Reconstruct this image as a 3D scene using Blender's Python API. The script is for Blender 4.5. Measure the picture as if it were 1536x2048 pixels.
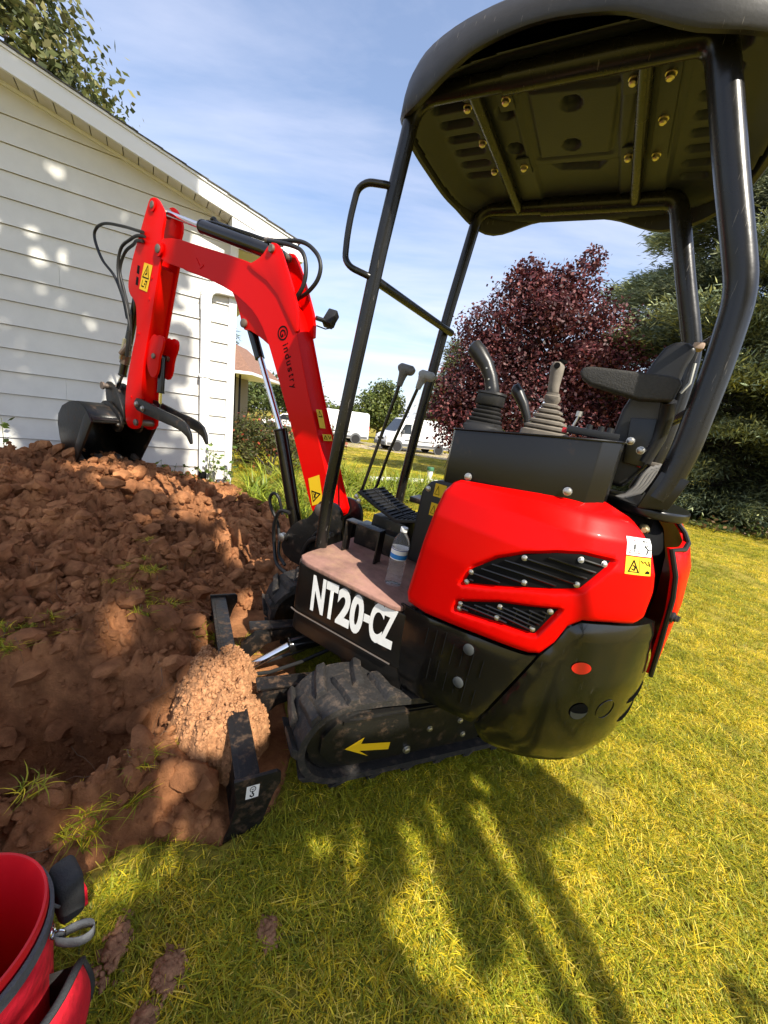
import bpy, bmesh, math, random
import numpy as np
from mathutils import Vector, Matrix
from mathutils.geometry import delaunay_2d_cdt
from math import sin, cos, tan, radians, pi, atan2, sqrt

random.seed(7)
RNG = np.random.default_rng(11)
scn = bpy.context.scene
COL = scn.collection
for o in list(bpy.data.objects):
    bpy.data.objects.remove(o)

# ------------------------------------------------------------ camera
CAM_H = 1.38
PITCH, ROLL = radians(13.0), radians(7.2)
fwd = Vector((0, cos(PITCH), -sin(PITCH)))
r0 = Vector((1, 0, 0))
d0 = Vector((0, -sin(PITCH), -cos(PITCH)))
right = r0 * cos(ROLL) - d0 * sin(ROLL)
down = r0 * sin(ROLL) + d0 * cos(ROLL)
cam = bpy.data.cameras.new('camera')
cam.sensor_fit = 'VERTICAL'
cam.sensor_height = 36.0
cam.lens = 36.0 * 770 / 2048
cam.clip_start = 0.03
cam.clip_end = 2000
camo = bpy.data.objects.new('camera', cam)
COL.objects.link(camo)
m = Matrix.Identity(4)
for i in range(3):
    m[i][0], m[i][1], m[i][2] = right[i], -down[i], -fwd[i]
m[2][3] = CAM_H
camo.matrix_world = m
scn.camera = camo

# ------------------------------------------------------------ sky, sun, exposure
SUN_AZ, SUN_EL = radians(140), radians(44)          # azimuth clockwise from +Y
SUNV = Vector((sin(SUN_AZ) * cos(SUN_EL), cos(SUN_AZ) * cos(SUN_EL), sin(SUN_EL)))
world = bpy.data.worlds.new('World')
scn.world = world
world.use_nodes = True
nt = world.node_tree
nt.nodes.clear()
N = nt.nodes.new
L = nt.links.new
out = N('ShaderNodeOutputWorld')
bg = N('ShaderNodeBackground')
sky = N('ShaderNodeTexSky')
sky.sky_type = 'NISHITA'
sky.sun_disc = False
sky.sun_elevation = SUN_EL
sky.sun_rotation = SUN_AZ
sky.air_density = 1.2
sky.dust_density = 1.0
sky.ozone_density = 5.0
bg.inputs['Strength'].default_value = 0.132
tc = N('ShaderNodeTexCoord')
sep = N('ShaderNodeSeparateXYZ')
L(tc.outputs['Generated'], sep.inputs[0])
mx = N('ShaderNodeMath'); mx.operation = 'MAXIMUM'; mx.inputs[1].default_value = 0.0
L(sep.outputs['Z'], mx.inputs[0])
ad = N('ShaderNodeMath'); ad.operation = 'ADD'; ad.inputs[1].default_value = 0.16
L(mx.outputs[0], ad.inputs[0])
dv = N('ShaderNodeVectorMath'); dv.operation = 'DIVIDE'
cmb = N('ShaderNodeCombineXYZ')
for k in range(3):
    L(ad.outputs[0], cmb.inputs[k])
L(tc.outputs['Generated'], dv.inputs[0])
L(cmb.outputs[0], dv.inputs[1])
mp_ = N('ShaderNodeMapping')
mp_.inputs['Rotation'].default_value = (0, 0, radians(38))
mp_.inputs['Scale'].default_value = (0.42, 1.25, 0.0)
mp_.inputs['Location'].default_value = (1.7, 0.35, 0.0)
L(dv.outputs[0], mp_.inputs[0])
nz = N('ShaderNodeTexNoise')
nz.inputs['Scale'].default_value = 1.1
nz.inputs['Detail'].default_value = 9
nz.inputs['Roughness'].default_value = 0.58
nz.inputs['Distortion'].default_value = 0.35
L(mp_.outputs[0], nz.inputs['Vector'])
rmp = N('ShaderNodeValToRGB')
rmp.color_ramp.elements[0].position = 0.36
rmp.color_ramp.elements[0].color = (.14, .14, .14, 1)
rmp.color_ramp.elements[1].position = 0.70
rmp.color_ramp.elements[1].color = (0.85, 0.85, 0.85, 1)
L(nz.outputs['Fac'], rmp.inputs[0])
# thicker white cloud low over the horizon
lo = N('ShaderNodeMapRange')
lo.inputs['From Min'].default_value = 0.30
lo.inputs['From Max'].default_value = 0.02
lo.inputs['To Min'].default_value = 0.0
lo.inputs['To Max'].default_value = 0.38
L(sep.outputs['Z'], lo.inputs['Value'])
n2 = N('ShaderNodeTexNoise')
n2.inputs['Scale'].default_value = 3.2
n2.inputs['Detail'].default_value = 7
n2.inputs['Roughness'].default_value = 0.6
mp2 = N('ShaderNodeMapping')
mp2.inputs['Scale'].default_value = (1, 1, 3.2)
L(tc.outputs['Generated'], mp2.inputs[0])
L(mp2.outputs[0], n2.inputs['Vector'])
r2 = N('ShaderNodeValToRGB')
r2.color_ramp.elements[0].position = 0.42
r2.color_ramp.elements[1].position = 0.66
L(n2.outputs['Fac'], r2.inputs[0])
ml = N('ShaderNodeMath'); ml.operation = 'MULTIPLY'
L(r2.outputs[0], ml.inputs[0]); L(lo.outputs[0], ml.inputs[1])
sm = N('ShaderNodeMath'); sm.operation = 'ADD'; sm.use_clamp = True
L(rmp.outputs[0], sm.inputs[0]); L(ml.outputs[0], sm.inputs[1])
mixc = N('ShaderNodeMix'); mixc.data_type = 'RGBA'
L(sm.outputs[0], mixc.inputs['Factor'])
L(sky.outputs[0], mixc.inputs['A'])
mixc.inputs['B'].default_value = (4.9, 5.0, 5.9, 1)
L(mixc.outputs['Result'], bg.inputs['Color'])
L(bg.outputs[0], out.inputs[0])

sl = bpy.data.lights.new('sun', 'SUN')
sl.energy = 5.0
sl.angle = radians(0.53)
sl.color = (1.0, 0.93, 0.80)
so = bpy.data.objects.new('sun', sl)
COL.objects.link(so)
so.rotation_euler = (-SUNV).to_track_quat('-Z', 'Y').to_euler()
so.location = SUNV * 50

scn.view_settings.view_transform = 'Standard'
scn.view_settings.look = 'None'
scn.view_settings.exposure = 0.78
scn.view_settings.gamma = 1.0
scn.view_settings.use_curve_mapping = False
scn.cycles.max_bounces = 8
scn.cycles.transparent_max_bounces = 8
scn.cycles.use_denoising = True

# ------------------------------------------------------------ helpers
def tag(o, label=None, cat=None, group=None, kind=None):
    if label: o['label'] = label
    if cat: o['category'] = cat
    if group: o['group'] = group
    if kind: o['kind'] = kind
    return o

def empty(name, loc=(0, 0, 0), rot=(0, 0, 0), parent=None):
    o = bpy.data.objects.new(name, None)
    COL.objects.link(o)
    o.location = loc
    o.rotation_euler = rot
    o.empty_display_size = 0.1
    if parent: o.parent = parent
    return o

def link(name, me, parent=None, loc=None, rot=None):
    o = bpy.data.objects.new(name, me)
    COL.objects.link(o)
    if parent: o.parent = parent
    if loc is not None: o.location = loc
    if rot is not None: o.rotation_euler = rot
    return o

class MB:
    """collects geometry and links it as ONE mesh object"""
    def __init__(s):
        s.v, s.f, s.mi, s.cur = [], [], [], 0
    def add(s, vs, fs):
        b = len(s.v)
        s.v.extend([tuple(map(float, p)) for p in vs])
        for f in fs:
            s.f.append([i + b for i in f]); s.mi.append(s.cur)
        return s
    def box(s, c, d, M=None):
        vs = []
        for z in (-.5, .5):
            for y in (-.5, .5):
                for x in (-.5, .5):
                    p = Vector((x * d[0], y * d[1], z * d[2]))
                    if M is not None: p = M @ p
                    vs.append((p[0] + c[0], p[1] + c[1], p[2] + c[2]))
        return s.add(vs, [(0, 2, 3, 1), (4, 5, 7, 6), (0, 1, 5, 4), (2, 6, 7, 3), (0, 4, 6, 2), (1, 3, 7, 5)])
    def bar(s, p0, p1, w, h, up=(0, 0, 1)):
        p0, p1, up = Vector(p0), Vector(p1), Vector(up)
        a = (p1 - p0); ln = a.length; a.normalize()
        b = up.cross(a); b.normalize(); c = a.cross(b)
        M = Matrix((a, b, c)).transposed()
        return s.box((p0 + p1) / 2, (ln, w, h), M)
    def prism(s, poly, fn, t0, t1):
        n = len(poly)
        vs = [fn(u, v, t0) for u, v in poly] + [fn(u, v, t1) for u, v in poly]
        fs = [list(range(n - 1, -1, -1)), list(range(n, 2 * n))]
        fs += [(i, (i + 1) % n, n + (i + 1) % n, n + i) for i in range(n)]
        return s.add(vs, fs)
    def tube(s, pts, r, n=12, caps=True, flat=1.0):
        pts = [Vector(p) for p in pts]
        rs = r if isinstance(r, (list, tuple)) else [r] * len(pts)
        vs, fs = [], []
        up = None
        for i, p in enumerate(pts):
            if i == 0: t = pts[1] - pts[0]
            elif i == len(pts) - 1: t = pts[-1] - pts[-2]
            else: t = (pts[i + 1] - p).normalized() + (p - pts[i - 1]).normalized()
            t.normalize()
            if up is None:
                up = Vector((0, 0, 1)) if abs(t.z) < .9 else Vector((1, 0, 0))
            b = t.cross(up); b.normalize(); up = b.cross(t); up.normalize()
            for k in range(n):
                a = 2 * pi * k / n
                vs.append(p + b * cos(a) * rs[i] + up * sin(a) * rs[i] * flat)
        for i in range(len(pts) - 1):
            for k in range(n):
                k2 = (k + 1) % n
                fs.append((i * n + k, i * n + k2, (i + 1) * n + k2, (i + 1) * n + k))
        if caps:
            fs.append(list(range(n - 1, -1, -1)))
            fs.append([(len(pts) - 1) * n + k for k in range(n)])
        return s.add(vs, fs)
    def cyl(s, p0, p1, r, r1=None, n=16):
        return s.tube([p0, p1], [r, r if r1 is None else r1], n)
    def lathe(s, prof, o=(0, 0, 0), axis=(0, 0, 1), n=24, caps=True):
        ax = Vector(axis).normalized()
        ux = ax.cross(Vector((0, 0, 1)))
        if ux.length < .01: ux = Vector((1, 0, 0))
        ux.normalize(); uy = ax.cross(ux)
        o = Vector(o)
        vs, fs = [], []
        for r, h in prof:
            for k in range(n):
                a = 2 * pi * k / n
                vs.append(o + ax * h + ux * (r * cos(a)) + uy * (r * sin(a)))
        for i in range(len(prof) - 1):
            for k in range(n):
                k2 = (k + 1) % n
                fs.append((i * n + k, i * n + k2, (i + 1) * n + k2, (i + 1) * n + k))
        if caps:
            if prof[0][0] > 1e-4: fs.append(list(range(n - 1, -1, -1)))
            if prof[-1][0] > 1e-4: fs.append([(len(prof) - 1) * n + k for k in range(n)])
        return s.add(vs, fs)
    def mesh(s, name, mats, bevel=0, seg=2, angle=38, recalc=True, merge=0):
        me = bpy.data.meshes.new(name)
        me.from_pydata(s.v, [], s.f)
        mats = mats if isinstance(mats, (list, tuple)) else [mats]
        for mm in mats: me.materials.append(mm)
        me.polygons.foreach_set('material_index', s.mi)
        if recalc or bevel or merge:
            bm = bmesh.new(); bm.from_mesh(me)
            if merge: bmesh.ops.remove_doubles(bm, verts=bm.verts, dist=merge)
            bmesh.ops.recalc_face_normals(bm, faces=bm.faces)
            if bevel:
                es = [e for e in bm.edges if len(e.link_faces) == 2 and e.calc_face_angle(0) > radians(28)]
                bmesh.ops.bevel(bm, geom=es, offset=bevel, offset_type='OFFSET', segments=seg, profile=.6, affect='EDGES', clamp_overlap=True)
            bm.to_mesh(me); bm.free()
        me.polygons.foreach_set('use_smooth', [True] * len(me.polygons))
        me.set_sharp_from_angle(angle=radians(angle))
        me.update()
        return me
    def build(s, name, mats, parent=None, loc=None, rot=None, **kw):
        return link(name, s.mesh(name, mats, **kw), parent, loc, rot)

def np_mesh(name, v, faces, mat=None, smooth=False):
    """v (n,3); faces (m,k) fixed k"""
    me = bpy.data.meshes.new(name)
    v = np.ascontiguousarray(v, dtype=np.float32)
    f = np.ascontiguousarray(faces, dtype=np.int32)
    k = f.shape[1]
    me.vertices.add(len(v)); me.vertices.foreach_set('co', v.ravel())
    me.loops.add(f.size); me.loops.foreach_set('vertex_index', f.ravel())
    me.polygons.add(len(f))
    me.polygons.foreach_set('loop_start', np.arange(0, f.size, k, dtype=np.int32))
    me.polygons.foreach_set('loop_total', np.full(len(f), k, dtype=np.int32))
    me.polygons.foreach_set('use_smooth', np.full(len(f), smooth))
    if mat: me.materials.append(mat)
    me.update(calc_edges=True)
    return me

def vattr(me, name, vals, kind='FLOAT'):
    a = me.attributes.new(name, kind, 'POINT')
    if kind == 'FLOAT': a.data.foreach_set('value', np.asarray(vals, np.float32))
    else: a.data.foreach_set('color', np.asarray(vals, np.float32).ravel())

def smooth(e0, e1, x):
    t = np.clip((x - e0) / (e1 - e0), 0, 1)
    return t * t * (3 - 2 * t)

def hash2(ix, iy, k):
    h = (ix.astype(np.int64) * 374761393 + iy.astype(np.int64) * 668265263 + k * 1442695041) & 0xFFFFFFFF
    h = ((h ^ (h >> 13)) * 1274126177) & 0xFFFFFFFF
    h = (h ^ (h >> 16)) & 0xFFFFFFFF
    return h / 4294967295.0

def vnoise(x, y, k=0):
    ix, iy = np.floor(x), np.floor(y)
    fx, fy = x - ix, y - iy
    fx, fy = fx * fx * (3 - 2 * fx), fy * fy * (3 - 2 * fy)
    a, b = hash2(ix, iy, k), hash2(ix + 1, iy, k)
    c, d = hash2(ix, iy + 1, k), hash2(ix + 1, iy + 1, k)
    return (a * (1 - fx) + b * fx) * (1 - fy) + (c * (1 - fx) + d * fx) * fy

def fbm(x, y, k=0, o=4):
    s, a = 0, .5
    for i in range(o):
        s = s + a * vnoise(x * 2 ** i + 17.3 * i, y * 2 ** i - 9.1 * i, k + i); a *= .5
    return s

def clods(x, y, k=0):
    """rounded lumps of random size, flat between: 0..1"""
    ix, iy = np.floor(x), np.floor(y)
    best = np.zeros_like(x)
    for dx in (-1, 0, 1):
        for dy in (-1, 0, 1):
            cx, cy = ix + dx, iy + dy
            px = cx + .15 + .7 * hash2(cx, cy, k)
            py = cy + .15 + .7 * hash2(cx, cy, k + 1)
            r = .28 + .5 * hash2(cx, cy, k + 2) ** 1.5
            st = .6 + .8 * hash2(cx, cy, k + 3)
            an = 6.28 * hash2(cx, cy, k + 4)
            ux, uy = (x - px), (y - py)
            u = (ux * np.cos(an) + uy * np.sin(an)) / st
            w = (-ux * np.sin(an) + uy * np.cos(an)) * st
            d = (np.abs(u) ** 2.6 + np.abs(w) ** 2.6) ** (1 / 2.6) / r
            hgt = np.sqrt(np.clip(1 - d * d, 0, 1)) * r * 1.5
            best = np.maximum(best, hgt)
    return best

def sdf_poly(P, poly):
    """signed distance, negative inside; P (n,2)"""
    poly = np.asarray(poly, float)
    P = np.asarray(P, float)
    d = np.full(len(P), 1e9); ins = np.zeros(len(P), bool)
    for a, b in zip(poly, np.roll(poly, -1, axis=0)):
        e = b - a; w = P - a
        t = np.clip((w @ e) / max(e @ e, 1e-12), 0, 1)
        d = np.minimum(d, np.hypot(*(w - t[:, None] * e).T))
        c = (a[1] > P[:, 1]) != (b[1] > P[:, 1])
        with np.errstate(divide='ignore', invalid='ignore'):
            xi = (b[0] - a[0]) * (P[:, 1] - a[1]) / (b[1] - a[1]) + a[0]
        ins ^= c & (P[:, 0] < xi)
    return np.where(ins, -d, d)

def offset_poly(poly, d):
    P_ = np.array(poly, float); n = len(P_); o = []
    area = sum(P_[i - 1][0] * P_[i][1] - P_[i][0] * P_[i - 1][1] for i in range(n))
    sg = 1 if area > 0 else -1
    for i in range(n):
        a, b_, c = P_[i - 1], P_[i], P_[(i + 1) % n]
        u = (b_ - a) / max(np.linalg.norm(b_ - a), 1e-9); v = (c - b_) / max(np.linalg.norm(c - b_), 1e-9)
        nr = np.array([u[1] + v[1], -u[0] - v[0]]); ln_ = np.linalg.norm(nr); nr /= max(ln_, 1e-9)
        o.append(b_ + nr * d * sg * min(2.0, 2 / max(ln_, .5)))
    return [tuple(p) for p in o]

# ------------------------------------------------------------ materials
def mat(name, color, rough=.5, metal=0, var=0.0, vscale=8, bump=0.0, bscale=60, dirt=None, dirt_amt=.5, dscale=4,
        coat=0, spec=.5, trans=0, ior=1.45, scratch=0, attr=None, detail=5, rvar=0.0):
    mt = bpy.data.materials.new(name)
    mt.use_nodes = True
    t = mt.node_tree
    b = t.nodes['Principled BSDF']
    b.inputs['Base Color'].default_value = (*color, 1)
    b.inputs['Roughness'].default_value = rough
    b.inputs['Metallic'].default_value = metal
    b.inputs['Specular IOR Level'].default_value = spec
    b.inputs['IOR'].default_value = ior
    if coat:
        b.inputs['Coat Weight'].default_value = coat
        b.inputs['Coat Roughness'].default_value = .06
    if trans: b.inputs['Transmission Weight'].default_value = trans
    n, l = t.nodes.new, t.links.new
    co = n('ShaderNodeTexCoord')
    cur = None
    if attr:
        a = n('ShaderNodeAttribute'); a.attribute_name = attr
        cur = a.outputs['Color']
    if var:
        nz = n('ShaderNodeTexNoise'); nz.inputs['Scale'].default_value = vscale; nz.inputs['Detail'].default_value = detail
        nz.inputs['Roughness'].default_value = .6
        l(co.outputs['Object'], nz.inputs['Vector'])
        mr = n('ShaderNodeMapRange'); mr.inputs['From Min'].default_value = .3; mr.inputs['From Max'].default_value = .7
        mr.inputs['To Min'].default_value = 1 - var; mr.inputs['To Max'].default_value = 1 + var
        l(nz.outputs['Fac'], mr.inputs['Value'])
        vm = n('ShaderNodeVectorMath'); vm.operation = 'SCALE'
        if cur: l(cur, vm.inputs[0])
        else: vm.inputs[0].default_value = color
        l(mr.outputs[0], vm.inputs['Scale'])
        cur = vm.outputs[0]
    if dirt:
        nz = n('ShaderNodeTexNoise'); nz.inputs['Scale'].default_value = dscale; nz.inputs['Detail'].default_value = 10
        nz.inputs['Roughness'].default_value = .72
        l(co.outputs['Object'], nz.inputs['Vector'])
        rp = n('ShaderNodeValToRGB')
        rp.color_ramp.elements[0].position = .62 - .25 * dirt_amt
        rp.color_ramp.elements[1].position = .82 - .2 * dirt_amt
        l(nz.outputs['Fac'], rp.inputs[0])
        mu = n('ShaderNodeMath'); mu.operation = 'MULTIPLY'; mu.inputs[1].default_value = .35 + .6 * dirt_amt
        l(rp.outputs[0], mu.inputs[0])
        mi = n('ShaderNodeMix'); mi.data_type = 'RGBA'
        l(mu.outputs[0], mi.inputs['Factor'])
        if cur: l(cur, mi.inputs['A'])
        else: mi.inputs['A'].default_value = (*color, 1)
        mi.inputs['B'].default_value = (*dirt, 1)
        cur = mi.outputs['Result']
        ra = n('ShaderNodeMix'); ra.data_type = 'FLOAT'
        l(mu.outputs[0], ra.inputs['Factor']); ra.inputs['A'].default_value = rough; ra.inputs['B'].default_value = .9
        l(ra.outputs['Result'], b.inputs['Roughness'])
    if scratch:
        wv = n('ShaderNodeTexNoise'); wv.inputs['Scale'].default_value = 30; wv.inputs['Detail'].default_value = 3
        mpn = n('ShaderNodeMapping'); mpn.inputs['Scale'].default_value = (9, 1, .6); mpn.inputs['Rotation'].default_value = (.3, .5, .7)
        l(co.outputs['Object'], mpn.inputs[0]); l(mpn.outputs[0], wv.inputs['Vector'])
        rp = n('ShaderNodeValToRGB'); rp.color_ramp.elements[0].position = .69; rp.color_ramp.elements[1].position = .73
        l(wv.outputs['Fac'], rp.inputs[0])
        mu = n('ShaderNodeMath'); mu.operation = 'MULTIPLY'; mu.inputs[1].default_value = scratch
        l(rp.outputs[0], mu.inputs[0])
        mi = n('ShaderNodeMix'); mi.data_type = 'RGBA'
        l(mu.outputs[0], mi.inputs['Factor'])
        if cur: l(cur, mi.inputs['A'])
        else: mi.inputs['A'].default_value = (*color, 1)
        mi.inputs['B'].default_value = (.42, .38, .34, 1)
        cur = mi.outputs['Result']
    if cur: l(cur, b.inputs['Base Color'])
    if rvar and not dirt:
        nz = n('ShaderNodeTexNoise'); nz.inputs['Scale'].default_value = 11; nz.inputs['Detail'].default_value = 6
        l(co.outputs['Object'], nz.inputs['Vector'])
        mr = n('ShaderNodeMapRange'); mr.inputs['To Min'].default_value = max(.02, rough - rvar); mr.inputs['To Max'].default_value = rough + rvar
        l(nz.outputs['Fac'], mr.inputs['Value']); l(mr.outputs[0], b.inputs['Roughness'])
    if bump:
        nz = n('ShaderNodeTexNoise'); nz.inputs['Scale'].default_value = bscale; nz.inputs['Detail'].default_value = 6
        l(co.outputs['Object'], nz.inputs['Vector'])
        bp = n('ShaderNodeBump'); bp.inputs['Strength'].default_value = bump; bp.inputs['Distance'].default_value = .01
        l(nz.outputs['Fac'], bp.inputs['Height']); l(bp.outputs[0], b.inputs['Normal'])
    return mt

def leafmat(name, rough=.55, trans=.35, hue=.0):
    """foliage: colour from the vertex attribute 'col', light through the leaf"""
    mt = bpy.data.materials.new(name); mt.use_nodes = True
    t = mt.node_tree; t.nodes.clear(); n, l = t.nodes.new, t.links.new
    o = n('ShaderNodeOutputMaterial'); b = n('ShaderNodeBsdfPrincipled'); tr = n('ShaderNodeBsdfTranslucent'); mi = n('ShaderNodeMixShader')
    a = n('ShaderNodeAttribute'); a.attribute_name = 'col'
    oi = n('ShaderNodeObjectInfo')
    mr = n('ShaderNodeMapRange'); mr.inputs['To Min'].default_value = .72; mr.inputs['To Max'].default_value = 1.28
    l(oi.outputs['Random'], mr.inputs['Value'])
    vm = n('ShaderNodeVectorMath'); vm.operation = 'SCALE'
    l(a.outputs['Color'], vm.inputs[0]); l(mr.outputs[0], vm.inputs['Scale'])
    b.inputs['Roughness'].default_value = rough
    b.inputs['Specular IOR Level'].default_value = .3
    l(vm.outputs[0], b.inputs['Base Color']); l(vm.outputs[0], tr.inputs['Color'])
    mi.inputs[0].default_value = trans
    l(b.outputs[0], mi.inputs[1]); l(tr.outputs[0], mi.inputs[2]); l(mi.outputs[0], o.inputs[0])
    return mt

SOILD = (.20, .105, .055)
M = dict(
    red=mat('red_paint', (.66, .0015, .0008), .36, coat=.06, rvar=.06, spec=.12, bump=.02, bscale=25),
    black=mat('black_paint', (.0065, .006, .0055), .28, rvar=.1, dirt=SOILD, dirt_amt=.08, dscale=5, bump=.03, bscale=30),
    blackc=mat('black_clean_paint', (.006, .0055, .005), .22, rvar=.08, coat=.2, bump=.015, bscale=20),
    cw=mat('counterweight_paint', (.0065, .006, .0045), .20, rvar=.06, coat=.3, bump=.02, bscale=9, scratch=.06),
    dirty=mat('dirty_black_steel', (.009, .0085, .008), .36, dirt=(.22, .13, .075), dirt_amt=.30, dscale=17, bump=.12, bscale=45),
    tubeb=mat('tube_paint', (.010, .0095, .009), .27, rvar=.1, scratch=.22, bump=.03, bscale=60),
    muddy=mat('muddy_blade_steel', (.010, .0092, .0088), .42, dirt=(.20, .12, .07), dirt_amt=.46, dscale=26, bump=.2, bscale=60, spec=.35),
    rubber=mat('track_rubber', (.020, .0185, .018), .62, dirt=(.17, .12, .085), dirt_amt=.46, dscale=26, bump=.35, bscale=70),
    hose=mat('hose_rubber', (.012, .012, .012), .5),
    plastic=mat('black_plastic', (.013, .013, .014), .42, bump=.05, bscale=220),
    armr=mat('armrest_foam', (.035, .033, .031), .62, var=.25, vscale=160, bump=.25, bscale=260),
    canopy=mat('canopy_plastic', (.024, .0235, .025), .5, var=.3, vscale=7, rvar=.12, bump=.05, bscale=90, scratch=.45),
    canopyu=mat('canopy_underside', (.031, .035, .050), .5, var=.1, vscale=6, bump=.05, bscale=140),
    chrome=mat('chrome_rod', (.75, .75, .76), .12, 1),
    zinc=mat('zinc_bolt', (.50, .48, .44), .42, 1, rvar=.1),
    brass=mat('passivated_bolt', (.70, .60, .36), .35, 1),
    steel=mat('worn_steel', (.20, .165, .14), .5, .7, dirt=(.26, .15, .085), dirt_amt=.5, dscale=12),
    mat_floor=mat('dusty_floor_mat', (.27, .145, .115), .85, var=.35, vscale=9, dirt=(.42, .26, .15), dirt_amt=.5, dscale=6, bump=.3, bscale=55),
    yellow=mat('yellow_sticker', (.80, .50, .012), .4),
    white=mat('white_sticker', (.78, .78, .76), .4),
    wletter=mat('white_letter_vinyl', (.82, .82, .80), .38, var=.05, vscale=40),
    ink=mat('black_ink', (.006, .006, .006), .8, spec=.1),
    redink=mat('red_ink', (.6, .02, .03), .5),
    greyi=mat('grey_vinyl', (.055, .06, .062), .45),
    grip=mat('grip_plastic', (.018, .018, .019), .36, bump=.03, bscale=200),
    greyboot=mat('dusty_grey_rubber', (.19, .165, .135), .75, var=.2, vscale=20),
    blkboot=mat('black_rubber_boot', (.022, .021, .021), .52),
    greyknob=mat('grey_knob', (.13, .125, .12), .45),
    reflector=mat('red_reflector', (.75, .015, .01), .3, coat=.6),
    mesh=mat('grille_mesh', (.003, .003, .003), .7, spec=.15),
)

# ------------------------------------------------------------ frames of reference
# the machine: x forward, y to its left, z up; it stands nose-up on the slope toward the house
AZ, PT = radians(29.2 - 90), radians(4.5)
fw0 = Vector((sin(AZ), cos(AZ), 0))
LF = Vector((-cos(AZ), sin(AZ), 0))
FW = fw0 * cos(PT) + Vector((0, 0, sin(PT)))
UP = Vector((0, 0, cos(PT))) - fw0 * sin(PT)
ORG = Vector((.22, 1.91, 0))
def W(f, l, z): return ORG + FW * f + LF * l + UP * z
MROT = Matrix((FW, LF, UP)).transposed()
TA = radians(53.5)                                    # the tracks are swung this far to the left of the upper body

def to_fl(x, y):
    q0, q1 = x - ORG.x, y - ORG.y
    return (q0 * fw0.x + q1 * fw0.y) / cos(PT), q0 * LF.x + q1 * LF.y

# ------------------------------------------------------------ terrain heights
def gz(x, y):
    x, y = np.asarray(x, float), np.asarray(y, float)
    q = (x - ORG.x) * fw0.x + (y - ORG.y) * fw0.y
    q = np.clip(q, -4.5, 4.6)
    r = np.hypot(x - ORG.x, y - ORG.y)
    w = 1 - smooth(5, 17, r)
    return w * q * tan(PT) + (1 - w) * (-.57) + .012 * (fbm(x * 1.3, y * 1.3, 5, 3) - .45)

HOLE = [(1.22, 1.36), (1.10, 1.16), (.86, 1.00), (.66, .93), (.53, 1.06), (.47, 1.24), (.50, 1.42), (.62, 1.75), (1.0, 2.0), (1.35, 1.8)]
SOIL = [(.33, 1.85), (.28, 1.43), (.26, 1.31), (.16, 1.22), (.04, 1.15), (.0, .93), (.12, .78), (.35, .55), (.62, .20), (.85, -.15), (1.05, -.45),
        (1.35, -.78), (1.75, -.95), (2.4, -1.15), (3.1, -1.45), (4.0, -1.35), (4.45, -.6), (5.4, 1.6), (5.2, 2.6), (3.2, 3.0), (1.7, 2.9), (.7, 2.5)]

def soil_base(f, l):
    sf = np.where(f > 3.3, .62, 1.02)
    h = .385 * np.exp(-(f - 3.3) ** 2 / (2 * sf ** 2) - (l - .25) ** 2 / (2 * np.where(l < .25, .72, 1.1) ** 2))
    h += .03 * np.exp(-((f - 2.95) ** 2 + (l - .1) ** 2) / (2 * .33 ** 2))
    h += .05 * np.exp(-((f - 1.45) ** 2 + (l - .75) ** 2) / (2 * .3 ** 2))
    P = np.stack([f.ravel(), l.ravel()], 1)
    d = sdf_poly(P, HOLE).reshape(f.shape)
    h -= .62 * smooth(.03, -.20, d + .07 * (fbm(f * 6, l * 6, 40, 3) - .45))
    h += .05 * np.exp(-((d - .06) / .09) ** 2)
    return h
# ------------------------------------------------------------ lawn, soil
def warp(n, A, k):
    return A * np.sinh(k * np.linspace(-1, 1, n))
gx = warp(420, .35, 7.6) + .1
gy = warp(420, .35, 7.6) + 1.2
X, Y = np.meshgrid(gx, gy, indexing='xy')
FX, LX = to_fl(X, Y)
Zg = gz(X, Y)
near = (np.abs(FX) < 8) & (np.abs(LX) < 8)
dS = np.full(X.shape, 5.0)
P = np.stack([FX[near], LX[near]], 1)
dS[near] = sdf_poly(P, SOIL)
dN = dS + .10 * (fbm(X * 3.5, Y * 3.5, 21, 4) - .45) * 2
Zl = Zg - .10 * smooth(.0, -.12, dS)
hb = np.zeros(X.shape); hb[near] = soil_base(FX[near], LX[near])
Zl = np.where(dS < 0, np.minimum(Zl, Zg + np.minimum(hb, 0) - .08 * smooth(0, -.1, dS)), Zl)
n0, n1 = X.shape
idx = np.arange(n0 * n1).reshape(n0, n1)
quads = np.stack([idx[:-1, :-1], idx[:-1, 1:], idx[1:, 1:], idx[1:, :-1]], -1).reshape(-1, 4)

lm = bpy.data.materials.new('lawn_soil_and_thatch'); lm.use_nodes = True
t = lm.node_tree; b = t.nodes['Principled BSDF']; b.inputs['Roughness'].default_value = .95; b.inputs['Specular IOR Level'].default_value = .1
co = t.nodes.new('ShaderNodeTexCoord')
def ns(scale, detail=6, rough=.65, tt=t, cc=co):
    q = tt.nodes.new('ShaderNodeTexNoise'); q.inputs['Scale'].default_value = scale; q.inputs['Detail'].default_value = detail; q.inputs['Roughness'].default_value = rough
    tt.links.new(cc.outputs['Object'], q.inputs['Vector']); return q
a1 = ns(.55); a2 = ns(38)
r1 = t.nodes.new('ShaderNodeValToRGB')
r1.color_ramp.elements[0].position = .36; r1.color_ramp.elements[0].color = (.22, .21, .025, 1)
r1.color_ramp.elements[1].position = .66; r1.color_ramp.elements[1].color = (.50, .36, .075, 1)
t.links.new(a1.outputs['Fac'], r1.inputs[0])
r2b = t.nodes.new('ShaderNodeValToRGB')
r2b.color_ramp.elements[0].position = .3; r2b.color_ramp.elements[0].color = (.35, .35, .35, 1)
r2b.color_ramp.elements[1].position = .72; r2b.color_ramp.elements[1].color = (1.35, 1.35, 1.35, 1)
t.links.new(a2.outputs['Fac'], r2b.inputs[0])
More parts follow.
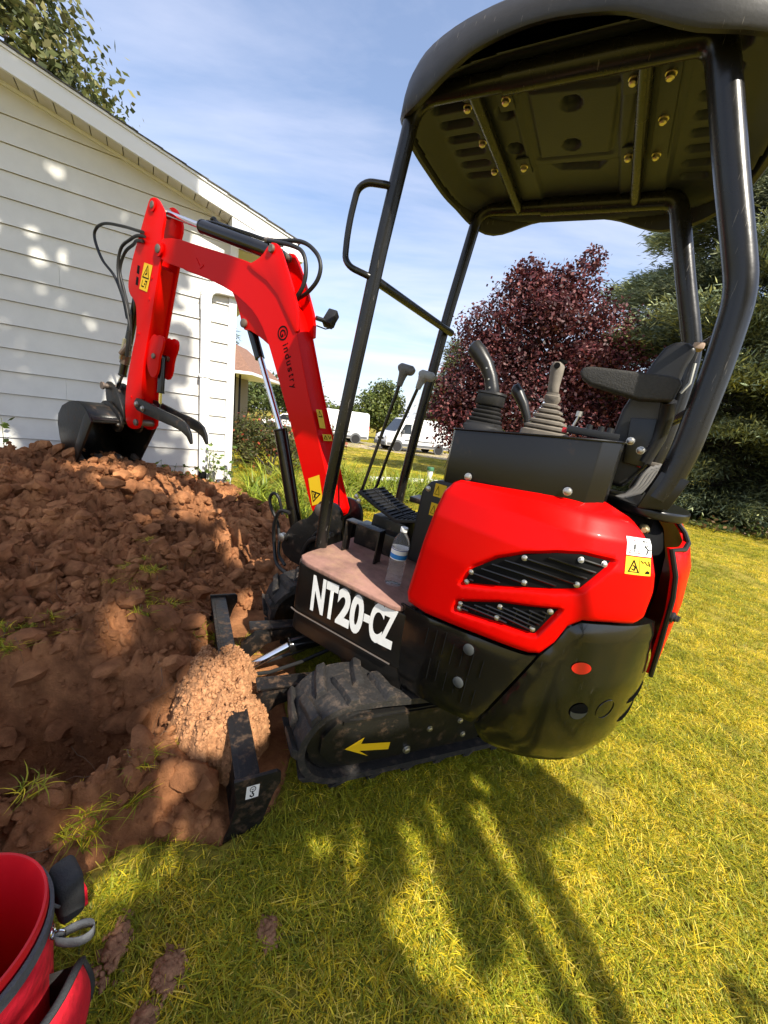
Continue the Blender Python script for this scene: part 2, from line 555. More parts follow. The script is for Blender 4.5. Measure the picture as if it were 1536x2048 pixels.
mm = t.nodes.new('ShaderNodeMix'); mm.data_type = 'RGBA'; mm.blend_type = 'MULTIPLY'; mm.inputs['Factor'].default_value = 1
t.links.new(r1.outputs[0], mm.inputs['A']); t.links.new(r2b.outputs[0], mm.inputs['B']); t.links.new(mm.outputs['Result'], b.inputs['Base Color'])
bp = t.nodes.new('ShaderNodeBump'); bp.inputs['Strength'].default_value = .7; bp.inputs['Distance'].default_value = .03
t.links.new(a2.outputs['Fac'], bp.inputs['Height']); t.links.new(bp.outputs[0], b.inputs['Normal'])
me = np_mesh('lawn', np.stack([X.ravel(), Y.ravel(), Zl.ravel()], 1), quads, lm, True)
dc = np.hypot(X, Y)
dens = 1150 * np.minimum(1, (2.0 / np.maximum(dc, .5))) ** 1.55
dens *= smooth(-.02, .10, dN)
# inside the house, the flower bed and the driveway nothing grows
hx, hy = 5.0 * np.array([-.5373, .8434])
wallc = (X * -.5373 + Y * .8434); wallt = (X * .8434 + Y * .5373)
dens = np.where((wallc > 4.97) & (wallt < .95), 0, dens)
dens = np.where((dc > 42) | (Y < -.8), 0, dens)
bare = smooth(.60, .70, fbm(X * 1.8, Y * 1.8, 77, 4))
dens *= 1 - .72 * bare
vattr(me, 'dens', dens.ravel())
vattr(me, 'gs', (1 + np.clip(dc - 2, 0, 40) * .055).ravel())
vattr(me, 'dry', np.clip(.25 + .9 * (fbm(X * .9, Y * .9, 33, 4) - .42) * 2, 0.05, 1).ravel())
lawn = tag(link('lawn', me), 'sunlit yellow green mown lawn round the excavator', kind='structure')

# --- soil sheet
soilm = bpy.data.materials.new('red_brown_clay_soil'); soilm.use_nodes = True
t = soilm.node_tree; b = t.nodes['Principled BSDF']; b.inputs['Roughness'].default_value = .93; b.inputs['Specular IOR Level'].default_value = .12
co = t.nodes.new('ShaderNodeTexCoord')
a1 = ns(3.2, 8, .7, t, co); a2 = ns(55, 8, .75, t, co); a3 = ns(9, 6, .65, t, co)
r1 = t.nodes.new('ShaderNodeValToRGB')
e = r1.color_ramp.elements
e[0].position = .30; e[0].color = (.20, .088, .043, 1)
e[1].position = .70; e[1].color = (.58, .275, .12, 1)
k = e.new(.5); k.color = (.385, .17, .077, 1)
t.links.new(a1.outputs['Fac'], r1.inputs[0])
r3 = t.nodes.new('ShaderNodeValToRGB')
r3.color_ramp.elements[0].position = .35; r3.color_ramp.elements[0].color = (.62, .60, .58, 1)
r3.color_ramp.elements[1].position = .66; r3.color_ramp.elements[1].color = (1.25, 1.22, 1.18, 1)
t.links.new(a3.outputs['Fac'], r3.inputs[0])
mm = t.nodes.new('ShaderNodeMix'); mm.data_type = 'RGBA'; mm.blend_type = 'MULTIPLY'; mm.inputs['Factor'].default_value = 1
t.links.new(r1.outputs[0], mm.inputs['A']); t.links.new(r3.outputs[0], mm.inputs['B']); t.links.new(mm.outputs['Result'], b.inputs['Base Color'])
bp = t.nodes.new('ShaderNodeBump'); bp.inputs['Strength'].default_value = .9; bp.inputs['Distance'].default_value = .018
a4 = ns(150, 5, .7, t, co); mh = t.nodes.new('ShaderNodeMath'); mh.operation = 'MULTIPLY_ADD'; mh.inputs[1].default_value = .5
t.links.new(a4.outputs['Fac'], mh.inputs[0]); t.links.new(a2.outputs['Fac'], mh.inputs[2])
t.links.new(mh.outputs[0], bp.inputs['Height']); t.links.new(bp.outputs[0], b.inputs['Normal'])
M['soil'] = soilm

step = .0085
fs_ = np.arange(-.2, 5.6, step); ls_ = np.arange(-1.7, 3.1, step)
F2, L2 = np.meshgrid(fs_, ls_, indexing='ij')
dS = sdf_poly(np.stack([F2.ravel(), L2.ravel()], 1), SOIL).reshape(F2.shape)
dS2 = dS + .11 * (fbm(F2 * 4, L2 * 4, 21, 4) - .47) * 2
tf = F2 * cos(TA) + L2 * sin(TA); tl = -F2 * sin(TA) + L2 * cos(TA)
wx = F2 + .03 * fbm(F2 * 9, L2 * 9, 3, 3); wy = L2 + .03 * fbm(F2 * 9, L2 * 9, 8, 3)
mod = .35 + .9 * smooth(.35, .6, fbm(F2 * 1.6, L2 * 1.6, 60, 3))
dh = sdf_poly(np.stack([F2.ravel(), L2.ravel()], 1), HOLE).reshape(F2.shape)
calm = 1 - .25 * smooth(.03, -.12, dh)                 # the dug face of the pit is smoother
lump = (1 - .85 * np.exp(-((tf - .93) ** 2 / .30 ** 2 + (tl - .15) ** 2 / .42 ** 2))) * (.30 * clods(wx / .30, wy / .30, 1) * .30 * mod + .60 * clods(wx / .135, wy / .135, 2) * .135 + .75 * clods(wx / .07, wy / .07, 3) * .07
        + .8 * clods(wx / .036, wy / .036, 4) * .036) * 1.15
rough_ = .05 * (fbm(F2 * 5, L2 * 5, 70, 4) - .45) + .016 * (fbm(F2 * 34, L2 * 34, 71, 3) - .4)
Hs = soil_base(F2, L2) + (lump + rough_) * calm
edge = smooth(.015, -.16, dS2)
Hs = Hs * (.25 + .75 * edge) + .015
Hs -= .10 * smooth(-.03, .05, dS2)
keep = smooth(.74, .92, tf) + smooth(.75, .95, np.abs(tl)) + (F2 > 1.6)
slope_ = .015 + .85 * np.maximum(np.maximum(tf - .93, np.abs(tl) - .74), 0) + .9 * np.maximum(F2 - 1.7, 0)
Hs = np.minimum(Hs, slope_)
xs = ORG.x + F2 * FW.x + L2 * LF.x; ys = ORG.y + F2 * FW.y + L2 * LF.y
zs = gz(xs, ys) + Hs
ok = dS2 < .06
n0, n1 = F2.shape
idx = np.arange(n0 * n1).reshape(n0, n1)
q = np.stack([idx[:-1, :-1], idx[:-1, 1:], idx[1:, 1:], idx[1:, :-1]], -1).reshape(-1, 4)
q = q[ok.ravel()[q].all(1)]
# drop what stands inside the house
wc = xs * -.5373 + ys * .8434
q = q[(wc.ravel()[q] < 5.0).all(1)]
used = np.unique(q); remap = np.full(n0 * n1, -1); remap[used] = np.arange(len(used))
V = np.stack([xs.ravel(), ys.ravel(), zs.ravel()], 1)[used]
me = np_mesh('dirt_pile', V, remap[q][:, ::-1], soilm, True)
tag(link('dirt_pile', me), 'long heap of red brown clay clods with a dug pit in front', kind='structure')
from bisect import bisect
def soil_z(f, l):
    i = int(np.clip(round((f + .2) / step), 0, n0 - 1)); j = int(np.clip(round((l + 1.7) / step), 0, n1 - 1))
    return zs[i, j], dS2[i, j]

def ico(sub=1):
    bm = bmesh.new(); bmesh.ops.create_icosphere(bm, subdivisions=sub, radius=1)
    v = np.array([p.co[:] for p in bm.verts]); f = np.array([[q.index for q in p.verts] for p in bm.faces]); bm.free()
    return v, f
IV, IF = ico(3)
IV1, IF1 = ico(2)
IV0, IF0 = ico(1)
def rock(scale, k, sharp=.5, iv=None):
    iv = IV if iv is None else iv
    d = 1 + sharp * (np.array([fbm(np.array([p[0] * 1.7 + k * 3.1 + p[2]]), np.array([p[1] * 1.7 - k * 1.7 + p[2] * .7]), k, 3)[0] for p in iv]) - .45) * 2
    v = iv * d[:, None]
    # a few flat broken faces
    for j in range(5):
        nrm = RNG.normal(size=3); nrm /= np.linalg.norm(nrm)
        dd = v @ nrm; lim = .62 + .2 * RNG.random()
        v = v - np.clip(dd - lim, 0, None)[:, None] * nrm
    return v * scale
# loose clods scattered over the heap, one mass
protos = [rock(1, k, .6, IV0 if k > 7 else IV1) for k in range(16)]
pf = [IF1 if k <= 7 else IF0 for k in range(16)]
vs, fs, b0 = [], [], 0
cnt = 0
while cnt < 26000:
    f, l = RNG.uniform(.1, 4.4), RNG.uniform(-1.2, 2.2)
    z, d = soil_z(f, l)
    tf_, tl_ = f * cos(TA) + l * sin(TA), -f * sin(TA) + l * cos(TA)
    if d > .03 or (tf_ < .98 and abs(tl_) < .75 and f < 1.6): continue
    big = RNG.random()
    r = .0045 + .010 * RNG.random() ** 2 if big < .86 else (.013 + .020 * RNG.random() if big < .98 else .036 + .034 * RNG.random())
    if d > -.08: r *= .6
    k = RNG.integers(8, 16) if r < .014 else RNG.integers(0, 8)
    an = RNG.uniform(0, 6.28); tx, ty = RNG.normal() * .35, RNG.normal() * .35
    A = np.array(Matrix.Rotation(tx, 3, 'X') @ Matrix.Rotation(ty, 3, 'Y') @ Matrix.Rotation(an, 3, 'Z'))
    v = (protos[k] * np.array([1.15 + .3 * RNG.random(), 1, .62 + .35 * RNG.random()])) @ A.T * r
    p = W(f, l, 0)
    v = v + np.array([p.x, p.y, z + r * .25])
    vs.append(v); fs.append(pf[k] + b0); b0 += len(v); cnt += 1
me = np_mesh('loose_clods', np.vstack(vs), np.vstack(fs), soilm, True)
me.set_sharp_from_angle(angle=radians(34))
tag(link('loose_clods', me), 'loose crumbs and clods of clay on the dirt heap', kind='stuff')

# soil heap lying on the blade
def heap(name, cx, cy, rx, ry, h, z0, k, n=90, ang=0, jag=.3):
    u, w = np.meshgrid(np.linspace(-1.15, 1.15, n), np.linspace(-1.15, 1.15, n), indexing='ij')
    rr = np.sqrt(u * u + w * w) + jag * (fbm(u * 2.2 + k, w * 2.2, k, 3) - .45)
    hh = h * np.sqrt(np.clip(1 - np.clip(rr, 0, 1) ** 1.7, 0, 1)) * (.85 + .5 * (fbm(u * 2.5, w * 2.5, k + 9, 3) - .45))
    a, b2 = u * rx, w * ry
    X_, Y_ = cx + a * cos(ang) - b2 * sin(ang), cy + a * sin(ang) + b2 * cos(ang)
    hh += (.5 * clods(a / .045, b2 / .045, k + 2) * .045 + .6 * clods(a / .02, b2 / .02, k + 3) * .02 + .02 * (fbm(a * 30, b2 * 30, k, 3) - .45)) * smooth(1.1, .9, rr)
    hh = np.where(rr > 1.0, -.04, hh)
    return X_, Y_, z0 + hh, rr
def sheet(name, X_, Y_, Z_, okm, material):
    n0, n1 = X_.shape; idx = np.arange(n0 * n1).reshape(n0, n1)
    q = np.stack([idx[:-1, :-1], idx[:-1, 1:], idx[1:, 1:], idx[1:, :-1]], -1).reshape(-1, 4)
    q = q[okm.ravel()[q].any(1)]
    used = np.unique(q); rm = np.full(n0 * n1, -1); rm[used] = np.arange(len(used))
    return np_mesh(name, np.stack([X_.ravel(), Y_.ravel(), Z_.ravel()], 1)[used], rm[q], material, True)
def tf_loc(tf, tl): return tf * cos(TA) - tl * sin(TA), tf * sin(TA) + tl * cos(TA)
drym = mat('dry_crumbled_soil', (.37, .185, .09), .95, var=.45, vscale=60, bump=.5, bscale=120, spec=.1)
hf, hl = tf_loc(.955, .13)
hx_, hy_, hz_, hr_ = heap('soil_heap', 0, 0, .20, .34, .298, 0.0, 3, 170, 0, .55)
cF, sF = cos(TA), sin(TA)
Fh = hf + hx_ * cF - hy_ * sF; Lh = hl + hx_ * sF + hy_ * cF
pw = np.array([[*W(a, b2, c)] for a, b2, c in zip(Fh.ravel(), Lh.ravel(), hz_.ravel())])
me = sheet('soil_heap', pw[:, 0].reshape(Fh.shape), pw[:, 1].reshape(Fh.shape), pw[:, 2].reshape(Fh.shape), hr_ < 1.08, drym)
heap_o = tag(link('soil_heap', me), 'sunlit mound of dry crumbled soil spilling over the middle of the blade', 'soil mound')
# crumbs on the mound
vs, fs, b0 = [], [], 0
hv = pw.reshape(*Fh.shape, 3)
for i in range(2600):
    a_, c_ = RNG.integers(8, Fh.shape[0] - 8), RNG.integers(8, Fh.shape[1] - 8)
    if hr_[a_, c_] > 1.04: continue
    r = .0035 + .008 * RNG.random() ** 2.5
    k = RNG.integers(8, 16); A = np.linalg.qr(RNG.normal(size=(3, 3)))[0]
    vs.append((protos[k] * np.array([1.2, 1, .75])) @ A * r + hv[a_, c_] + np.array([0, 0, r * .35])); fs.append(IF0 + b0); b0 += len(vs[-1])
cr_ = link('crumbs', np_mesh('crumbs', np.vstack(vs), np.vstack(fs), drym, True), heap_o); cr_['kind'] = 'stuff'

# clods lying on the grass, each a broken lump with its crumbs
clodm = mat('clod_soil', (.30, .155, .085), .95, var=.4, vscale=40, bump=.5, bscale=120, spec=.1)
def lone_clod(x, y, rx, ry, h, k, label, ang=0):
    rg = np.random.default_rng(k); vs, fs, b0 = [], [], 0
    for i in range(130):
        q = rg.normal(size=2) * .48
        rr = math.hypot(*q)
        if rr > 1.25: continue
        r = (.012 * rg.random() + .004) * (1.25 - .7 * rr)
        a, c = q[0] * rx, q[1] * ry
        p = np.array([x + a * cos(ang) - c * sin(ang), y + a * sin(ang) + c * cos(ang), 0]); p[2] = float(gz(p[0], p[1])) + .010 + h * max(0, 1 - rr) * .5
        kk = rg.integers(0, 8); A = np.linalg.qr(rg.normal(size=(3, 3)))[0]
        vs.append((protos[kk] * np.array([1.2, 1, .8])) @ A * r + p); fs.append(pf[kk] + b0); b0 += len(vs[-1])
    return tag(link('dirt_clod', np_mesh('dirt_clod', np.vstack(vs), np.vstack(fs), clodm, True)), label, 'dirt clod', 'clods dropped on the lawn')
lone_clod(-.535, .675, .035, .075, .035, 12, 'long clod of clay on the grass just right of the tool bucket', .25)
lone_clod(-.385, .655, .038, .055, .022, 15, 'flat oval clod of clay in the grass, right of the long clod by the bucket', .2)
lone_clod(-.395, .575, .028, .03, .02, 18, 'small clod of clay in the grass at the bottom edge, nearest the viewer', 0)
lone_clod(-.17, .76, .03, .04, .008, 22, 'crumbly patch of clay almost sunk in the grass below the near track', .4)
# ------------------------------------------------------------ grass (one mass): tufts strewn over the lawn by density
def leafmat2(name, rough=.55, trans=.35, rnd=(1, 1)):
    mt = leafmat(name, rough, trans)
    for nd in mt.node_tree.nodes:
        if nd.type == 'MAP_RANGE': nd.inputs['To Min'].default_value, nd.inputs['To Max'].default_value = rnd
    return mt
def blades(n, rad, h0, h1, w, lean, palette, seg=3, seed=0, flat=0.0):
    rg = np.random.default_rng(seed)
    V, F, Cc = [], [], []
    for i in range(n):
        a, r = rg.uniform(0, 2 * pi), rad * sqrt(rg.random())
        x, y = r * cos(a), r * sin(a)
        h = rg.uniform(h0, h1); d = rg.uniform(0, 2 * pi); ln = lean * rg.uniform(.2, 1.3)
        ww = w * rg.uniform(.7, 1.3); px, py = -sin(d), cos(d)
        c = np.array(palette[rg.integers(len(palette))]) * rg.uniform(.8, 1.2)
        b = len(V)
        for k in range(seg + 1):
            t = k / seg
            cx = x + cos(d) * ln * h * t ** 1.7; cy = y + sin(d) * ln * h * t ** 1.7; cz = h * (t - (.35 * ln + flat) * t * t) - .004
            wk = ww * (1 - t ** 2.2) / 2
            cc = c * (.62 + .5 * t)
            if k < seg:
                V += [(cx + px * wk, cy + py * wk, cz), (cx - px * wk, cy - py * wk, cz)]; Cc += [(*cc, 1)] * 2
            else:
                V.append((cx, cy, cz)); Cc.append((*cc, 1))
        for k in range(seg - 1): F.append((b + 2 * k, b + 2 * k + 1, b + 2 * k + 3, b + 2 * k + 2))
        F.append((b + 2 * (seg - 1), b + 2 * (seg - 1) + 1, b + 2 * seg, b + 2 * seg))
    return V, F, Cc
def poly_mesh(name, V, F, Cc, material):
    me = bpy.data.meshes.new(name)
    me.from_pydata(V, [], [f if f[-1] != f[-2] else f[:3] for f in F])
    me.materials.append(material)
    vattr(me, 'col', Cc, 'FLOAT_COLOR')
    me.polygons.foreach_set('use_smooth', [True] * len(me.polygons))
    return me
GRASSM = leafmat2('grass_blade', .5, .3, (.75, 1.25))
GREENS = [(.27, .30, .018), (.36, .36, .020), (.19, .23, .018), (.46, .42, .028)]
STRAWS = [(.90, .68, .045), (.86, .64, .035), (.92, .72, .12), (.74, .58, .025)]
def scatter(name, tuft, factor, seed, label, use_dry):
    me = poly_mesh(name, *tuft, GRASSM)
    o = link(name, me)
    ng = bpy.data.node_groups.new(name + '_scatter', 'GeometryNodeTree')
    ng.interface.new_socket('Geometry', in_out='INPUT', socket_type='NodeSocketGeometry')
    ng.interface.new_socket('Geometry', in_out='OUTPUT', socket_type='NodeSocketGeometry')
    n, l = ng.nodes.new, ng.links.new
    gi, go = n('NodeGroupInput'), n('NodeGroupOutput')
    oi = n('GeometryNodeObjectInfo'); oi.inputs['Object'].default_value = lawn; oi.transform_space = 'RELATIVE'
    dp = n('GeometryNodeDistributePointsOnFaces'); dp.distribute_method = 'RANDOM'; dp.inputs['Seed'].default_value = seed
    at = n('GeometryNodeInputNamedAttribute'); at.data_type = 'FLOAT'; at.inputs['Name'].default_value = 'dens'
    ad = n('GeometryNodeInputNamedAttribute'); ad.data_type = 'FLOAT'; ad.inputs['Name'].default_value = 'dry'
    m1 = n('ShaderNodeMath'); m1.operation = 'MULTIPLY'; m1.inputs[1].default_value = factor
    l(at.outputs['Attribute'], m1.inputs[0])
    m2 = n('ShaderNodeMath'); m2.operation = 'MULTIPLY'
    if use_dry:
        l(ad.outputs['Attribute'], m2.inputs[1])
    else:
        m3 = n('ShaderNodeMath'); m3.operation = 'SUBTRACT'; m3.inputs[0].default_value = 1.25
        l(ad.outputs['Attribute'], m3.inputs[1]); l(m3.outputs[0], m2.inputs[1])
    l(m1.outputs[0], m2.inputs[0])
    l(oi.outputs['Geometry'], dp.inputs['Mesh']); l(m2.outputs[0], dp.inputs['Density'])
    ip = n('GeometryNodeInstanceOnPoints')
    l(dp.outputs['Points'], ip.inputs['Points']); l(gi.outputs[0], ip.inputs['Instance'])
    rv = n('FunctionNodeRandomValue'); rv.data_type = 'FLOAT_VECTOR'
    rv.inputs[0].default_value = (-.12, -.12, 0); rv.inputs[1].default_value = (.12, .12, 6.283)
    l(rv.outputs[0], ip.inputs['Rotation'])
    rs = n('FunctionNodeRandomValue'); rs.data_type = 'FLOAT'; rs.inputs[2].default_value = .65; rs.inputs[3].default_value = 1.3
    gs = n('GeometryNodeInputNamedAttribute'); gs.data_type = 'FLOAT'; gs.inputs['Name'].default_value = 'gs'
    m4 = n('ShaderNodeMath'); m4.operation = 'MULTIPLY'
    l(rs.outputs[1], m4.inputs[0]); l(gs.outputs['Attribute'], m4.inputs[1]); l(m4.outputs[0], ip.inputs['Scale'])
    l(ip.outputs[0], go.inputs[0])
    md = o.modifiers.new('scatter', 'NODES'); md.node_group = ng
    return tag(o, label, kind='stuff')
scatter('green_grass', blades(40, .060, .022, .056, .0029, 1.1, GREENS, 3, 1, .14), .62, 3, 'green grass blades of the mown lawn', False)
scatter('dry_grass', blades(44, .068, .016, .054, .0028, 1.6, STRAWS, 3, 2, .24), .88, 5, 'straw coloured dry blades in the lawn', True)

# tufts of turf torn up on the heap, roots
V, F, Cc = [], [], []
def put(tuft, x, y, z, s, rot=0, tilt=(0, 0)):
    v, f, c = tuft; b = len(V)
    ca, sa = cos(rot), sin(rot)
    for p in v:
        X_, Y_, Z_ = p[0] * s, p[1] * s, p[2] * s
        X_, Y_ = X_ * ca - Y_ * sa, X_ * sa + Y_ * ca
        V.append((X_ + x + tilt[0] * Z_, Y_ + y + tilt[1] * Z_, Z_ + z))
    F.extend([tuple(i + b for i in q) for q in f]); Cc.extend(c)
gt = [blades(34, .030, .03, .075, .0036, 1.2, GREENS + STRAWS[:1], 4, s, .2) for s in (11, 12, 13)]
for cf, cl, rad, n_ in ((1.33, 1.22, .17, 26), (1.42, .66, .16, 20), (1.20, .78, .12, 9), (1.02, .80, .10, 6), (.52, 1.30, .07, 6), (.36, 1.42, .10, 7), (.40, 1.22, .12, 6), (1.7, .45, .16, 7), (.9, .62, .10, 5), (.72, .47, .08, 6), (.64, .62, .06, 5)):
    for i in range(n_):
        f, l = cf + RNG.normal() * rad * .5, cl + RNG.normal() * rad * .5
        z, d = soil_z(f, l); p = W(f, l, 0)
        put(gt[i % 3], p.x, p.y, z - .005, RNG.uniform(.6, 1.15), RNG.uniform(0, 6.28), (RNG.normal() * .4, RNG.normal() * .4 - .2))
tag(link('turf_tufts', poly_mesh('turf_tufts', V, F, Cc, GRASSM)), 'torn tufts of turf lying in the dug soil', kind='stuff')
rb = MB()
for i in range(110):
    f, l = RNG.uniform(.15, 1.9), RNG.uniform(.1, 1.7)
    z, d = soil_z(f, l)
    if d > -.02 or (f * cos(TA) + l * sin(TA) < .96): continue
    a = RNG.uniform(0, 6.28); ln = RNG.uniform(.05, .22); pts = []; crv = RNG.normal() * .09
    for k in range(7):
        ff, ll = f + cos(a + crv * k) * ln * k / 6, l + sin(a + crv * k) * ln * k / 6
        zz, _ = soil_z(ff, ll); p = W(ff, ll, 0)
        pts.append((p.x, p.y, max(zz, z - .05) + .004 + .02 * sin(pi * k / 6) * RNG.random()))
    rb.tube(pts, [.0019 * (1 - .12 * k) for k in range(7)], 5)
tag(rb.build('loose_roots', mat('pale_root', (.20, .12, .07), .85), angle=60), 'thin pale roots hanging out of the dug soil', kind='stuff')

# ------------------------------------------------------------ house with clapboard gable
WD, WN = Vector((.8434, .5373, 0)), Vector((-.5373, .8434, 0))
def HW(t, n, z): return WD * t + WN * n + Vector((0, 0, z))
HS = empty('house', HW(.88, 5.0, .25))
tag(HS, 'white clapboard house gable with downspout beside the dirt heap', 'house')
HI = HS.matrix_basis.inverted() if False else Matrix.Translation(-HW(.88, 5.0, .25))
def hmb(): return MB()
def hbuild(b, name, m_, parent=None, **k):
    b.v = [tuple(HI @ Vector(p)) for p in b.v]
    return b.build(name, m_, parent or HS, **k)
SIDE = mat('white_siding_paint', (.66, .645, .595), .5, var=.05, vscale=6, bump=.05, bscale=40, rvar=.06)
TRIM = mat('white_trim_metal', (.78, .785, .79), .35, var=.03, vscale=3)
SOFF = mat('cream_soffit', (.66, .63, .56), .55)
SHIN = mat('grey_shingle', (.085, .083, .08), .9, var=.35, vscale=30, bump=.4, bscale=120)
CONC = mat('foundation_concrete', (.20, .18, .16), .9, var=.25, vscale=10, bump=.3, bscale=60)
def rline(t): return 3.263 + .25 * (.641 - t)
def trf(z): return .641 - (z - 3.263) / .25
z = .406; k = 0
TL_ = -3.3
while z < 4.2:
    z1 = z + .202
    tb, tt = min(.802, trf(z)), min(.802, trf(z1))
    if tb < TL_ + .1: break
    tt = max(tt, TL_ + .01)
    cuts = [TL_, .802]
    if k in (4, 9): cuts = [TL_, -.66, .802]
    if k in (2, 7): cuts = [TL_, -1.9, .802]
    for c0, c1 in zip(cuts[:-1], cuts[1:]):
        e0b, e0t = min(tb, c1), min(tt, c1)
        if e0b <= c0: continue
        e0t = max(e0t, c0 + .01)
        g = .0015 if c0 > TL_ else 0
        b = MB()
        p = [HW(c0 + g, 4.982, z), HW(e0b, 4.982, z), HW(e0b, 4.985, z + .012), HW(e0t, 4.9975, z1 - .004), HW(c0 + g, 4.9975, z1 - .004), HW(c0 + g, 4.985, z + .012),
             HW(c0 + g, 5.02, z), HW(e0b, 5.02, z), HW(e0t, 5.02, z1 - .004), HW(c0 + g, 5.02, z1 - .004)]
        b.add(p, [(0, 1, 2, 5), (5, 2, 3, 4), (0, 6, 7, 1), (1, 7, 8, 3, 2), (6, 0, 5, 4, 9), (4, 3, 8, 9), (6, 9, 8, 7)])
        hbuild(b, 'siding_board', SIDE, angle=30)
    z = z1; k += 1
b = MB(); b.add([HW(TL_, 5.021, -.1), HW(.86, 5.021, -.1), HW(.86, 5.021, 3.2), HW(.641, 5.021, 3.26), HW(TL_, 5.021, rline(TL_)), HW(TL_, 5.2, -.1), HW(.86, 5.2, -.1), HW(.86, 5.2, 3.2), HW(.641, 5.2, 3.26), HW(TL_, 5.2, rline(TL_))],
               [(0, 1, 2, 3, 4), (5, 9, 8, 7, 6), (0, 5, 6, 1), (1, 6, 7, 2), (2, 7, 8, 3), (3, 8, 9, 4), (4, 9, 5, 0)])
hbuild(b, 'gable_wall', CONC)
def hbox(t0, t1, n0, n1, z0, z1, name, m_, parent=None, bevel=.003):
    b = MB()
    p = [HW(t, n, z) for z in (z0, z1) for n in (n0, n1) for t in (t0, t1)]
    b.add(p, [(0, 2, 3, 1), (4, 5, 7, 6), (0, 1, 5, 4), (2, 6, 7, 3), (0, 4, 6, 2), (1, 3, 7, 5)])
    return hbuild(b, name, m_, parent, bevel=bevel)
hbox(.803, .886, 4.972, 5.055, .395, 3.08, 'corner_post', TRIM)
hbox(TL_, .86, 4.99, 5.02, .05, .404, 'foundation', CONC)
hbox(.80, .87, 5.055, 12.0, .39, 3.07, 'side_wall', SIDE)
# soffit panels under the rake
t = TL_
while t < .77:
    t1 = min(t + .117, .777)
    b = MB()
    p = []
    for tt, nn in ((t + .004, 4.762), (t1 - .004, 4.762), (t1 - .004, 5.0), (t + .004, 5.0)):
        p.append(HW(tt, nn, rline(tt) - .004))
    p += [q + Vector((0, 0, .012)) for q in p]
    b.add(p, [(3, 2, 1, 0), (4, 5, 6, 7), (0, 1, 5, 4), (1, 2, 6, 5), (2, 3, 7, 6), (3, 0, 4, 7)])
    hbuild(b, 'soffit_panel', SOFF, bevel=.002, seg=1)
    t = t1
b = MB(); p = [HW(TL_, 4.97, rline(TL_) - .03), HW(.70, 4.97, rline(.70) - .03), HW(.70, 4.97, rline(.70)), HW(TL_, 4.97, rline(TL_)), HW(TL_, 5.0, rline(TL_) - .03), HW(.70, 5.0, rline(.70) - .03), HW(.70, 5.0, rline(.70)), HW(TL_, 5.0, rline(TL_))]
b.add(p, [(0, 1, 2, 3), (4, 7, 6, 5), (0, 4, 5, 1), (2, 6, 7, 3), (1, 5, 6, 2), (0, 3, 7, 4)]); hbuild(b, 'frieze_trim', TRIM, bevel=.003)
def rake(n0, n1, dz0, dz1, t1, name, m_):
    b = MB(); p = [HW(tt, nn, rline(tt) + dz) for nn in (n0, n1) for tt, dz in ((TL_, dz0), (t1, dz0), (t1, dz1), (TL_, dz1))]
    b.add(p, [(0, 1, 2, 3), (4, 7, 6, 5), (0, 4, 5, 1), (2, 6, 7, 3), (1, 5, 6, 2), (0, 3, 7, 4)]); return hbuild(b, name, m_, bevel=.003)
rake(4.740, 4.760, -.006, .118, 1.46, 'rake_fascia', TRIM)
rake(4.726, 4.745, .119, .140, 1.47, 'drip_edge', TRIM)
rake(4.735, 4.765, -.022, -.007, 1.0, 'fascia_lip', TRIM)
b = MB(); p = [HW(.775, nn, zz) for nn in (4.742, 4.99) for zz in (3.215, 3.06)]
pp = [(.775, 3.222), (1.455, 3.052), (1.455, 3.035), (.775, 3.06)]
b.add([HW(a, 4.743, c) for a, c in pp] + [HW(a, 5.1, c) for a, c in pp], [(0, 1, 2, 3), (4, 7, 6, 5), (0, 4, 5, 1), (1, 5, 6, 2), (2, 6, 7, 3), (3, 7, 4, 0)])
hbuild(b, 'eave_return', TRIM, bevel=.003)
hbox(.872, 1.455, 5.1, 12, 3.035, 3.05, 'eave_soffit', SOFF)
hbox(1.456, 1.55, 4.78, 12, 3.02, 3.13, 'gutter', TRIM, bevel=.012)
# shingle courses on the slope: overlapping strips with ragged tabs at the rake
nrow = 26
for i in range(nrow):
    t1 = 1.50 - .19 * i; t0 = t1 - .21
    b = MB(); n0 = 4.712 + .008 * RNG.random()
    p = [HW(t0, n0, rline(t0) + .146), HW(t1, n0, rline(t1) + .153), HW(t1, 12, rline(t1) + .153), HW(t0, 12, rline(t0) + .146)]
    p += [q - Vector((0, 0, .0095)) for q in p]
    b.add(p, [(0, 1, 2, 3), (7, 6, 5, 4), (0, 4, 5, 1), (1, 5, 6, 2), (2, 6, 7, 3), (3, 7, 4, 0)])
    hbuild(b, 'shingle_course', SHIN)
b = MB(); p = [HW(a, nn, rline(a) + .12 + dz) for dz in (0, .012) for nn in (4.80, 12) for a in (1.44, TL_ - .2)]
b.add(p, [(0, 2, 3, 1), (4, 5, 7, 6), (0, 1, 5, 4), (2, 6, 7, 3), (0, 4, 6, 2), (1, 3, 7, 5)]); hbuild(b, 'roof_deck', CONC)
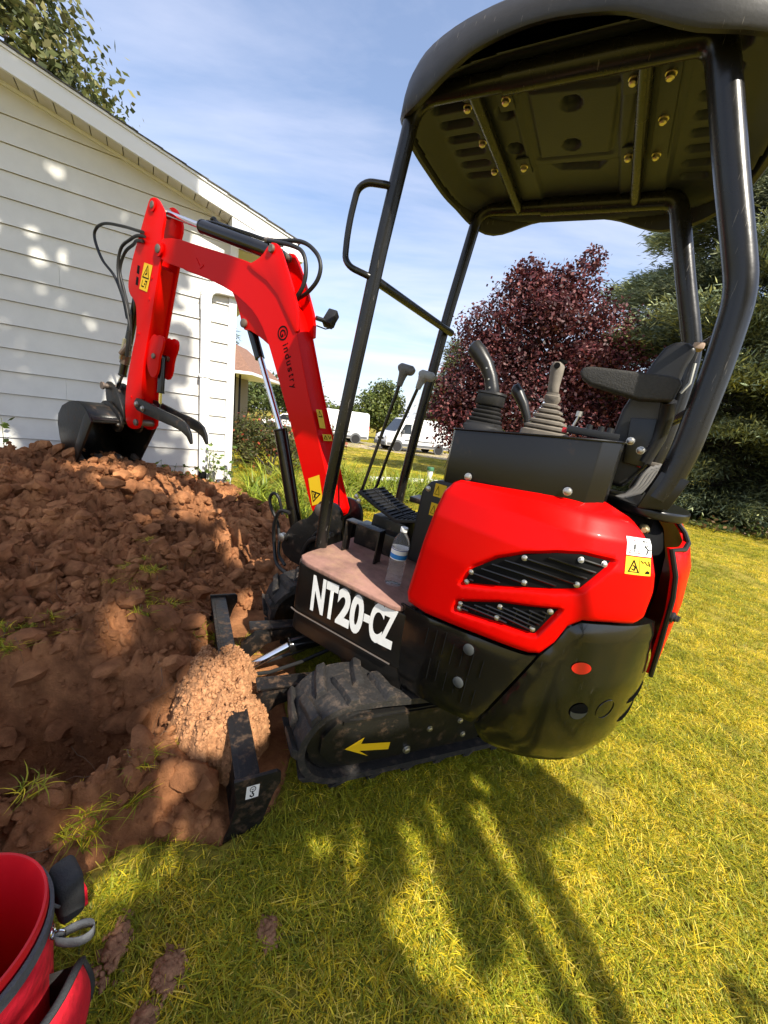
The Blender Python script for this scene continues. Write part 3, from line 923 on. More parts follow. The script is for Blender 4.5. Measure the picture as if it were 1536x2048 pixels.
# downspout with elbow
dsp = MB()
def rect_tube(b, pts, w, d):
    """pts in (t,n,z); w across the path in the wall plane, d off the wall"""
    vs, fs = [], []
    P_ = [Vector(p) for p in pts]
    for i, p in enumerate(P_):
        u = (P_[min(i + 1, len(P_) - 1)] - P_[max(i - 1, 0)]).normalized()
        nr = Vector((u.z, 0, -u.x)).normalized()
        for a, c in ((-1, -1), (1, -1), (1, 1), (-1, 1)):
            q = p + nr * (a * w / 2) + Vector((0, c * d / 2, 0)); vs.append(HW(q.x, q.y, q.z))
    for i in range(len(P_) - 1):
        for k in range(4): fs.append((i * 4 + k, i * 4 + (k + 1) % 4, i * 4 + 4 + (k + 1) % 4, i * 4 + 4 + k))
    fs += [(0, 1, 2, 3), tuple(len(vs) - 4 + k for k in (3, 2, 1, 0))]
    b.add(vs, fs)
rect_tube(dsp, [(.567, 4.945, .56), (.567, 4.945, 2.33)], .095, .068)
for o_ in (-.024, .024):
    rect_tube(dsp, [(.567 + o_, 4.910, .56), (.567 + o_, 4.910, 2.33)], .018, .010)
ds = hbuild(dsp, 'downspout', TRIM, bevel=.006)
el = MB(); pts = [(.567, 4.945, 2.31)]
for i in range(9):
    a = pi / 2 * i / 8; pts.append((.567 + .12 * (1 - cos(a)), 4.945, 2.44 + .12 * sin(a)))
pts.append((.93, 4.945, 2.57)); rect_tube(el, pts, .105, .076); elo = hbuild(el, 'downspout_elbow', TRIM, ds, bevel=.005)
for i in range(1, 9):
    a = pi / 2 * (i - .5) / 8; c = (.567 + .12 * (1 - cos(a)), 4.945, 2.44 + .12 * sin(a)); u = (sin(a), 0, cos(a))
    rb_ = MB(); rect_tube(rb_, [(c[0] - u[0] * .006, c[1], c[2] - u[2] * .006), (c[0] + u[0] * .006, c[1], c[2] + u[2] * .006)], .115, .086); hbuild(rb_, 'elbow_rib', TRIM, ds, bevel=.003, seg=1)
hbox(.505, .63, 4.90, 4.983, 1.62, 1.65, 'downspout_strap', TRIM, ds)
hbox(.52, .60, 4.89, 4.98, .485, .565, 'outlet', M['ink'], ds)

# white garden edging strips
WB = mat('white_edging', (.72, .71, .68), .6, var=.1, vscale=8)
def edging(p0, p1, h, label):
    b = MB(); n = 8
    for i in range(n):
        a, c = Vector(p0).lerp(Vector(p1), i / n), Vector(p0).lerp(Vector(p1), (i + 1) / n - .002)
        za, zc = float(gz(a.x, a.y)), float(gz(c.x, c.y))
        b.bar((a.x, a.y, za + h / 2 - .02), (c.x, c.y, zc + h / 2 - .02), .045, h)
    o = b.build('garden_edging', WB, bevel=.004)
    return tag(o, label, 'edging', 'white garden edging')
edging((-2.25, 4.12, 0), (-1.70, 4.58, 0), .08, 'short white edging strip at the foot of the house wall')
edging((-.35, 7.45, 0), (1.75, 9.65, 0), .10, 'long white edging strip behind the day lilies')

# ------------------------------------------------------------ planting by the house
LILY = leafmat2('lily_leaf', .45, .35)
PAL_L = [(.33, .38, .035), (.26, .33, .03), (.44, .45, .07), (.18, .25, .03)]
def clump(name, x, y, n, h, w, label, seed, pal=PAL_L, group='day lilies along the house', cat='day lily', rad=.12, lean=1.0):
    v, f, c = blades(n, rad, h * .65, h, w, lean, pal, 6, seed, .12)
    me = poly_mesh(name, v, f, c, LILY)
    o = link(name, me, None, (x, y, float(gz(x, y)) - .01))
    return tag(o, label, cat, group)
i = 0
for x, y, h, lab in ((-1.48, 4.30, .55, 'clump of bright day lily leaves right of the house corner, nearest the dirt heap'), (-1.20, 4.05, .50, None), (-1.0, 4.35, .55, None), (-1.62, 4.85, .62, None), (-1.25, 4.95, .62, None),
                     (-.85, 4.9, .55, None), (-.60, 5.4, .60, None), (-.20, 5.3, .55, None), (.10, 5.7, .60, None), (-.35, 6.0, .62, None), (.35, 6.2, .55, None), (.05, 6.5, .62, None), (-.62, 6.3, .65, None), (.62, 6.8, .55, None), (.30, 7.0, .6, None),
                     (-1.0, 5.6, .65, None), (-1.5, 5.6, .7, None), (-.9, 6.8, .62, None), (-.45, 4.85, .5, None), (.75, 7.4, .5, None), (-.1, 6.1, .6, None), (-.9, 3.95, .42, None), (-1.35, 3.75, .40, None)):
    clump('day_lily', x, y, 60, h * 1.22, .022, lab or ('day lily clump between the dirt heap and the boom cylinder' if x < -1.1 else 'day lily clump behind the foot of the red boom' if x < -.55 else 'day lily clump seen between the front canopy post and the travel levers' if x < .15 else 'day lily clump behind the travel levers, in front of the white edging'), 100 + i, lean=1.15); i += 1
SH = leafmat2('shrub_leaf', .5, .3)
def leaves(name, P_, Nn, size, cols, material, rg, bend_=.25, aspect=.62):
    """one small folded leaf per point"""
    n = len(P_)
    Nn = Nn / np.maximum(np.linalg.norm(Nn, axis=1, keepdims=True), 1e-6)
    ref = rg.normal(size=(n, 3)); U = np.cross(Nn, ref); U /= np.maximum(np.linalg.norm(U, axis=1, keepdims=True), 1e-6)
    Wv = np.cross(Nn, U)
    s = (size * rg.uniform(.6, 1.35, n))[:, None]
    a = P_ - U * s * .5; b_ = P_ + Wv * s * aspect * .5 - Nn * s * bend_ * .3; c = P_ + U * s * .5 - Nn * s * bend_ * .5; d = P_ - Wv * s * aspect * .5 - Nn * s * bend_ * .3
    V_ = np.stack([a, b_, c, d], 1).reshape(-1, 3)
    F_ = np.arange(4 * n).reshape(n, 4)
    me = np_mesh(name, V_, F_, material, False)
    vattr(me, 'col', np.repeat(np.concatenate([cols, np.ones((n, 1))], 1), 4, axis=0), 'FLOAT_COLOR')
    return me
def pal(rg, n, colors, jitter=.25):
    c = np.array(colors)[rg.integers(len(colors), size=n)]
    return c * rg.uniform(1 - jitter, 1 + jitter, (n, 1))
def crown_points(blobs, n, rg, shell=.5, squash=.8):
    w = np.array([b_[3] ** 2 for b_ in blobs]); k = rg.choice(len(blobs), size=n, p=w / w.sum())
    c = np.array([b_[:3] for b_ in blobs])[k]; r = np.array([b_[3] for b_ in blobs])[k]
    d = rg.normal(size=(n, 3)); d /= np.linalg.norm(d, axis=1, keepdims=True)
    rr = r * (shell + (1 - shell) * rg.random(n) ** .5) * (1 + .18 * rg.normal(size=n))
    P_ = c + d * rr[:, None] * np.array([1, 1, squash])
    N_ = d * .5 + rg.normal(size=(n, 3)) * .55 + np.array([0, 0, .45])
    return P_, N_
def trunk_mesh(h, r, limbs, rg, blobs, name, material, parent):
    b = MB()
    b.tube([(0, 0, -.2), (.02, 0, h * .25), (-.03, .02, h * .55), (.02, 0, h)], [r * 1.25, r, r * .75, r * .3], 10)
    for bl in blobs[:limbs]:
        z0 = min(max(.18 * h, bl[2] * .45), h * .8)
        e_ = Vector(bl[:3]); s0 = Vector((0, 0, z0))
        mid = s0.lerp(e_, .5) + Vector((rg.normal() * .1, rg.normal() * .1, .08 * h * rg.random()))
        b.tube([s0, mid, e_], [r * .5, r * .3, r * .08], 7)
        for q in range(3):
            e2 = e_ + Vector(rg.normal(size=3)) * bl[3] * .55
            b.tube([mid.lerp(e_, .5), e_.lerp(e2, .4), e2], [r * .2, r * .12, r * .04], 5)
    return b.build(name, material, parent, angle=60)
BARK = mat('grey_bark', (.085, .07, .058), .9, var=.3, vscale=14, bump=.5, bscale=40)
def broadleaf(name, x, y, blobs, n, size, colors, label, cat='tree', group=None, seed=0, shell=.45, trunk_h=3, trunk_r=.18, trans=.32, jitter=.3, z=None):
    rg = np.random.default_rng(seed)
    t_ = empty(name, (x, y, float(gz(x, y)) if z is None else z)); tag(t_, label, cat, group)
    P_, N_ = crown_points(blobs, n, rg, shell)
    k = np.array([fbm(P_[:, 0] * .9, P_[:, 2] * .9 + P_[:, 1], seed, 3)]).ravel()
    cols = pal(rg, n, colors, jitter) * (.75 + .55 * smooth(.35, .6, k))[:, None]
    me = leaves('crown', P_, N_, size, cols, leafmat2(name + '_leaf', .5, trans), rg)
    link('crown', me, t_)
    trunk_mesh(trunk_h, trunk_r, 8, rg, blobs, 'trunk', BARK, t_)
    return t_
def rand_blobs(rg, n, cx, cy, cz, rx, ry, rz, r0, r1):
    o = []
    for i in range(n):
        d = rg.normal(size=3); d /= np.linalg.norm(d); q = rg.random() ** (1 / 3) * .85
        o.append((cx + d[0] * rx * q, cy + d[1] * ry * q, cz + d[2] * rz * q, rg.uniform(r0, r1)))
    return o
rg = np.random.default_rng(5)
# dark shrubs in the bed with reddish flowers
for j, (x, y, h, lab) in enumerate(((-2.55, 6.9, 1.15, 'tall dark green shrub with rusty flowers just right of the house corner'), (-1.95, 6.3, 1.0, 'bushy dark shrub with a few red flowers behind the boom cylinder'), (-1.45, 7.2, .95, 'low dark shrub half hidden behind the red boom'))):
    bl = rand_blobs(rg, 12, 0, 0, h * .5, .55, .55, h * .42, .16, .32)
    t_ = empty('garden_shrub', (x, y, float(gz(x, y)))); tag(t_, lab, 'shrub', 'shrubs in the flower bed')
    P_, N_ = crown_points(bl, 3800, rg, .3, 1)
    link('crown', leaves('crown', P_, N_, .060, pal(rg, 3800, [(.06, .075, .022), (.09, .11, .03), (.12, .11, .035), (.075, .06, .03)]), SH, rg, aspect=.4), t_)
    P_, N_ = crown_points(bl, 110, rg, .95, 1)
    link('flowers', leaves('flowers', P_, N_, .055, pal(rg, 110, [(.42, .10, .05), (.45, .16, .10), (.30, .06, .03)]), SH, rg, aspect=.9), t_)
    b = MB()
    for q in bl[:6]: b.tube([(0, 0, -.05), (q[0] * .4, q[1] * .4, q[2] * .5), q[:3]], [.02, .014, .005], 5)
    b.build('stem', BARK, t_)
# weeds against the wall
def weed(x, y, h, n, label, seed):
    rg = np.random.default_rng(seed); t_ = empty('weed', (x, y, float(gz(x, y)))); tag(t_, label, 'weed', 'weeds against the house wall')
    b = MB(); P_, N_ = [], []
    for s in range(n):
        a = rg.uniform(0, 6.28); tip = Vector((.16 * cos(a) * rg.random(), .16 * sin(a) * rg.random(), h * rg.uniform(.6, 1)))
        mid = tip * .5 + Vector((rg.normal() * .03, rg.normal() * .03, 0))
        b.tube([(0, 0, -.03), mid, tip], [.005, .004, .002], 5)
        for k in range(9):
            q = (mid * (1 - k / 8) + tip * (k / 8)) if k > 1 else mid * (.6 + .2 * k)
            P_.append(q + Vector(rg.normal(size=3)) * .035); N_.append((rg.normal() * .6, rg.normal() * .6, .8))
    b.build('stem', mat('green_stem', (.12, .13, .04), .7), t_)
    link('leaf', leaves('leaf', np.array(P_), np.array(N_), .062, pal(rg, len(P_), [(.13, .19, .04), (.18, .24, .05), (.09, .14, .03)]), SH, rg), t_)
weed(*(WD * .60 + WN * 4.78).to_2d(), .72, 6, 'tall leafy weed in front of the downspout foot', 31)
weed(*(WD * .78 + WN * 4.74).to_2d(), .62, 5, 'leafy weed at the white corner post of the house', 32)
weed(*(WD * .18 + WN * 4.72).to_2d(), .62, 2, 'thin single weed stalk against the siding behind the bucket thumb', 33)
weed(*(WD * .36 + WN * 4.75).to_2d(), .45, 3, 'small spindly weed between the stalk and the downspout', 34)
weed(*(WD * -1.15 + WN * 4.72).to_2d(), .70, 2, 'weed stalk against the siding at the left edge of the picture', 35)
clump('grass_clump', -2.05, 4.28, 40, .34, .010, 'clump of tall dark grass at the foot of the white corner post', 77, [(.10, .14, .03), (.14, .18, .035)], None, 'grass clump', .14, .9)

# pipe with green cap
b = MB(); x, y = .91, 8.6; zg = float(gz(x, y))
pt = empty('vent_pipe', (x, y, zg)); tag(pt, 'white standpipe with green cap standing in the lawn by the edging', 'pipe')
b.lathe([(.062, -.1), (.062, .34), (.066, .345)], n=20); b.build('pipe', WB, pt)
b = MB(); b.lathe([(.078, .30), (.080, .305), (.080, .36), (.074, .375), (.0, .378)], n=20); b.build('cap', mat('green_cap', (.05, .16, .075), .5), pt)

# ------------------------------------------------------------ trees
rg = np.random.default_rng(9)
MAPLE = [(.062, .016, .019), (.095, .023, .026), (.14, .034, .034), (.045, .014, .017), (.19, .075, .07)]
bl = [(0, 0, 3.0, 2.2), (-1.5, 0, 2.5, 1.4), (1.7, -.3, 2.2, 1.6), (-.6, 0, 5.2, 1.5), (.55, .2, 5.6, 1.5), (-2.2, -.2, 1.75, .95), (2.6, 0, 1.4, 1.2), (.1, -.6, 1.2, 1.4), (-1.3, -.2, 4.1, 1.3), (1.5, 0, 4.3, 1.2),
      (-.45, 0, 6.7, .9), (.95, 0, 7.2, .75), (1.25, 0, 7.9, .45), (-.75, 0, 7.35, .5), (.3, 0, 6.9, .8), (2.5, .2, 3.0, 1.0), (-2.2, .2, 2.7, .9)]
bl += [(-1.75, 0, 4.5, 1.15), (1.95, 0, 4.5, 1.2), (-2.5, 0, 3.3, 1.0), (2.9, 0, 3.4, 1.1), (-1.0, 0, 6.3, .95), (1.5, 0, 6.3, .9), (.2, 0, 6.4, 1.0), (-.9, 0, 7.0, .6), (3.1, 0, 4.4, 1.2), (2.3, 0, 5.7, 1.0), (3.4, .2, 2.6, 1.1), (-2.0, 0, 5.4, .9), (-2.7, 0, 2.5, .9)]
bl += rand_blobs(rg, 34, 0, 0, 3.8, 3.2, 2.6, 3.6, .35, .7)
broadleaf('red_maple', 4.6, 14.6, bl, 74000, .13, MAPLE, 'dark red leaved maple in full leaf behind the joysticks', seed=3, shell=.55, trunk_h=6, trunk_r=.2, trans=.25)
# spruces
def spruce(x, y, h, prof, n_br, label, seed, tips, inner, group=None, dens=44, lift=.3, size=.34, z=None, name='spruce_tree', droop=.22):
    rg = np.random.default_rng(seed)
    t_ = empty(name, (x, y, float(gz(x, y)) if z is None else z)); tag(t_, label, 'tree', group)
    b = MB(); b.tube([(0, 0, -.3), (0, 0, h * .5), (0, 0, h * .98)], [h * .018, h * .011, h * .002], 9)
    Ps, Ds, Cs, Sz = [], [], [], []
    for i in range(n_br):
        u = (i + rg.random()) / n_br
        zb = lift + (h - lift) * u ** 1.08
        R = np.interp(zb / h, [p[0] for p in prof], [p[1] for p in prof]) * rg.uniform(.72, 1.1)
        a = rg.uniform(0, 2 * pi)
        d = np.array([cos(a), sin(a), 0])
        up0 = .18 * (zb / h) - .05
        m_ = int(max(8, dens * R / prof[0][1]))
        end = d * R + np.array([0, 0, R * (up0 - droop * .3)])
        if i % 2 == 0: b.tube([(0, 0, zb), d * R * .55 + np.array([0, 0, zb + R * (up0 * .5 - droop * .25)]), end + np.array([0, 0, zb])], [h * .0042, h * .0025, h * .0008], 5)
        for k in range(m_):
            t = .22 + .78 * rg.random() ** .7
            side = rg.choice([-1, 1]) * (1 - t * .75) * R * .42 * rg.random()
            perp = np.array([-d[1], d[0], 0])
            p = d * R * t + perp * side + np.array([0, 0, zb + R * (up0 * t - droop * t * t + .10 * t ** 4) + rg.normal() * .05 - .06 * abs(side)])
            dirv = d * (.6 + .4 * t) + perp * np.sign(side) * .7 * (1.05 - t) + np.array([0, 0, -.18 + .25 * t + rg.normal() * .15])
            Ps.append(p); Ds.append(dirv / np.linalg.norm(dirv)); Sz.append(rg.uniform(.7, 1.25))
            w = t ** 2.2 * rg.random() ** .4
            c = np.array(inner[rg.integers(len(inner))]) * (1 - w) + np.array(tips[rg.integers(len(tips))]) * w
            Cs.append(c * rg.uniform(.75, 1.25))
    b.build('trunk', BARK, t_, angle=60)
    Ps, Ds, Cs, Sz = map(np.array, (Ps, Ds, Cs, Sz))
    V_, F_, C_ = [], [], []
    for rep in range(11):
        off = rg.normal(size=Ps.shape) * size * .62
        dd = Ds + rg.normal(size=Ps.shape) * .38; dd /= np.linalg.norm(dd, axis=1, keepdims=True)
        nn = np.cross(dd, rg.normal(size=Ps.shape)); nn /= np.linalg.norm(nn, axis=1, keepdims=True)
        s = (Sz * size)[:, None]
        p = Ps + off
        V_.append(np.stack([p, p + dd * s * .45 + nn * s * .075, p + dd * s, p + dd * s * .45 - nn * s * .075], 1).reshape(-1, 3)); C_.append(np.repeat(Cs * rg.uniform(.85, 1.15, (len(Cs), 1)), 4, axis=0))
    V_ = np.vstack(V_); C_ = np.vstack(C_)
    me = np_mesh('needles', V_, np.arange(len(V_)).reshape(-1, 4), leafmat2('needle', .6, .12))
    vattr(me, 'col', np.concatenate([C_, np.ones((len(C_), 1))], 1), 'FLOAT_COLOR')
    link('crown', me, t_)
    return t_
LIT_TIPS = [(.46, .51, .26), (.52, .54, .23), (.34, .42, .26)]  # sunlight on the branch ends painted as pale needle colours
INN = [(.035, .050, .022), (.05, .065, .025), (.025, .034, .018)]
spruce(12.3, 14.6, 16, [(0, 3.2), (.12, 4.2), (.34, 6.2), (.5, 5.6), (.75, 3.2), (1, .1)], 230, 'big spruce with pale sunlit branch tips at the right, beside the red maple', 4, LIT_TIPS, INN, 'big spruces on the right', 150, .3, .25)
spruce(16.2, 12.6, 15, [(0, 4.0), (.3, 5.0), (.6, 3.6), (1, .1)], 190, 'dark spruce at the right edge of the picture, shade put into its needle colour', 6, [(.07, .09, .035), (.10, .11, .05)], INN, 'big spruces on the right', 140, .2, .27)  # darker tip colours paint this spruce as shaded
spruce(5.0, 41, 10.5, [(0, 2.6), (.3, 2.2), (.7, 1.1), (1, .05)], 90, 'yellowish distant spruce behind the parked van', 8, [(.20, .22, .08), (.25, .24, .09)], [(.08, .09, .04)], 'far spruces', 40, .3, .5)
spruce(-13.6, 31, 7.5, [(0, 1.9), (.4, 1.3), (1, .05)], 80, 'slim distant spruce seen between the house and the boom', 9, [(.11, .14, .07)], INN, 'far spruces', 34, .3, .42)
GR = [(.10, .13, .03), (.14, .17, .04), (.075, .10, .025), (.18, .20, .05)]
rg = np.random.default_rng(21)
broadleaf('green_tree', -1.9, 45, [(0, 0, 3.6, 2.6), (-1, 0, 2.4, 2.0), (1.2, 0, 2.6, 2.0), (.2, 0, 5.3, 1.6), (-1.2, 0, 4.2, 1.3), (1.4, 0, 4.4, 1.3)] + rand_blobs(rg, 16, 0, 0, 3.6, 2.6, 2.2, 2.8, .5, .9), 7000, .34, GR, 'round green tree behind the two parked white vans', seed=22)
broadleaf('green_tree', -11.6, 44, [(0, 0, 4.2, 2.6), (1.6, 0, 3.0, 2.2), (-1.4, 0, 3.0, 2.0), (.6, 0, 6.2, 1.6)] + rand_blobs(rg, 14, .2, 0, 4, 2.6, 2.2, 3.0, .5, .9), 6000, .36, [(.085, .12, .035), (.12, .15, .045)], 'green tree far off between the house and the boom', seed=23)
broadleaf('green_tree', -7.0, 60, [(0, 0, 2.4, 2.4), (2.6, 0, 2.2, 2.0), (-2.6, 0, 2.2, 2.0)] + rand_blobs(rg, 10, 0, 0, 2.4, 4, 2, 1.6, .5, .9), 4500, .4, GR, 'low dark tree on the horizon just right of the boom', seed=24)
broadleaf('green_tree', 9.5, 46, [(0, 0, 4, 3), (3, 0, 3, 2.6), (-3, 0, 3, 2.4)] + rand_blobs(rg, 14, 0, 0, 3.6, 4, 2, 3, .6, 1.1), 6000, .4, [(.16, .17, .04), (.12, .14, .035)], 'yellow green tree glimpsed behind the red maple', seed=25)
broadleaf('green_tree', -24, 48, [(0, 0, 4, 3), (4, 0, 3.4, 2.6), (8, 0, 3.2, 2.6)] + rand_blobs(rg, 20, 4, 0, 3.4, 6, 2, 3, .6, 1.1), 8000, .4, [(.09, .12, .035), (.12, .14, .04)], 'broad green tree behind the neighbouring roof', seed=26)
broadleaf('green_tree', 19, 26, [(0, 0, 3, 3), (3, 0, 4, 3), (-2, 0, 2, 2.4), (1, 0, 6, 2.4)] + rand_blobs(rg, 20, 0, 0, 4, 4, 3, 4, .6, 1.1), 9000, .28, [(.13, .15, .03), (.17, .18, .04), (.08, .1, .03)], 'light green tree showing through between the maple and the spruce', seed=27)
TLC = [(.13, .15, .05), (.18, .19, .06), (.09, .11, .04), (.24, .22, .08)]
broadleaf('shade_tree', -9.6, 11.2, [(.5, 0, 8.6, 1.5), (-1, 0, 9.6, 1.8), (1.3, 0, 7.6, .9), (-2.5, 0, 8.5, 2.0), (1.7, .4, 7.5, .55), (-.2, 0, 10.6, 1.2), (-3, 0, 11, 1.6), (.4, 0, 7.4, 1.1)] + rand_blobs(rg, 12, -.8, 0, 8.6, 2.6, 1.6, 2.0, .4, .7), 9500, .19, TLC,
          'leafy tree rising over the house roof at upper left', seed=28, shell=.4, trunk_h=8, trunk_r=.25)

# unseen tree behind the viewer; leaves laid along sun rays to shape the dapples
PV = np.array([-cos(SUN_AZ), sin(SUN_AZ)]); AV = np.array([-sin(SUN_AZ), -cos(SUN_AZ)])
rg = np.random.default_rng(40)
cot = 1 / tan(SUN_EL)
def pa(x, y, z=0): return x * PV[0] + y * PV[1], x * AV[0] + y * AV[1] + z * cot
def leaves_over(n_, p0, p1, a0, a1, hh, keepf):
    p_, a_ = rg.uniform(p0, p1, n_), rg.uniform(a0, a1, n_)
    k = keepf(p_, a_)
    p_, a_ = p_[k], a_[k]
    h_ = rg.uniform(hh[0], hh[1], len(p_)) + .8 * fbm(p_, a_, 3, 3)
    G_ = p_[:, None] * PV + a_[:, None] * AV
    return np.concatenate([G_ - h_[:, None] * cot * AV, h_[:, None]], 1)
LIT = [[(1.05, 1.51), (1.01, 1.32), (1.01, 1.22), (.79, 1.12), (.69, .98), (.58, .88), (.51, .76), (.40, .67), (.2, .45), (.88, .3), (1.6, .5), (2.6, 1.88), (1.53, 1.9)],
       [(.45, 1.20), (.58, 1.22), (.67, .97), (.72, .95), (.56, .82), (.49, .97)],
       [(.18, 1.12), (.27, 1.10), (.35, .96), (.40, .82), (.44, .66), (.33, .66), (.17, .76), (.14, .85), (.24, .94)],
       [(.02, 1.10), (.06, 1.10), (.09, .95), (.03, .93)], [(.30, 1.22), (.34, 1.22), (.37, 1.10), (.33, 1.10)]]
LIT = [[pa(*q) for q in pl] for pl in LIT]
GAPS = [(*pa(x, y, z), r1, r2) for x, y, z, r1, r2 in (
    (-.56, 1.37, .15, .24, .26), (-.42, 1.28, .15, .12, .12), (-.92, .94, 0, .13, .08), (-1.28, 1.75, .08, .07, .22), (-.80, 1.30, -.2, .06, .10), (-.39, 1.62, 0, .09, .07),
    (-2.0, 3.22, .58, .42, .20), (-1.5, 3.0, .42, .2, .14), (-2.5, 3.2, .6, .2, .14), (-1.75, 2.75, .42, .08, .08), (-1.0, 3.3, .2, .05, .05),
    (-2.15, 3.22, 2.2, .22, .4), (-2.3, 3.3, 1.7, .26, .3), (-2.35, 3.3, 1.2, .2, .25), (-.45, 2.2, 1.15, .25, .4), (-.62, 2.35, 1.45, .2, .2),
    (-.05, 1.6, .74, .35, .35), (-.3, 1.75, .75, .15, .2), (-.9, 2.5, 2.0, .12, .25),
    (-3.36, 3.78, 2.43, .075, .10), (-3.40, 3.76, 2.62, .06, .07), (-3.22, 3.88, 2.45, .05, .12), (-3.37, 3.78, 2.16, .05, .06), (-3.07, 3.98, 1.95, .04, .10), (-3.62, 3.62, 2.6, .06, .12), (-3.65, 3.6, .78, .10, .12), (-3.5, 3.7, 1.4, .03, .07),
    (-2.29, 4.47, 2.40, .17, .10), (-2.33, 4.44, 2.20, .20, .08), (-2.45, 4.35, 1.95, .12, .06), (-2.04, 4.63, 2.3, .10, .16), (-2.06, 4.61, 1.95, .08, .08), (-2.37, 4.42, 1.42, .16, .08), (-2.06, 4.61, 1.42, .08, .07),
    (-2.32, 4.45, 1.05, .22, .09), (-2.05, 4.62, 1.0, .08, .14), (-2.2, 4.5, .75, .2, .07), (-2.55, 4.3, .8, .15, .05), (-1.9, 4.7, 3.0, .3, .2))]
def in_gap(p_, a_, k=1.0):
    g = np.zeros(len(p_), bool)
    for gp, ga, r1, r2 in GAPS: g |= ((p_ - gp) / (r1 * k)) ** 2 + ((a_ - ga) / (r2 * k)) ** 2 < 1
    return g
def keep_low(p_, a_):
    k = p_ < np.interp(a_, [.0, .9, 1.15, 1.45], [1.6, 1.6, .75, .55])
    wob = .02 * (fbm(p_ * 14, a_ * 14, 5, 3) - .45) * 2
    P_ = np.stack([p_, a_], 1)
    for pl in LIT: k &= sdf_poly(P_, pl) + wob > 0
    k &= ~in_gap(p_, a_)
    th = fbm(p_ * 5 + 1, a_ * 5, 9, 3)
    return k & (rg.random(len(p_)) < np.clip(1.05 - 1.1 * smooth(.52, .68, th), .08, .85))
def keep_high(p_, a_):
    e_ = np.interp(a_, [1.2, 1.45, 2.25, 2.5, 3.5, 3.9, 4.6, 5.2, 9.5], [.58, .50, .45, 1.12, 1.15, .6, .55, 1.0, 1.15]) + .2 * (fbm(p_ * 0 + 1.3, a_ * 3.0, 3, 3) - .45)
    k = (p_ < e_) & ~in_gap(p_, a_, 1.12)
    th = fbm(p_ * 2.3 + 4, a_ * 2.3, 13, 4)
    return k & (rg.random(len(p_)) < np.clip(1.15 - 1.2 * smooth(.66, .82, th), .1, 1))
Plo = leaves_over(46000, -1.6, 1.6, -.1, 1.45, (2.4, 3.0), keep_low)
Phi = leaves_over(62000, -4.5, 1.3, 1.2, 9.3, (6.5, 9.0), keep_high)
tcx, tcy = 2.6, -4.9
t_ = empty('shade_tree', (tcx, tcy, float(gz(tcx, tcy)))); tag(t_, 'unseen yard tree behind the viewer, leaves laid out to shape its dapples', 'tree')
loc0 = np.array([tcx, tcy, float(gz(tcx, tcy))])
YL = leafmat2('yard_tree_leaf', .5, .12)
for Pt, sz_, nm in ((Phi, .125, 'crown'), (Plo, .058, 'added_low_leaves')):  # small low leaves added to cut crisp light fingers on the lawn
    nL = rg.normal(size=Pt.shape) * .5 + np.array(SUNV) * .9
    link(nm, leaves(nm, Pt - loc0, nL, sz_, pal(rg, len(Pt), GR), YL, rg), t_)
trunk_mesh(8.2, .26, 14, rg, [(q[0] - loc0[0], q[1] - loc0[1], q[2] - loc0[2], .8) for q in np.vstack([Phi[rg.choice(len(Phi), 9)], Plo[rg.choice(len(Plo), 5)]])], 'trunk', BARK, t_)

# ground cover bed under the spruces
n_ = 26000
x_, y_ = rg.uniform(8.4, 24, n_), rg.uniform(9.5, 27, n_)
az_ = np.degrees(np.arctan2(x_, y_)); d_ = np.hypot(x_, y_)
okb = (az_ > 31) & (d_ > 14.2 + .6 * np.sin(az_ * .9) + .02 * (az_ - 40) ** 2 * .2) & (rg.random(n_) < np.clip(22 / d_, 0, 1) ** 2)
x_, y_ = x_[okb], y_[okb]
z_ = gz(x_, y_) + .05 + rg.random(len(x_)) * (.10 + .30 * smooth(.4, .6, fbm(x_ * .7, y_ * .7, 8, 3)))
me = leaves('ground_cover', np.stack([x_, y_, z_], 1), rg.normal(size=(len(x_), 3)) * .5 + np.array([0, 0, .7]), .16, pal(rg, len(x_), [(.06, .09, .02), (.10, .13, .03), (.15, .15, .04), (.16, .09, .04), (.04, .06, .018)], .4), SH, rg)
tag(link('ground_cover', me), 'low leafy ground cover under the spruces', kind='stuff')

# ------------------------------------------------------------ driveway and parked vehicles
b = MB(); dv_ = [(-40, 30.5), (-12, 27.0), (0, 27.2), (12, 23.6), (40, 20.5), (40, 24.0), (12, 31.5), (0, 35), (-12, 36), (-40, 38)]
b.add([(x, y, -.545) for x, y in dv_] + [(x, y, -.62) for x, y in dv_], [list(range(len(dv_)))] + [(i, (i + 1) % len(dv_), len(dv_) + (i + 1) % len(dv_), len(dv_) + i) for i in range(len(dv_))])
tag(b.build('driveway', mat('pale_gravel', (.36, .29, .22), .95, var=.25, vscale=3, bump=.4, bscale=30)), 'pale gravel driveway with parked vans', kind='structure')
VW = mat('white_van_paint', (.80, .80, .79), .3, coat=.4)
VG = mat('van_glass', (.02, .024, .028), .08, spec=.8)
VP = mat('grey_van_plastic', (.10, .105, .11), .6)
TY = mat('tyre', (.018, .018, .018), .85)
RIM = mat('steel_rim', (.42, .42, .43), .4, .6)
TAIL = mat('tail_lamp', (.45, .02, .02), .25)
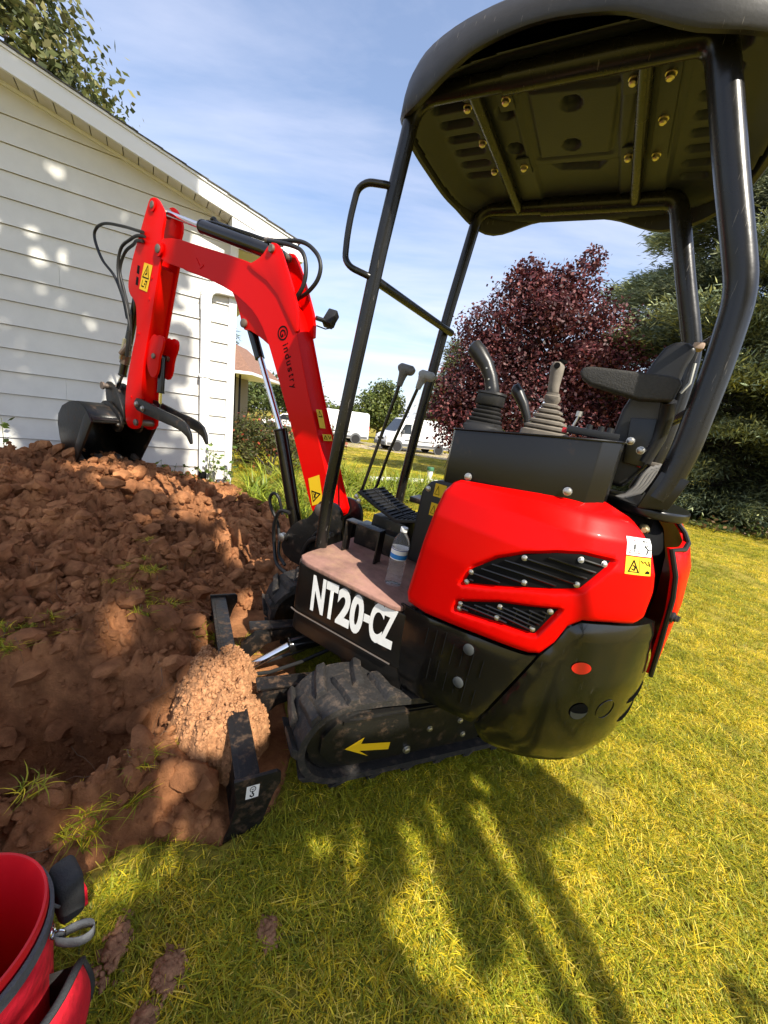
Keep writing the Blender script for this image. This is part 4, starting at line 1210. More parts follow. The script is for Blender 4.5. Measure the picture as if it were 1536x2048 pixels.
def van(name, x, y, yaw, label, cat='van', group=None, Ln=5.6, Ht=2.45, Wd=2.0, low=False, rear_plate=False, paint=None):
    """x forward; yaw is the heading"""
    paint = paint or VW
    t_ = empty(name, (x, y, -.545), (0, 0, yaw)); tag(t_, label, cat, group)
    hw = Wd / 2
    if not low:
        prof = [(-Ln / 2, .45), (-Ln / 2 - .03, 1.0), (-Ln / 2 + .04, Ht - .12), (-Ln / 2 + .16, Ht), (Ln / 2 - 1.75, Ht), (Ln / 2 - 1.45, Ht - .08), (Ln / 2 - .72, 1.38), (Ln / 2 - .22, 1.14), (Ln / 2 - .04, .92), (Ln / 2, .55), (Ln / 2 - .06, .36), (-Ln / 2 + .1, .36)]
    else:
        prof = [(-Ln / 2, .45), (-Ln / 2 + .05, 1.0), (-Ln / 2 + .55, 1.08), (-Ln / 2 + 1.0, Ht - .03), (-Ln / 2 + 1.3, Ht), (Ln / 2 - 2.0, Ht), (Ln / 2 - 1.2, 1.02), (Ln / 2 - .15, .85), (Ln / 2, .55), (Ln / 2 - .06, .32), (-Ln / 2 + .1, .32)]
    b = MB(); b.prism(prof, lambda u, v, t: (u, t, v), -hw, hw)
    # tumblehome: the sides lean in towards the roof
    b.v = [(p[0], p[1] * (1 - .10 * max(0, p[2] - 1.1) / 1.3), p[2]) for p in b.v]
    b.build('body', paint, t_, bevel=.07, seg=3)
    wb0, wb1 = Ln / 2 - .95, -Ln / 2 + 1.05
    for wx_ in (wb0, wb1):
        for sd in (1, -1):
            a = MB(); a.lathe([(.0, hw - .10), (.44, hw - .10), (.44, hw + .004), (.40, hw + .008)], (wx_, 0, .40), (0, sd, 0), 24); a.build('wheel_arch', VP, t_)
            w = MB(); w.lathe([(.20, 0), (.335, .0), (.35, .03), (.35, .19), (.335, .22), (.22, .22)], (wx_, sd * (hw - .20), .35), (0, sd, 0), 24); wo = w.build('wheel', TY, t_)
            r = MB(); r.lathe([(.215, .15), (.215, .218), (.13, .205), (.09, .215), (0, .22)], (wx_, sd * (hw - .20), .35), (0, sd, 0), 18, False); r.build('rim', RIM, wo)
    def side(name, pts, m_, off=.012):
        for sd in (1, -1):
            p = [(u, sd * (hw * (1 - .10 * max(0, v - 1.1) / 1.3) + off), v) for u, v in pts]
            q = [(u, sd * (hw * (1 - .10 * max(0, v - 1.1) / 1.3) - .03), v) for u, v in pts]
            bb = MB(); n = len(p); bb.add(p + q, [list(range(n))] + [(i, (i + 1) % n, n + (i + 1) % n, n + i) for i in range(n)]); bb.build(name, m_, t_)
    if not low:
        side('door_window', [(Ln / 2 - 1.95, 1.32), (Ln / 2 - 1.05, 1.30), (Ln / 2 - 1.42, 1.98), (Ln / 2 - 1.95, 2.02)], VG)
        side('lower_trim', [(-Ln / 2 + .1, .42), (Ln / 2 - .1, .42), (Ln / 2 - .1, .60), (-Ln / 2 + .1, .60)], VP, .010)
        side('side_molding', [(-Ln / 2 + 1.5, .82), (Ln / 2 - 1.5, .82), (Ln / 2 - 1.5, .90), (-Ln / 2 + 1.5, .90)], VP, .011)
        for u in (Ln / 2 - 2.02, Ln / 2 - 3.2): side('door_seam', [(u, .62), (u + .014, .62), (u + .014, 2.1), (u, 2.1)], VP, .009)
        side('door_handle', [(Ln / 2 - 1.98, 1.12), (Ln / 2 - 1.86, 1.12), (Ln / 2 - 1.86, 1.19), (Ln / 2 - 1.98, 1.19)], VP, .03)
        ws = [(Ln / 2 - 1.40, Ht - .14), (Ln / 2 - .76, 1.42)]
        hd_ = 1.30
    else:
        side('side_window', [(-Ln / 2 + 1.1, 1.06), (Ln / 2 - 1.35, 1.03), (Ln / 2 - 2.0, Ht - .10), (-Ln / 2 + 1.35, Ht - .10)], VG)
        side('lower_trim', [(-Ln / 2 + .1, .36), (Ln / 2 - .1, .36), (Ln / 2 - .1, .48), (-Ln / 2 + .1, .48)], VP, .010)
        ws = [(Ln / 2 - 1.95, Ht - .06), (Ln / 2 - 1.25, 1.06)]
    (u0, v0), (u1, v1) = ws
    k0, k1 = hw * .80, hw * .88
    nx, nz_ = (v0 - v1), (u1 - u0); ll = math.hypot(nx, nz_); nx, nz_ = nx / ll * .03, nz_ / ll * .03
    b = MB(); b.add([(u0 + nx, -k0, v0 + nz_), (u0 + nx, k0, v0 + nz_), (u1 + nx, k1, v1 + nz_), (u1 + nx, -k1, v1 + nz_), (u0 - nx, -k0, v0 - nz_), (u0 - nx, k0, v0 - nz_), (u1 - nx, k1, v1 - nz_), (u1 - nx, -k1, v1 - nz_)],
                    [(0, 1, 2, 3), (0, 4, 5, 1), (1, 5, 6, 2), (2, 6, 7, 3), (3, 7, 4, 0)]); b.build('windshield', VG, t_)
    b = MB(); b.box((Ln / 2 + .0, 0, .50), (.16, Wd * .96, .26)); b.build('front_bumper', VP, t_, bevel=.04)
    b = MB(); b.box((Ln / 2 - .05, 0, .82), (.10, Wd * .50, .14)); b.build('grille', M['ink'], t_, bevel=.02)
    for sd in (1, -1):
        b = MB(); b.box((Ln / 2 - .14, sd * hw * .80, .98), (.26, .22, .15)); b.build('headlight', mat('lamp_glass', (.5, .5, .5), .1), t_, bevel=.03)
        b = MB(); b.box((-Ln / 2 + .01, sd * hw * .90, 1.15), (.10, .14, .55)); b.build('tail_light', TAIL, t_, bevel=.02)
        if not low:
            b = MB(); b.box((Ln / 2 - 1.22, sd * (hw + .16), 1.42), (.12, .20, .32)); b.build('side_mirror', VP, t_, bevel=.03)
    b = MB(); b.box((-Ln / 2, 0, .46), (.16, Wd * .94, .18)); b.build('rear_bumper', VP, t_, bevel=.04)
    if rear_plate:
        b = MB(); b.box((-Ln / 2 - .09, 0, .62), (.02, .34, .18)); b.build('license_plate', WB, t_, bevel=.006)
        b = MB(); b.box((-Ln / 2 + .02, 0, 1.25), (.12, Wd * .72, .40)); b.build('rear_window', VG, t_, bevel=.03)
    return t_
van('cargo_van', 1.55, 30.0, radians(180 + 27), 'white cargo van with grey bumpers parked facing left, nearest the red maple', group='white vans on the driveway')
van('cargo_van', -5.0, 31.8, radians(180 + 20), 'white van half hidden behind the boom, its red tail light showing', group='white vans on the driveway')
van('parked_car', -10.4, 38.0, radians(180 + 12), 'low white car behind the shrubs beside the boom cylinder', 'car', None, 4.7, 1.62, 1.8, True)
van('parked_car', 16.8, 25.2, radians(62), 'grey car seen from behind between the canopy posts', 'car', None, 4.6, 1.75, 1.85, True, True, mat('silver_paint', (.42, .42, .43), .3, .5))

# neighbouring house corner: brown roof, white eave, dark post
NB = empty('neighbor_house', (-7.6, 15.6, .0)); tag(NB, 'neighbouring house corner with brown shingle roof and white eave', 'house')
BR_ = mat('brown_shingle', (.23, .125, .085), .9, var=.25, vscale=14, bump=.4, bscale=50)
b = MB(); b.add([(1.95, -.3, 2.62), (1.95, 3.6, 2.62), (-3, 3.6, 2.62), (-3, -.3, 2.62), (.7, 1.0, 3.75), (.7, 2.4, 3.75), (-3, 2.4, 3.75), (-3, 1.0, 3.75)], [(0, 1, 5, 4), (1, 2, 6, 5), (3, 0, 4, 7), (4, 5, 6, 7), (3, 2, 1, 0), (2, 3, 7, 6)]); b.build('roof', BR_, NB)
b = MB(); b.box((-.52, 1.65, 2.56), (4.98, 3.96, .11)); b.build('eave', TRIM, NB, bevel=.01)
b = MB(); b.box((-1.2, 1.65, 1.1), (3.4, 3.2, 2.8)); b.build('wall', mat('tan_wall', (.22, .19, .15), .8), NB)
for dx in (1.15, 1.35):
    b = MB(); b.box((dx, .1, 1.05), (.06, .06, 2.9)); b.build('porch_post', M['ink'], NB)

# little things by the bed on the right
for x, y, lab in ((13.6, 17.2, 'small yellow marker flag in the ground cover below the rear post'), (15.6, 14.4, 'small yellow marker flag at the right edge under the spruce')):
    fl = empty('marker_flag', (x, y, -.57)); tag(fl, lab, 'flag', 'yellow marker flags')
    b = MB(); b.tube([(0, 0, 0), (0, 0, .62)], .006, 6); b.build('wire', M['zinc'], fl)
    b = MB(); b.box((.09, 0, .52), (.17, .008, .20)); b.build('flag', M['yellow'], fl)
for i, (x, y, s) in enumerate(((13.3, 18.0, .5), (13.9, 18.3, .42), (12.9, 18.4, .38))):
    me = np_mesh('garden_stone', rock(s, i + 4, .5) * np.array([1.2, 1, .5]), IF, mat('pink_stone', (.42, .28, .22), .9, var=.2), True)
    tag(link('garden_stone', me, None, (x, y, -.42)), ('large pinkish stone at the edge of the bed behind the rear post', 'middle sized pinkish stone right of the large one', 'small pinkish stone left of the large one')[i], 'stone', 'stones by the bed')

# ------------------------------------------------------------ water bottle on the floor
BT = empty('water_bottle', W(-.012, .425, .7365)); BT.rotation_euler = MROT.to_euler()
tag(BT, 'clear plastic water bottle with blue and white label on the floor of the excavator', 'bottle')
PET = mat('clear_pet', (.97, .98, .99), .06, trans=.93, ior=1.10, bump=.12, bscale=60)
pr = [(.0, .006), (.020, .004), (.030, .0), (.0345, .008), (.0345, .03)]
for i in range(5): pr += [(.0330, .038 + .014 * i), (.0345, .045 + .014 * i)]
pr += [(.034, .115), (.034, .165), (.0345, .17), (.0335, .185), (.027, .205), (.017, .222), (.0135, .230), (.0135, .243)]
b = MB(); b.lathe(pr, n=28, caps=False); b.build('bottle_body', PET, BT, angle=60)
b = MB(); b.lathe([(.0350, .117), (.0350, .163)], n=28, caps=False); lb = b.build('label', M['white'], BT)
b = MB(); b.lathe([(.0354, .121), (.0354, .140)], n=28, caps=False); b.build('blue_band', mat('label_blue', (.02, .20, .55), .4), lb)
b = MB(); b.lathe([(.0354, .158), (.0354, .161)], n=28, caps=False); b.build('blue_line', mat('label_navy', (.02, .06, .3), .4), lb)
b = MB(); b.lathe([(.0150, .232), (.0155, .234), (.0155, .248), (.0145, .250), (0, .250)], n=24, caps=False); b.build('cap', M['white'], BT)

# ------------------------------------------------------------ bucket with fabric tool organizer
bx, by = -.705, .475; bz = float(gz(bx, by)) + .005
PBK = empty('plastic_bucket', (bx, by, bz)); tag(PBK, 'bright red plastic bucket, open top, at lower left corner', 'bucket')
RP = mat('red_plastic', (.68, .008, .016), .42, bump=.04, bscale=18, rvar=.08)
b = MB(); b.lathe([(.0, .006), (.125, .006), (.1495, .352), (.1515, .358), (.156, .358), (.1575, .353), (.1575, .340), (.1535, .336), (.128, .0), (0, .0)], n=64, caps=False); b.build('shell', RP, PBK, angle=40)
ORG_ = empty('tool_organizer', (bx, by, bz)); tag(ORG_, 'red fabric tool organizer with grey webbing hung around the red bucket', 'tool organizer')
FAB = mat('red_canvas', (.60, .005, .02), .85, var=.22, vscale=14, bump=.8, bscale=28)
WEB = mat('grey_webbing', (.10, .104, .11), .8, var=.15, vscale=120, bump=.3, bscale=300)
DKT = mat('dark_binding', (.03, .031, .033), .8, bump=.3, bscale=300)
b = MB(); b.lathe([(.1585, .300), (.1640, .302), (.1650, .331), (.1585, .334)], n=64, caps=False); b.build('webbing_band', WEB, ORG_, angle=40)
b = MB(); b.lathe([(.142, .06), (.150, .06), (.1615, .298), (.157, .300)], n=64, caps=False); b.build('canvas_skirt', FAB, ORG_, angle=40)
def cyl_patch(a0, a1, z0, z1, bulge, na=18, nz__=12, top_round=.35):
    vs, fs = [], []
    for i in range(na + 1):
        u = i / na; a = radians(a0 + (a1 - a0) * u)
        zt = z1 - top_round * (z1 - z0) * max(0, (abs(u - .5) * 2 - .45) / .55) ** 2
        for j in range(nz__ + 1):
            w = j / nz__; z = z0 + (zt - z0) * w
            r = .150 + .05 * z + bulge * sin(pi * (.03 + u * .74)) ** .7 * (.75 + .25 * sin(pi * w))
            vs.append((r * cos(a), r * sin(a), z))
    for i in range(na):
        for j in range(nz__):
            q = i * (nz__ + 1) + j; fs.append((q, q + nz__ + 1, q + nz__ + 2, q + 1))
    top = [vs[i * (nz__ + 1) + nz__] for i in range(na + 1)]; side_ = [vs[na * (nz__ + 1) + j] for j in range(nz__ + 1)]
    return vs, fs, top, side_
for a0, a1, z1, bul in ((-50, 24, .272, .088), (-116, -56, .245, .06), (74, 112, .25, .05)):
    vs, fs, top, sd_ = cyl_patch(a0, a1, .03, z1, bul)
    b = MB(); b.add(vs, fs); po = b.build('pocket', FAB, ORG_, angle=60)
    md = po.modifiers.new('cloth', 'SOLIDIFY'); md.thickness = .004
    b = MB(); b.tube(top, .009, 8, flat=.7); b.tube(sd_[::-1], .009, 8);
    b.add(sd_ + [(p[0] * .66, p[1] * .66, p[2]) for p in sd_], [(k, k + 1, len(sd_) + k + 1, len(sd_) + k) for k in range(len(sd_) - 1)]); b.build('pocket_binding', DKT, po, angle=60)
# dark side pouch, strap with ring
b = MB(); aa = radians(56); Rz = Matrix.Rotation(aa, 3, 'Z')
b.box((.190 * cos(aa), .190 * sin(aa), .268), (.048, .074, .115), Rz); pou = b.build('pouch', DKT, ORG_, bevel=.018, seg=4, angle=60)
b = MB(); b.box((.214 * cos(aa), .214 * sin(aa), .235), (.012, .05, .05), Rz); b.build('pouch_flap', FAB, pou, bevel=.004)
b = MB(); b.tube([(.163 * cos(radians(a)) + .02 * sin(radians((a - 36) * 4.5)) * cos(radians(a)), .163 * sin(radians(a)), .325 - .06 * sin(radians((a - 36) * 4.5))) for a in range(36, 77, 4)], .003, 6); b.build('cord', WEB, ORG_)
def ribbon(pts, w, name, m_, parent, th=.002):
    vs, fs = [], []
    P_ = [Vector(p) for p in pts]
    for i, p in enumerate(P_):
        vs += [p + Vector((0, 0, w / 2)), p - Vector((0, 0, w / 2))]
    for i in range(len(P_) - 1): fs.append((2 * i, 2 * i + 1, 2 * i + 3, 2 * i + 2))
    b = MB(); b.add(vs, fs); o = b.build(name, m_, parent, angle=80); md = o.modifiers.new('t', 'SOLIDIFY'); md.thickness = th
    return o
a = radians(21); c_, s_ = cos(a), sin(a)
lpp = []
for k in range(21):
    t = 2 * pi * k / 20
    rr_ = .207 + .034 * cos(t); tt = .012 * sin(t) * (1 + .5 * cos(t))
    lpp.append((rr_ * c_ - tt * s_, rr_ * s_ + tt * c_, .292 + .004 * sin(t)))
ribbon(lpp, .024, 'strap_loop', WEB, ORG_)
for k, (r_, z_, rad) in enumerate(((.172, .315, .010), (.180, .303, .012))):
    b = MB(); b.tube([(r_ * c_ + rad * cos(q) * (c_ if k else -s_), r_ * s_ + rad * cos(q) * (s_ if k else c_), z_ + rad * sin(q)) for q in [2 * pi * i / 16 for i in range(17)]], .0018, 6, caps=False); b.build('metal_ring', M['chrome'], ORG_)
# ------------------------------------------------------------ the excavator
EX = empty('mini_excavator', ORG)
EX.rotation_euler = MROT.to_euler()
tag(EX, 'red and black mini excavator with canopy roof, boom reaching to the dirt heap', 'excavator')
def FZ(u, v, t): return (u, t, v)
def FL(u, v, t): return (u, v, t)

def bolt_mesh(r, h=.006):
    b = MB()
    b.lathe([(r * 1.25, 0), (r * 1.25, h * .25), (r, h * .3), (r * .95, h * .8), (r * .6, h), (0, h)], n=10, caps=False)
    return b
BOLT = bolt_mesh(.0105, .010).mesh('bolt', M['zinc'], angle=30)
BOLTB = bolt_mesh(.014, .020).mesh('bolt', M['brass'], angle=30)
def bolt(p, nrm, parent, me=None, s=1.0):
    o = link('bolt', me or BOLT, parent, p)
    o.rotation_euler = Vector(nrm).to_track_quat('Z', 'Y').to_euler()
    if s != 1: o.scale = (s, s, s)
    return o

# ---- curved skin of the upper body: s runs round the plan from the left front to the right front
PLp = np.array([(-.10, .555), (-.25, .60), (-.45, .635), (-.62, .625), (-.74, .57), (-.84, .48), (-.91, .36), (-.955, .2), (-.97, 0)])
PLp = np.vstack([PLp, PLp[:-1][::-1] * np.array([1, -1])])
def crom(pts, n=16):
    P_ = np.vstack([2 * pts[0] - pts[1], pts, 2 * pts[-1] - pts[-2]]); o = []
    for i in range(1, len(P_) - 2):
        for t in np.linspace(0, 1, n, endpoint=False):
            a, b, c, d = P_[i - 1:i + 3]
            o.append(.5 * (2 * b + (-a + c) * t + (2 * a - 5 * b + 4 * c - d) * t * t + (-a + 3 * b - 3 * c + d) * t ** 3))
    o.append(P_[-2]); return np.array(o)
PC = crom(PLp); SLn = np.concatenate([[0], np.cumsum(np.linalg.norm(np.diff(PC, axis=0), axis=1))])
STOT = SLn[-1]
ZOz = [.30, .38, .42, .5, .6, .75, 1.0, 1.12, 1.2, 1.25, 1.28, 1.3, 1.32]
ZOo = [-.20, -.085, -.045, -.015, -.005, 0, -.005, -.02, -.05, -.09, -.14, -.2, -.3]
def S(s, z, o=0):
    s = np.asarray(s, float); z = np.asarray(z, float)
    p = np.stack([np.interp(s, SLn, PC[:, 0]), np.interp(s, SLn, PC[:, 1])], -1)
    s1, s2 = np.clip(s + .012, 0, STOT), np.clip(s - .012, 0, STOT)
    t = np.stack([np.interp(s1, SLn, PC[:, 0]) - np.interp(s2, SLn, PC[:, 0]), np.interp(s1, SLn, PC[:, 1]) - np.interp(s2, SLn, PC[:, 1])], -1)
    t /= np.linalg.norm(t, axis=-1, keepdims=True)
    n = np.stack([-t[..., 1], t[..., 0]], -1)          # left of travel
    c = p - np.array([-.4, 0])
    n = n * np.sign((n * c).sum(-1, keepdims=True))
    se = np.minimum(s, STOT - s)
    p = p + n * ((np.interp(z, ZOz, ZOo) * np.minimum(1, .38 + se * 1.15)) + o)[..., None]
    return np.concatenate([p, z[..., None]], -1)
def Sn(s, z):
    a = S(s + .01, z) - S(s - .01, z); b = S(s, z + .01) - S(s, z - .01)
    n = Vector(np.cross(a, b)).normalized()
    c = Vector(S(s, z)) - Vector((-.4, 0, z))
    return n if n.dot(c) > 0 else -n

def skin(name, poly, material, off=0.0, grid=.02, thick=.012, lip=.012, lipw=.02, recess=(), parent=None, round_out=0):
    poly = np.array(poly)
    # resample the outline
    out_ = []
    for a, b in zip(poly, np.roll(poly, -1, axis=0)):
        k = max(1, int(np.linalg.norm(b - a) / grid))
        out_ += [a + (b - a) * i / k for i in range(k)]
    out_ = np.array(out_)
    g = np.stack(np.meshgrid(np.arange(poly[:, 0].min(), poly[:, 0].max(), grid), np.arange(poly[:, 1].min(), poly[:, 1].max(), grid)), -1).reshape(-1, 2)
    g = g[sdf_poly(g, poly) < -grid * .55]
    vs = [Vector(p) for p in out_]
    ed = [(i, (i + 1) % len(out_)) for i in range(len(out_))]
    for rp, dep, w in recess:
        dr = sdf_poly(g, rp); g = g[(dr < -grid * .6) | (dr > w + grid * .6)]
        for d_ in (0.0, w * .12, w * .5, w * .88, w):
            lp_ = np.array(offset_poly(rp, d_)); rs = []
            for a, b in zip(lp_, np.roll(lp_, -1, axis=0)):
                kk = max(1, int(np.linalg.norm(b - a) / (grid * 1.2))); rs += [a + (b - a) * i / kk for i in range(kk)]
            b0_ = len(vs); vs += [Vector(p) for p in rs]; ed += [(b0_ + i, b0_ + (i + 1) % len(rs)) for i in range(len(rs))]
    vs += [Vector(p) for p in g]
    v2, _, f2, *_ = delaunay_2d_cdt(vs, ed, [], 1, 1e-6)
    v2 = np.array([p[:] for p in v2])
    d = -sdf_poly(v2, poly)
    o = np.full(len(v2), off, float)
    if lip: o -= lip * np.clip(1 - d / lipw, 0, 1) ** 2
    for rp, dep, w in recess:
        dr = sdf_poly(v2, rp)
        o -= dep * smooth(w, 0, dr)
    p3 = S(v2[:, 0], v2[:, 1], o)
    fl_ = [list(f) for f in f2]
    b = MB(); b.add(p3, fl_)
    if thick:
        cnt_ = {}
        for f in fl_:
            for a_, b_ in zip(f, f[1:] + f[:1]): cnt_.setdefault((min(a_, b_), max(a_, b_)), []).append((a_, b_))
        be = [v[0] for v in cnt_.values() if len(v) == 1]
        bi = sorted({i_ for e_ in be for i_ in e_}); mpi = {v: k + len(p3) for k, v in enumerate(bi)}
        b.v += [tuple(p) for p in S(v2[bi, 0], v2[bi, 1], o[bi] - thick)]
        for a_, b_ in be:
            b.f.append([b_, a_, mpi[a_], mpi[b_]]); b.mi.append(0)
    return b.build(name, material, parent or EX, angle=50)

VENT1 = [(.25, .94), (.27, 1.0), (.335, 1.058), (.41, 1.10), (.49, 1.128), (.56, 1.142), (.65, 1.14), (.58, 1.05), (.44, 1.008)]
VENT2 = [(.25, .843), (.253, .872), (.38, .93), (.54, .972), (.50, .878), (.39, .868)]
COVER = [(.12, 1.248), (.10, 1.235), (.08, 1.20), (.06, 1.03), (.04, .80), (.055, .768), (.14, .768), (.35, .80), (.50, .812), (.53, .822), (.56, .87), (.58, .93), (.615, .958), (.70, .965),
         (.785, .965), (.815, .985), (.83, 1.07), (.805, 1.17), (.775, 1.225), (.735, 1.26), (.66, 1.285), (.50, 1.28), (.30, 1.264)]
cover = skin('engine_side_cover', COVER, M['red'], .006, .0088, .008, .012, .022, [(VENT1, .018, .013), (VENT2, .018, .013)])

def grille(name, poly, nsl, vert, bolts, parent=EX):
    g = skin(name, poly, M['mesh'], -.006, .02, .003, 0)
    pa = np.array(poly)
    b = None
    z0, z1 = pa[:, 1].min(), pa[:, 1].max()
    for i in range(nsl):
        z = z0 + (z1 - z0) * (i + .8) / (nsl + .6)
        ss = np.linspace(pa[:, 0].min(), pa[:, 0].max(), 60)
        zz = z + .012 * np.sin((ss - ss[0]) / (ss[-1] - ss[0]) * pi)
        ins = sdf_poly(np.stack([ss, zz], 1), poly) < -.008
        if ins.sum() < 3: continue
        pts = S(ss[ins], zz[ins], np.full(ins.sum(), -.0005))
        sb = MB(); sb.tube(pts, .0035, 6)
        sb.build('slat', M['blackc'], g)
    for i in range(vert):
        s = pa[:, 0].min() + (pa[:, 0].max() - pa[:, 0].min()) * (i + .7) / (vert + .4)
        zz = np.linspace(z0, z1, 40); ss = np.full(40, s)
        ins = sdf_poly(np.stack([ss, zz], 1), poly) < -.008
        if ins.sum() < 3: continue
        sb = MB(); sb.tube(S(ss[ins], zz[ins], np.full(ins.sum(), -.0025)), .002, 5)
        sb.build('mesh_wire', M['blackc'], g)
    for s, z in bolts:
        bolt(S(s, z, -.003), Sn(s, z), g, s=.68)
    return g
grille('vent_grille', VENT1, 8, 0, [(.268, .985), (.262, .948), (.41, 1.088), (.56, 1.128), (.63, 1.13), (.43, 1.018), (.568, 1.058)])
grille('vent_grille', VENT2, 9, 7, [(.262, .868), (.262, .852), (.385, .918), (.522, .96), (.385, .88), (.49, .89)])

# lower black panel with slots and plugs
LOWP = [(.02, .742), (.14, .752), (.35, .785), (.50, .797), (.525, .806), (.43, .545), (.40, .47), (.22, .43), (.05, .39), (.02, .50)]
low = skin('lower_side_panel', LOWP, M['blackc'], -.004, .025, .008, .006, .012)
for col in range(7):
    s = .17 + .036 * col
    for j, (za, zb) in enumerate([(.66, .725), (.55, .61)]):
        if s < .27 and j == 1 and col < 1: continue
        sl_ = MB()
        zz = np.linspace(za - .015 * (col % 2), zb + .012 * (col % 3), 5)
        sl_.tube(S(np.full(5, s), zz, np.full(5, -.0035)), .0032, 6, flat=.35)
        sl_.build('slot', M['ink'], low)
for s, z in ((.33, .735), (.325, .602)):
    b = MB(); b.lathe([(.019, 0), (.019, .004), (.014, .007), (0, .007)], S(s, z, -.004), Sn(s, z), 20, False); b.build('plug', M['greyi'], low)

# counterweight
CWP = [(.535, .81), (.44, .545), (.41, .47), (.44, .405), (.6, .395), (STOT - .6, .395), (STOT - .44, .405), (STOT - .43, .53), (STOT - .53, .81), (STOT - .62, .95), (STOT - .95, .95), (STOT - 1.02, .735),
       (1.02, .735), (.955, .87), (.925, .955), (.70, .953), (.615, .946), (.585, .92), (.565, .865)]
cw = skin('counterweight', CWP, M['cw'], .004, .025, .03, .014, .025)
b = MB()
arc = [S(s, .40, -.01) for s in np.linspace(.43, STOT - .43, 60)]
b.add(arc, [list(range(60))]); b.build('counterweight_floor', M['cw'], EX)
b = MB(); e_ = []
for k in range(24):
    a = 2 * pi * k / 24; e_.append(S(.655 + .030 * cos(a), .812 + .020 * sin(a), .0065))
b.add(e_, [list(range(24))]); b.build('red_reflector', M['reflector'], cw)
hole_ = MB(); c_ = [S(.70 + .030 * cos(2 * pi * k / 28), .66 + .030 * sin(2 * pi * k / 28), .0065) for k in range(28)]
hole_.add(c_, [list(range(28))]); lh = hole_.build('lifting_hole', M['ink'], cw)
cres = MB(); pts = []
for k in range(15):
    a = pi * (1.02 + .96 * k / 14); pts.append((.70 + .028 * cos(a), .66 + .028 * sin(a)))
for k in range(15):
    a = pi * (1.98 - .96 * k / 14); pts.append((.70 + .028 * cos(a), .662 + .008 * sin(a)))
cres.add([S(u, v, .0085) for u, v in pts], [list(range(30))]); cres.build('hole_bright_inside', M['greyi'], lh)  # flat grey crescent paints the hole's bright inside over the black disc
for z in (.655, .575):
    gb = MB(); ss = np.linspace(.93, 1.16, 9)
    gb.tube(S(ss, np.full(9, z) + .02 * (ss - .93), np.full(9, .001)), [.004] + [.009] * 7 + [.004], 8, flat=1.2); gb.build('groove_shade', M['ink'], cw)  # black bars stand in for the shade inside two recesses
ring = MB(); ring.tube([S(.80 + .035 * cos(2 * pi * k / 28), .665 + .035 * sin(2 * pi * k / 28), .005) for k in range(29)], .0012, 5); ring.build('knockout_ring', M['cw'], cw)

# engine bay behind the gap, rear hood with its rubber gasket
skin('engine_bay_shell', [(.70, .72), (STOT - .70, .72), (STOT - .70, 1.26), (.70, 1.26)], M['ink'], -.055, .04, 0, 0)
HOOD = [(.875, 1.195), (.99, 1.19), (1.075, 1.20), (1.10, 1.225), (1.11, 1.262), (STOT - 1.1, 1.262), (STOT - .87, 1.2), (STOT - .91, 1.05), (STOT - 1.0, .74), (1.03, .74), (.965, .87), (.918, 1.05)]
hood = skin('rear_hood', HOOD, M['red'], .020, .02, .01, .008, .02)
gk = MB(); gl = [(1.112, 1.264), (1.10, 1.222), (1.07, 1.197), (.99, 1.187), (.872, 1.192), (.892, 1.12), (.915, 1.05), (.962, .87), (1.028, .738)]
gk.tube([S(u, v, .018) for u, v in gl], .0075, 8); gk.build('rubber_gasket', M['hose'], hood)
hd = MB(); c0 = Vector(S(.945, .985, .020)); nn = Sn(.945, .985)
hd.lathe([(.017, 0), (.017, .006), (.011, .008), (.011, .014), (0, .016)], c0, nn, 14, False)
tang = (Vector(S(1.0, .985)) - Vector(S(.945, .985))).normalized()
hd.bar(c0 + nn * .013, c0 + nn * .010 + tang * .050 - Vector((0, 0, .012)), .016, .012, nn)
hd.build('hood_latch', M['plastic'], hood, bevel=.002)

# ---- decals on the cover
def decal(polys, fn, material, name, parent):
    b = MB()
    for p in polys:
        b.add([fn(u, v) for u, v in p], [list(range(len(p)))])
    return b.build(name, material, parent, recalc=False)
def strip(pts, w, closed=False):
    """outline polys of a line drawn in 2D"""
    r = []
    n = len(pts)
    for i in range(n if closed else n - 1):
        a, b2 = np.array(pts[i], float), np.array(pts[(i + 1) % n], float)
        d = b2 - a; ln = np.linalg.norm(d); d /= max(ln, 1e-9); nrm = np.array([-d[1], d[0]]) * w / 2
        a2, b3 = a - d * w / 2, b2 + d * w / 2
        r.append([a2 - nrm, b3 - nrm, b3 + nrm, a2 + nrm])
    return r
def quad_fn(o, ux, uy):
    """2D (0..1) mapped on a flat patch"""
    o, ux, uy = Vector(o), Vector(ux), Vector(uy); n = ux.cross(uy).normalized()
    return lambda h: (lambda u, v: o + ux * u + uy * v + n * h)
def sticker(name, fn, material, art, parent, ink=None):
    """fn(h) -> mapping at height h off the surface"""
    s = decal([[(i / 6, j / 6), ((i + 1) / 6, j / 6), ((i + 1) / 6, (j + 1) / 6), (i / 6, (j + 1) / 6)] for i in range(6) for j in range(6)], fn(.0016), material, name, parent)
    decal(art, fn(.0026), ink or M['ink'], 'pictogram', s)
    return s
TRI = strip([(.10, .18), (.50, .18), (.30, .82)], .035, True)
def cover_fn(s0, s1, z0, z1):
    return lambda h: (lambda u, v: S(s0 + (s1 - s0) * u, z0 + (z1 - z0) * v, .0062 + h))
w = sticker('warning_sticker', cover_fn(.688, .782, 1.168, 1.215), M['white'], strip([(.10, .14), (.48, .14), (.29, .86)], .03, True), cover, M['redink'])
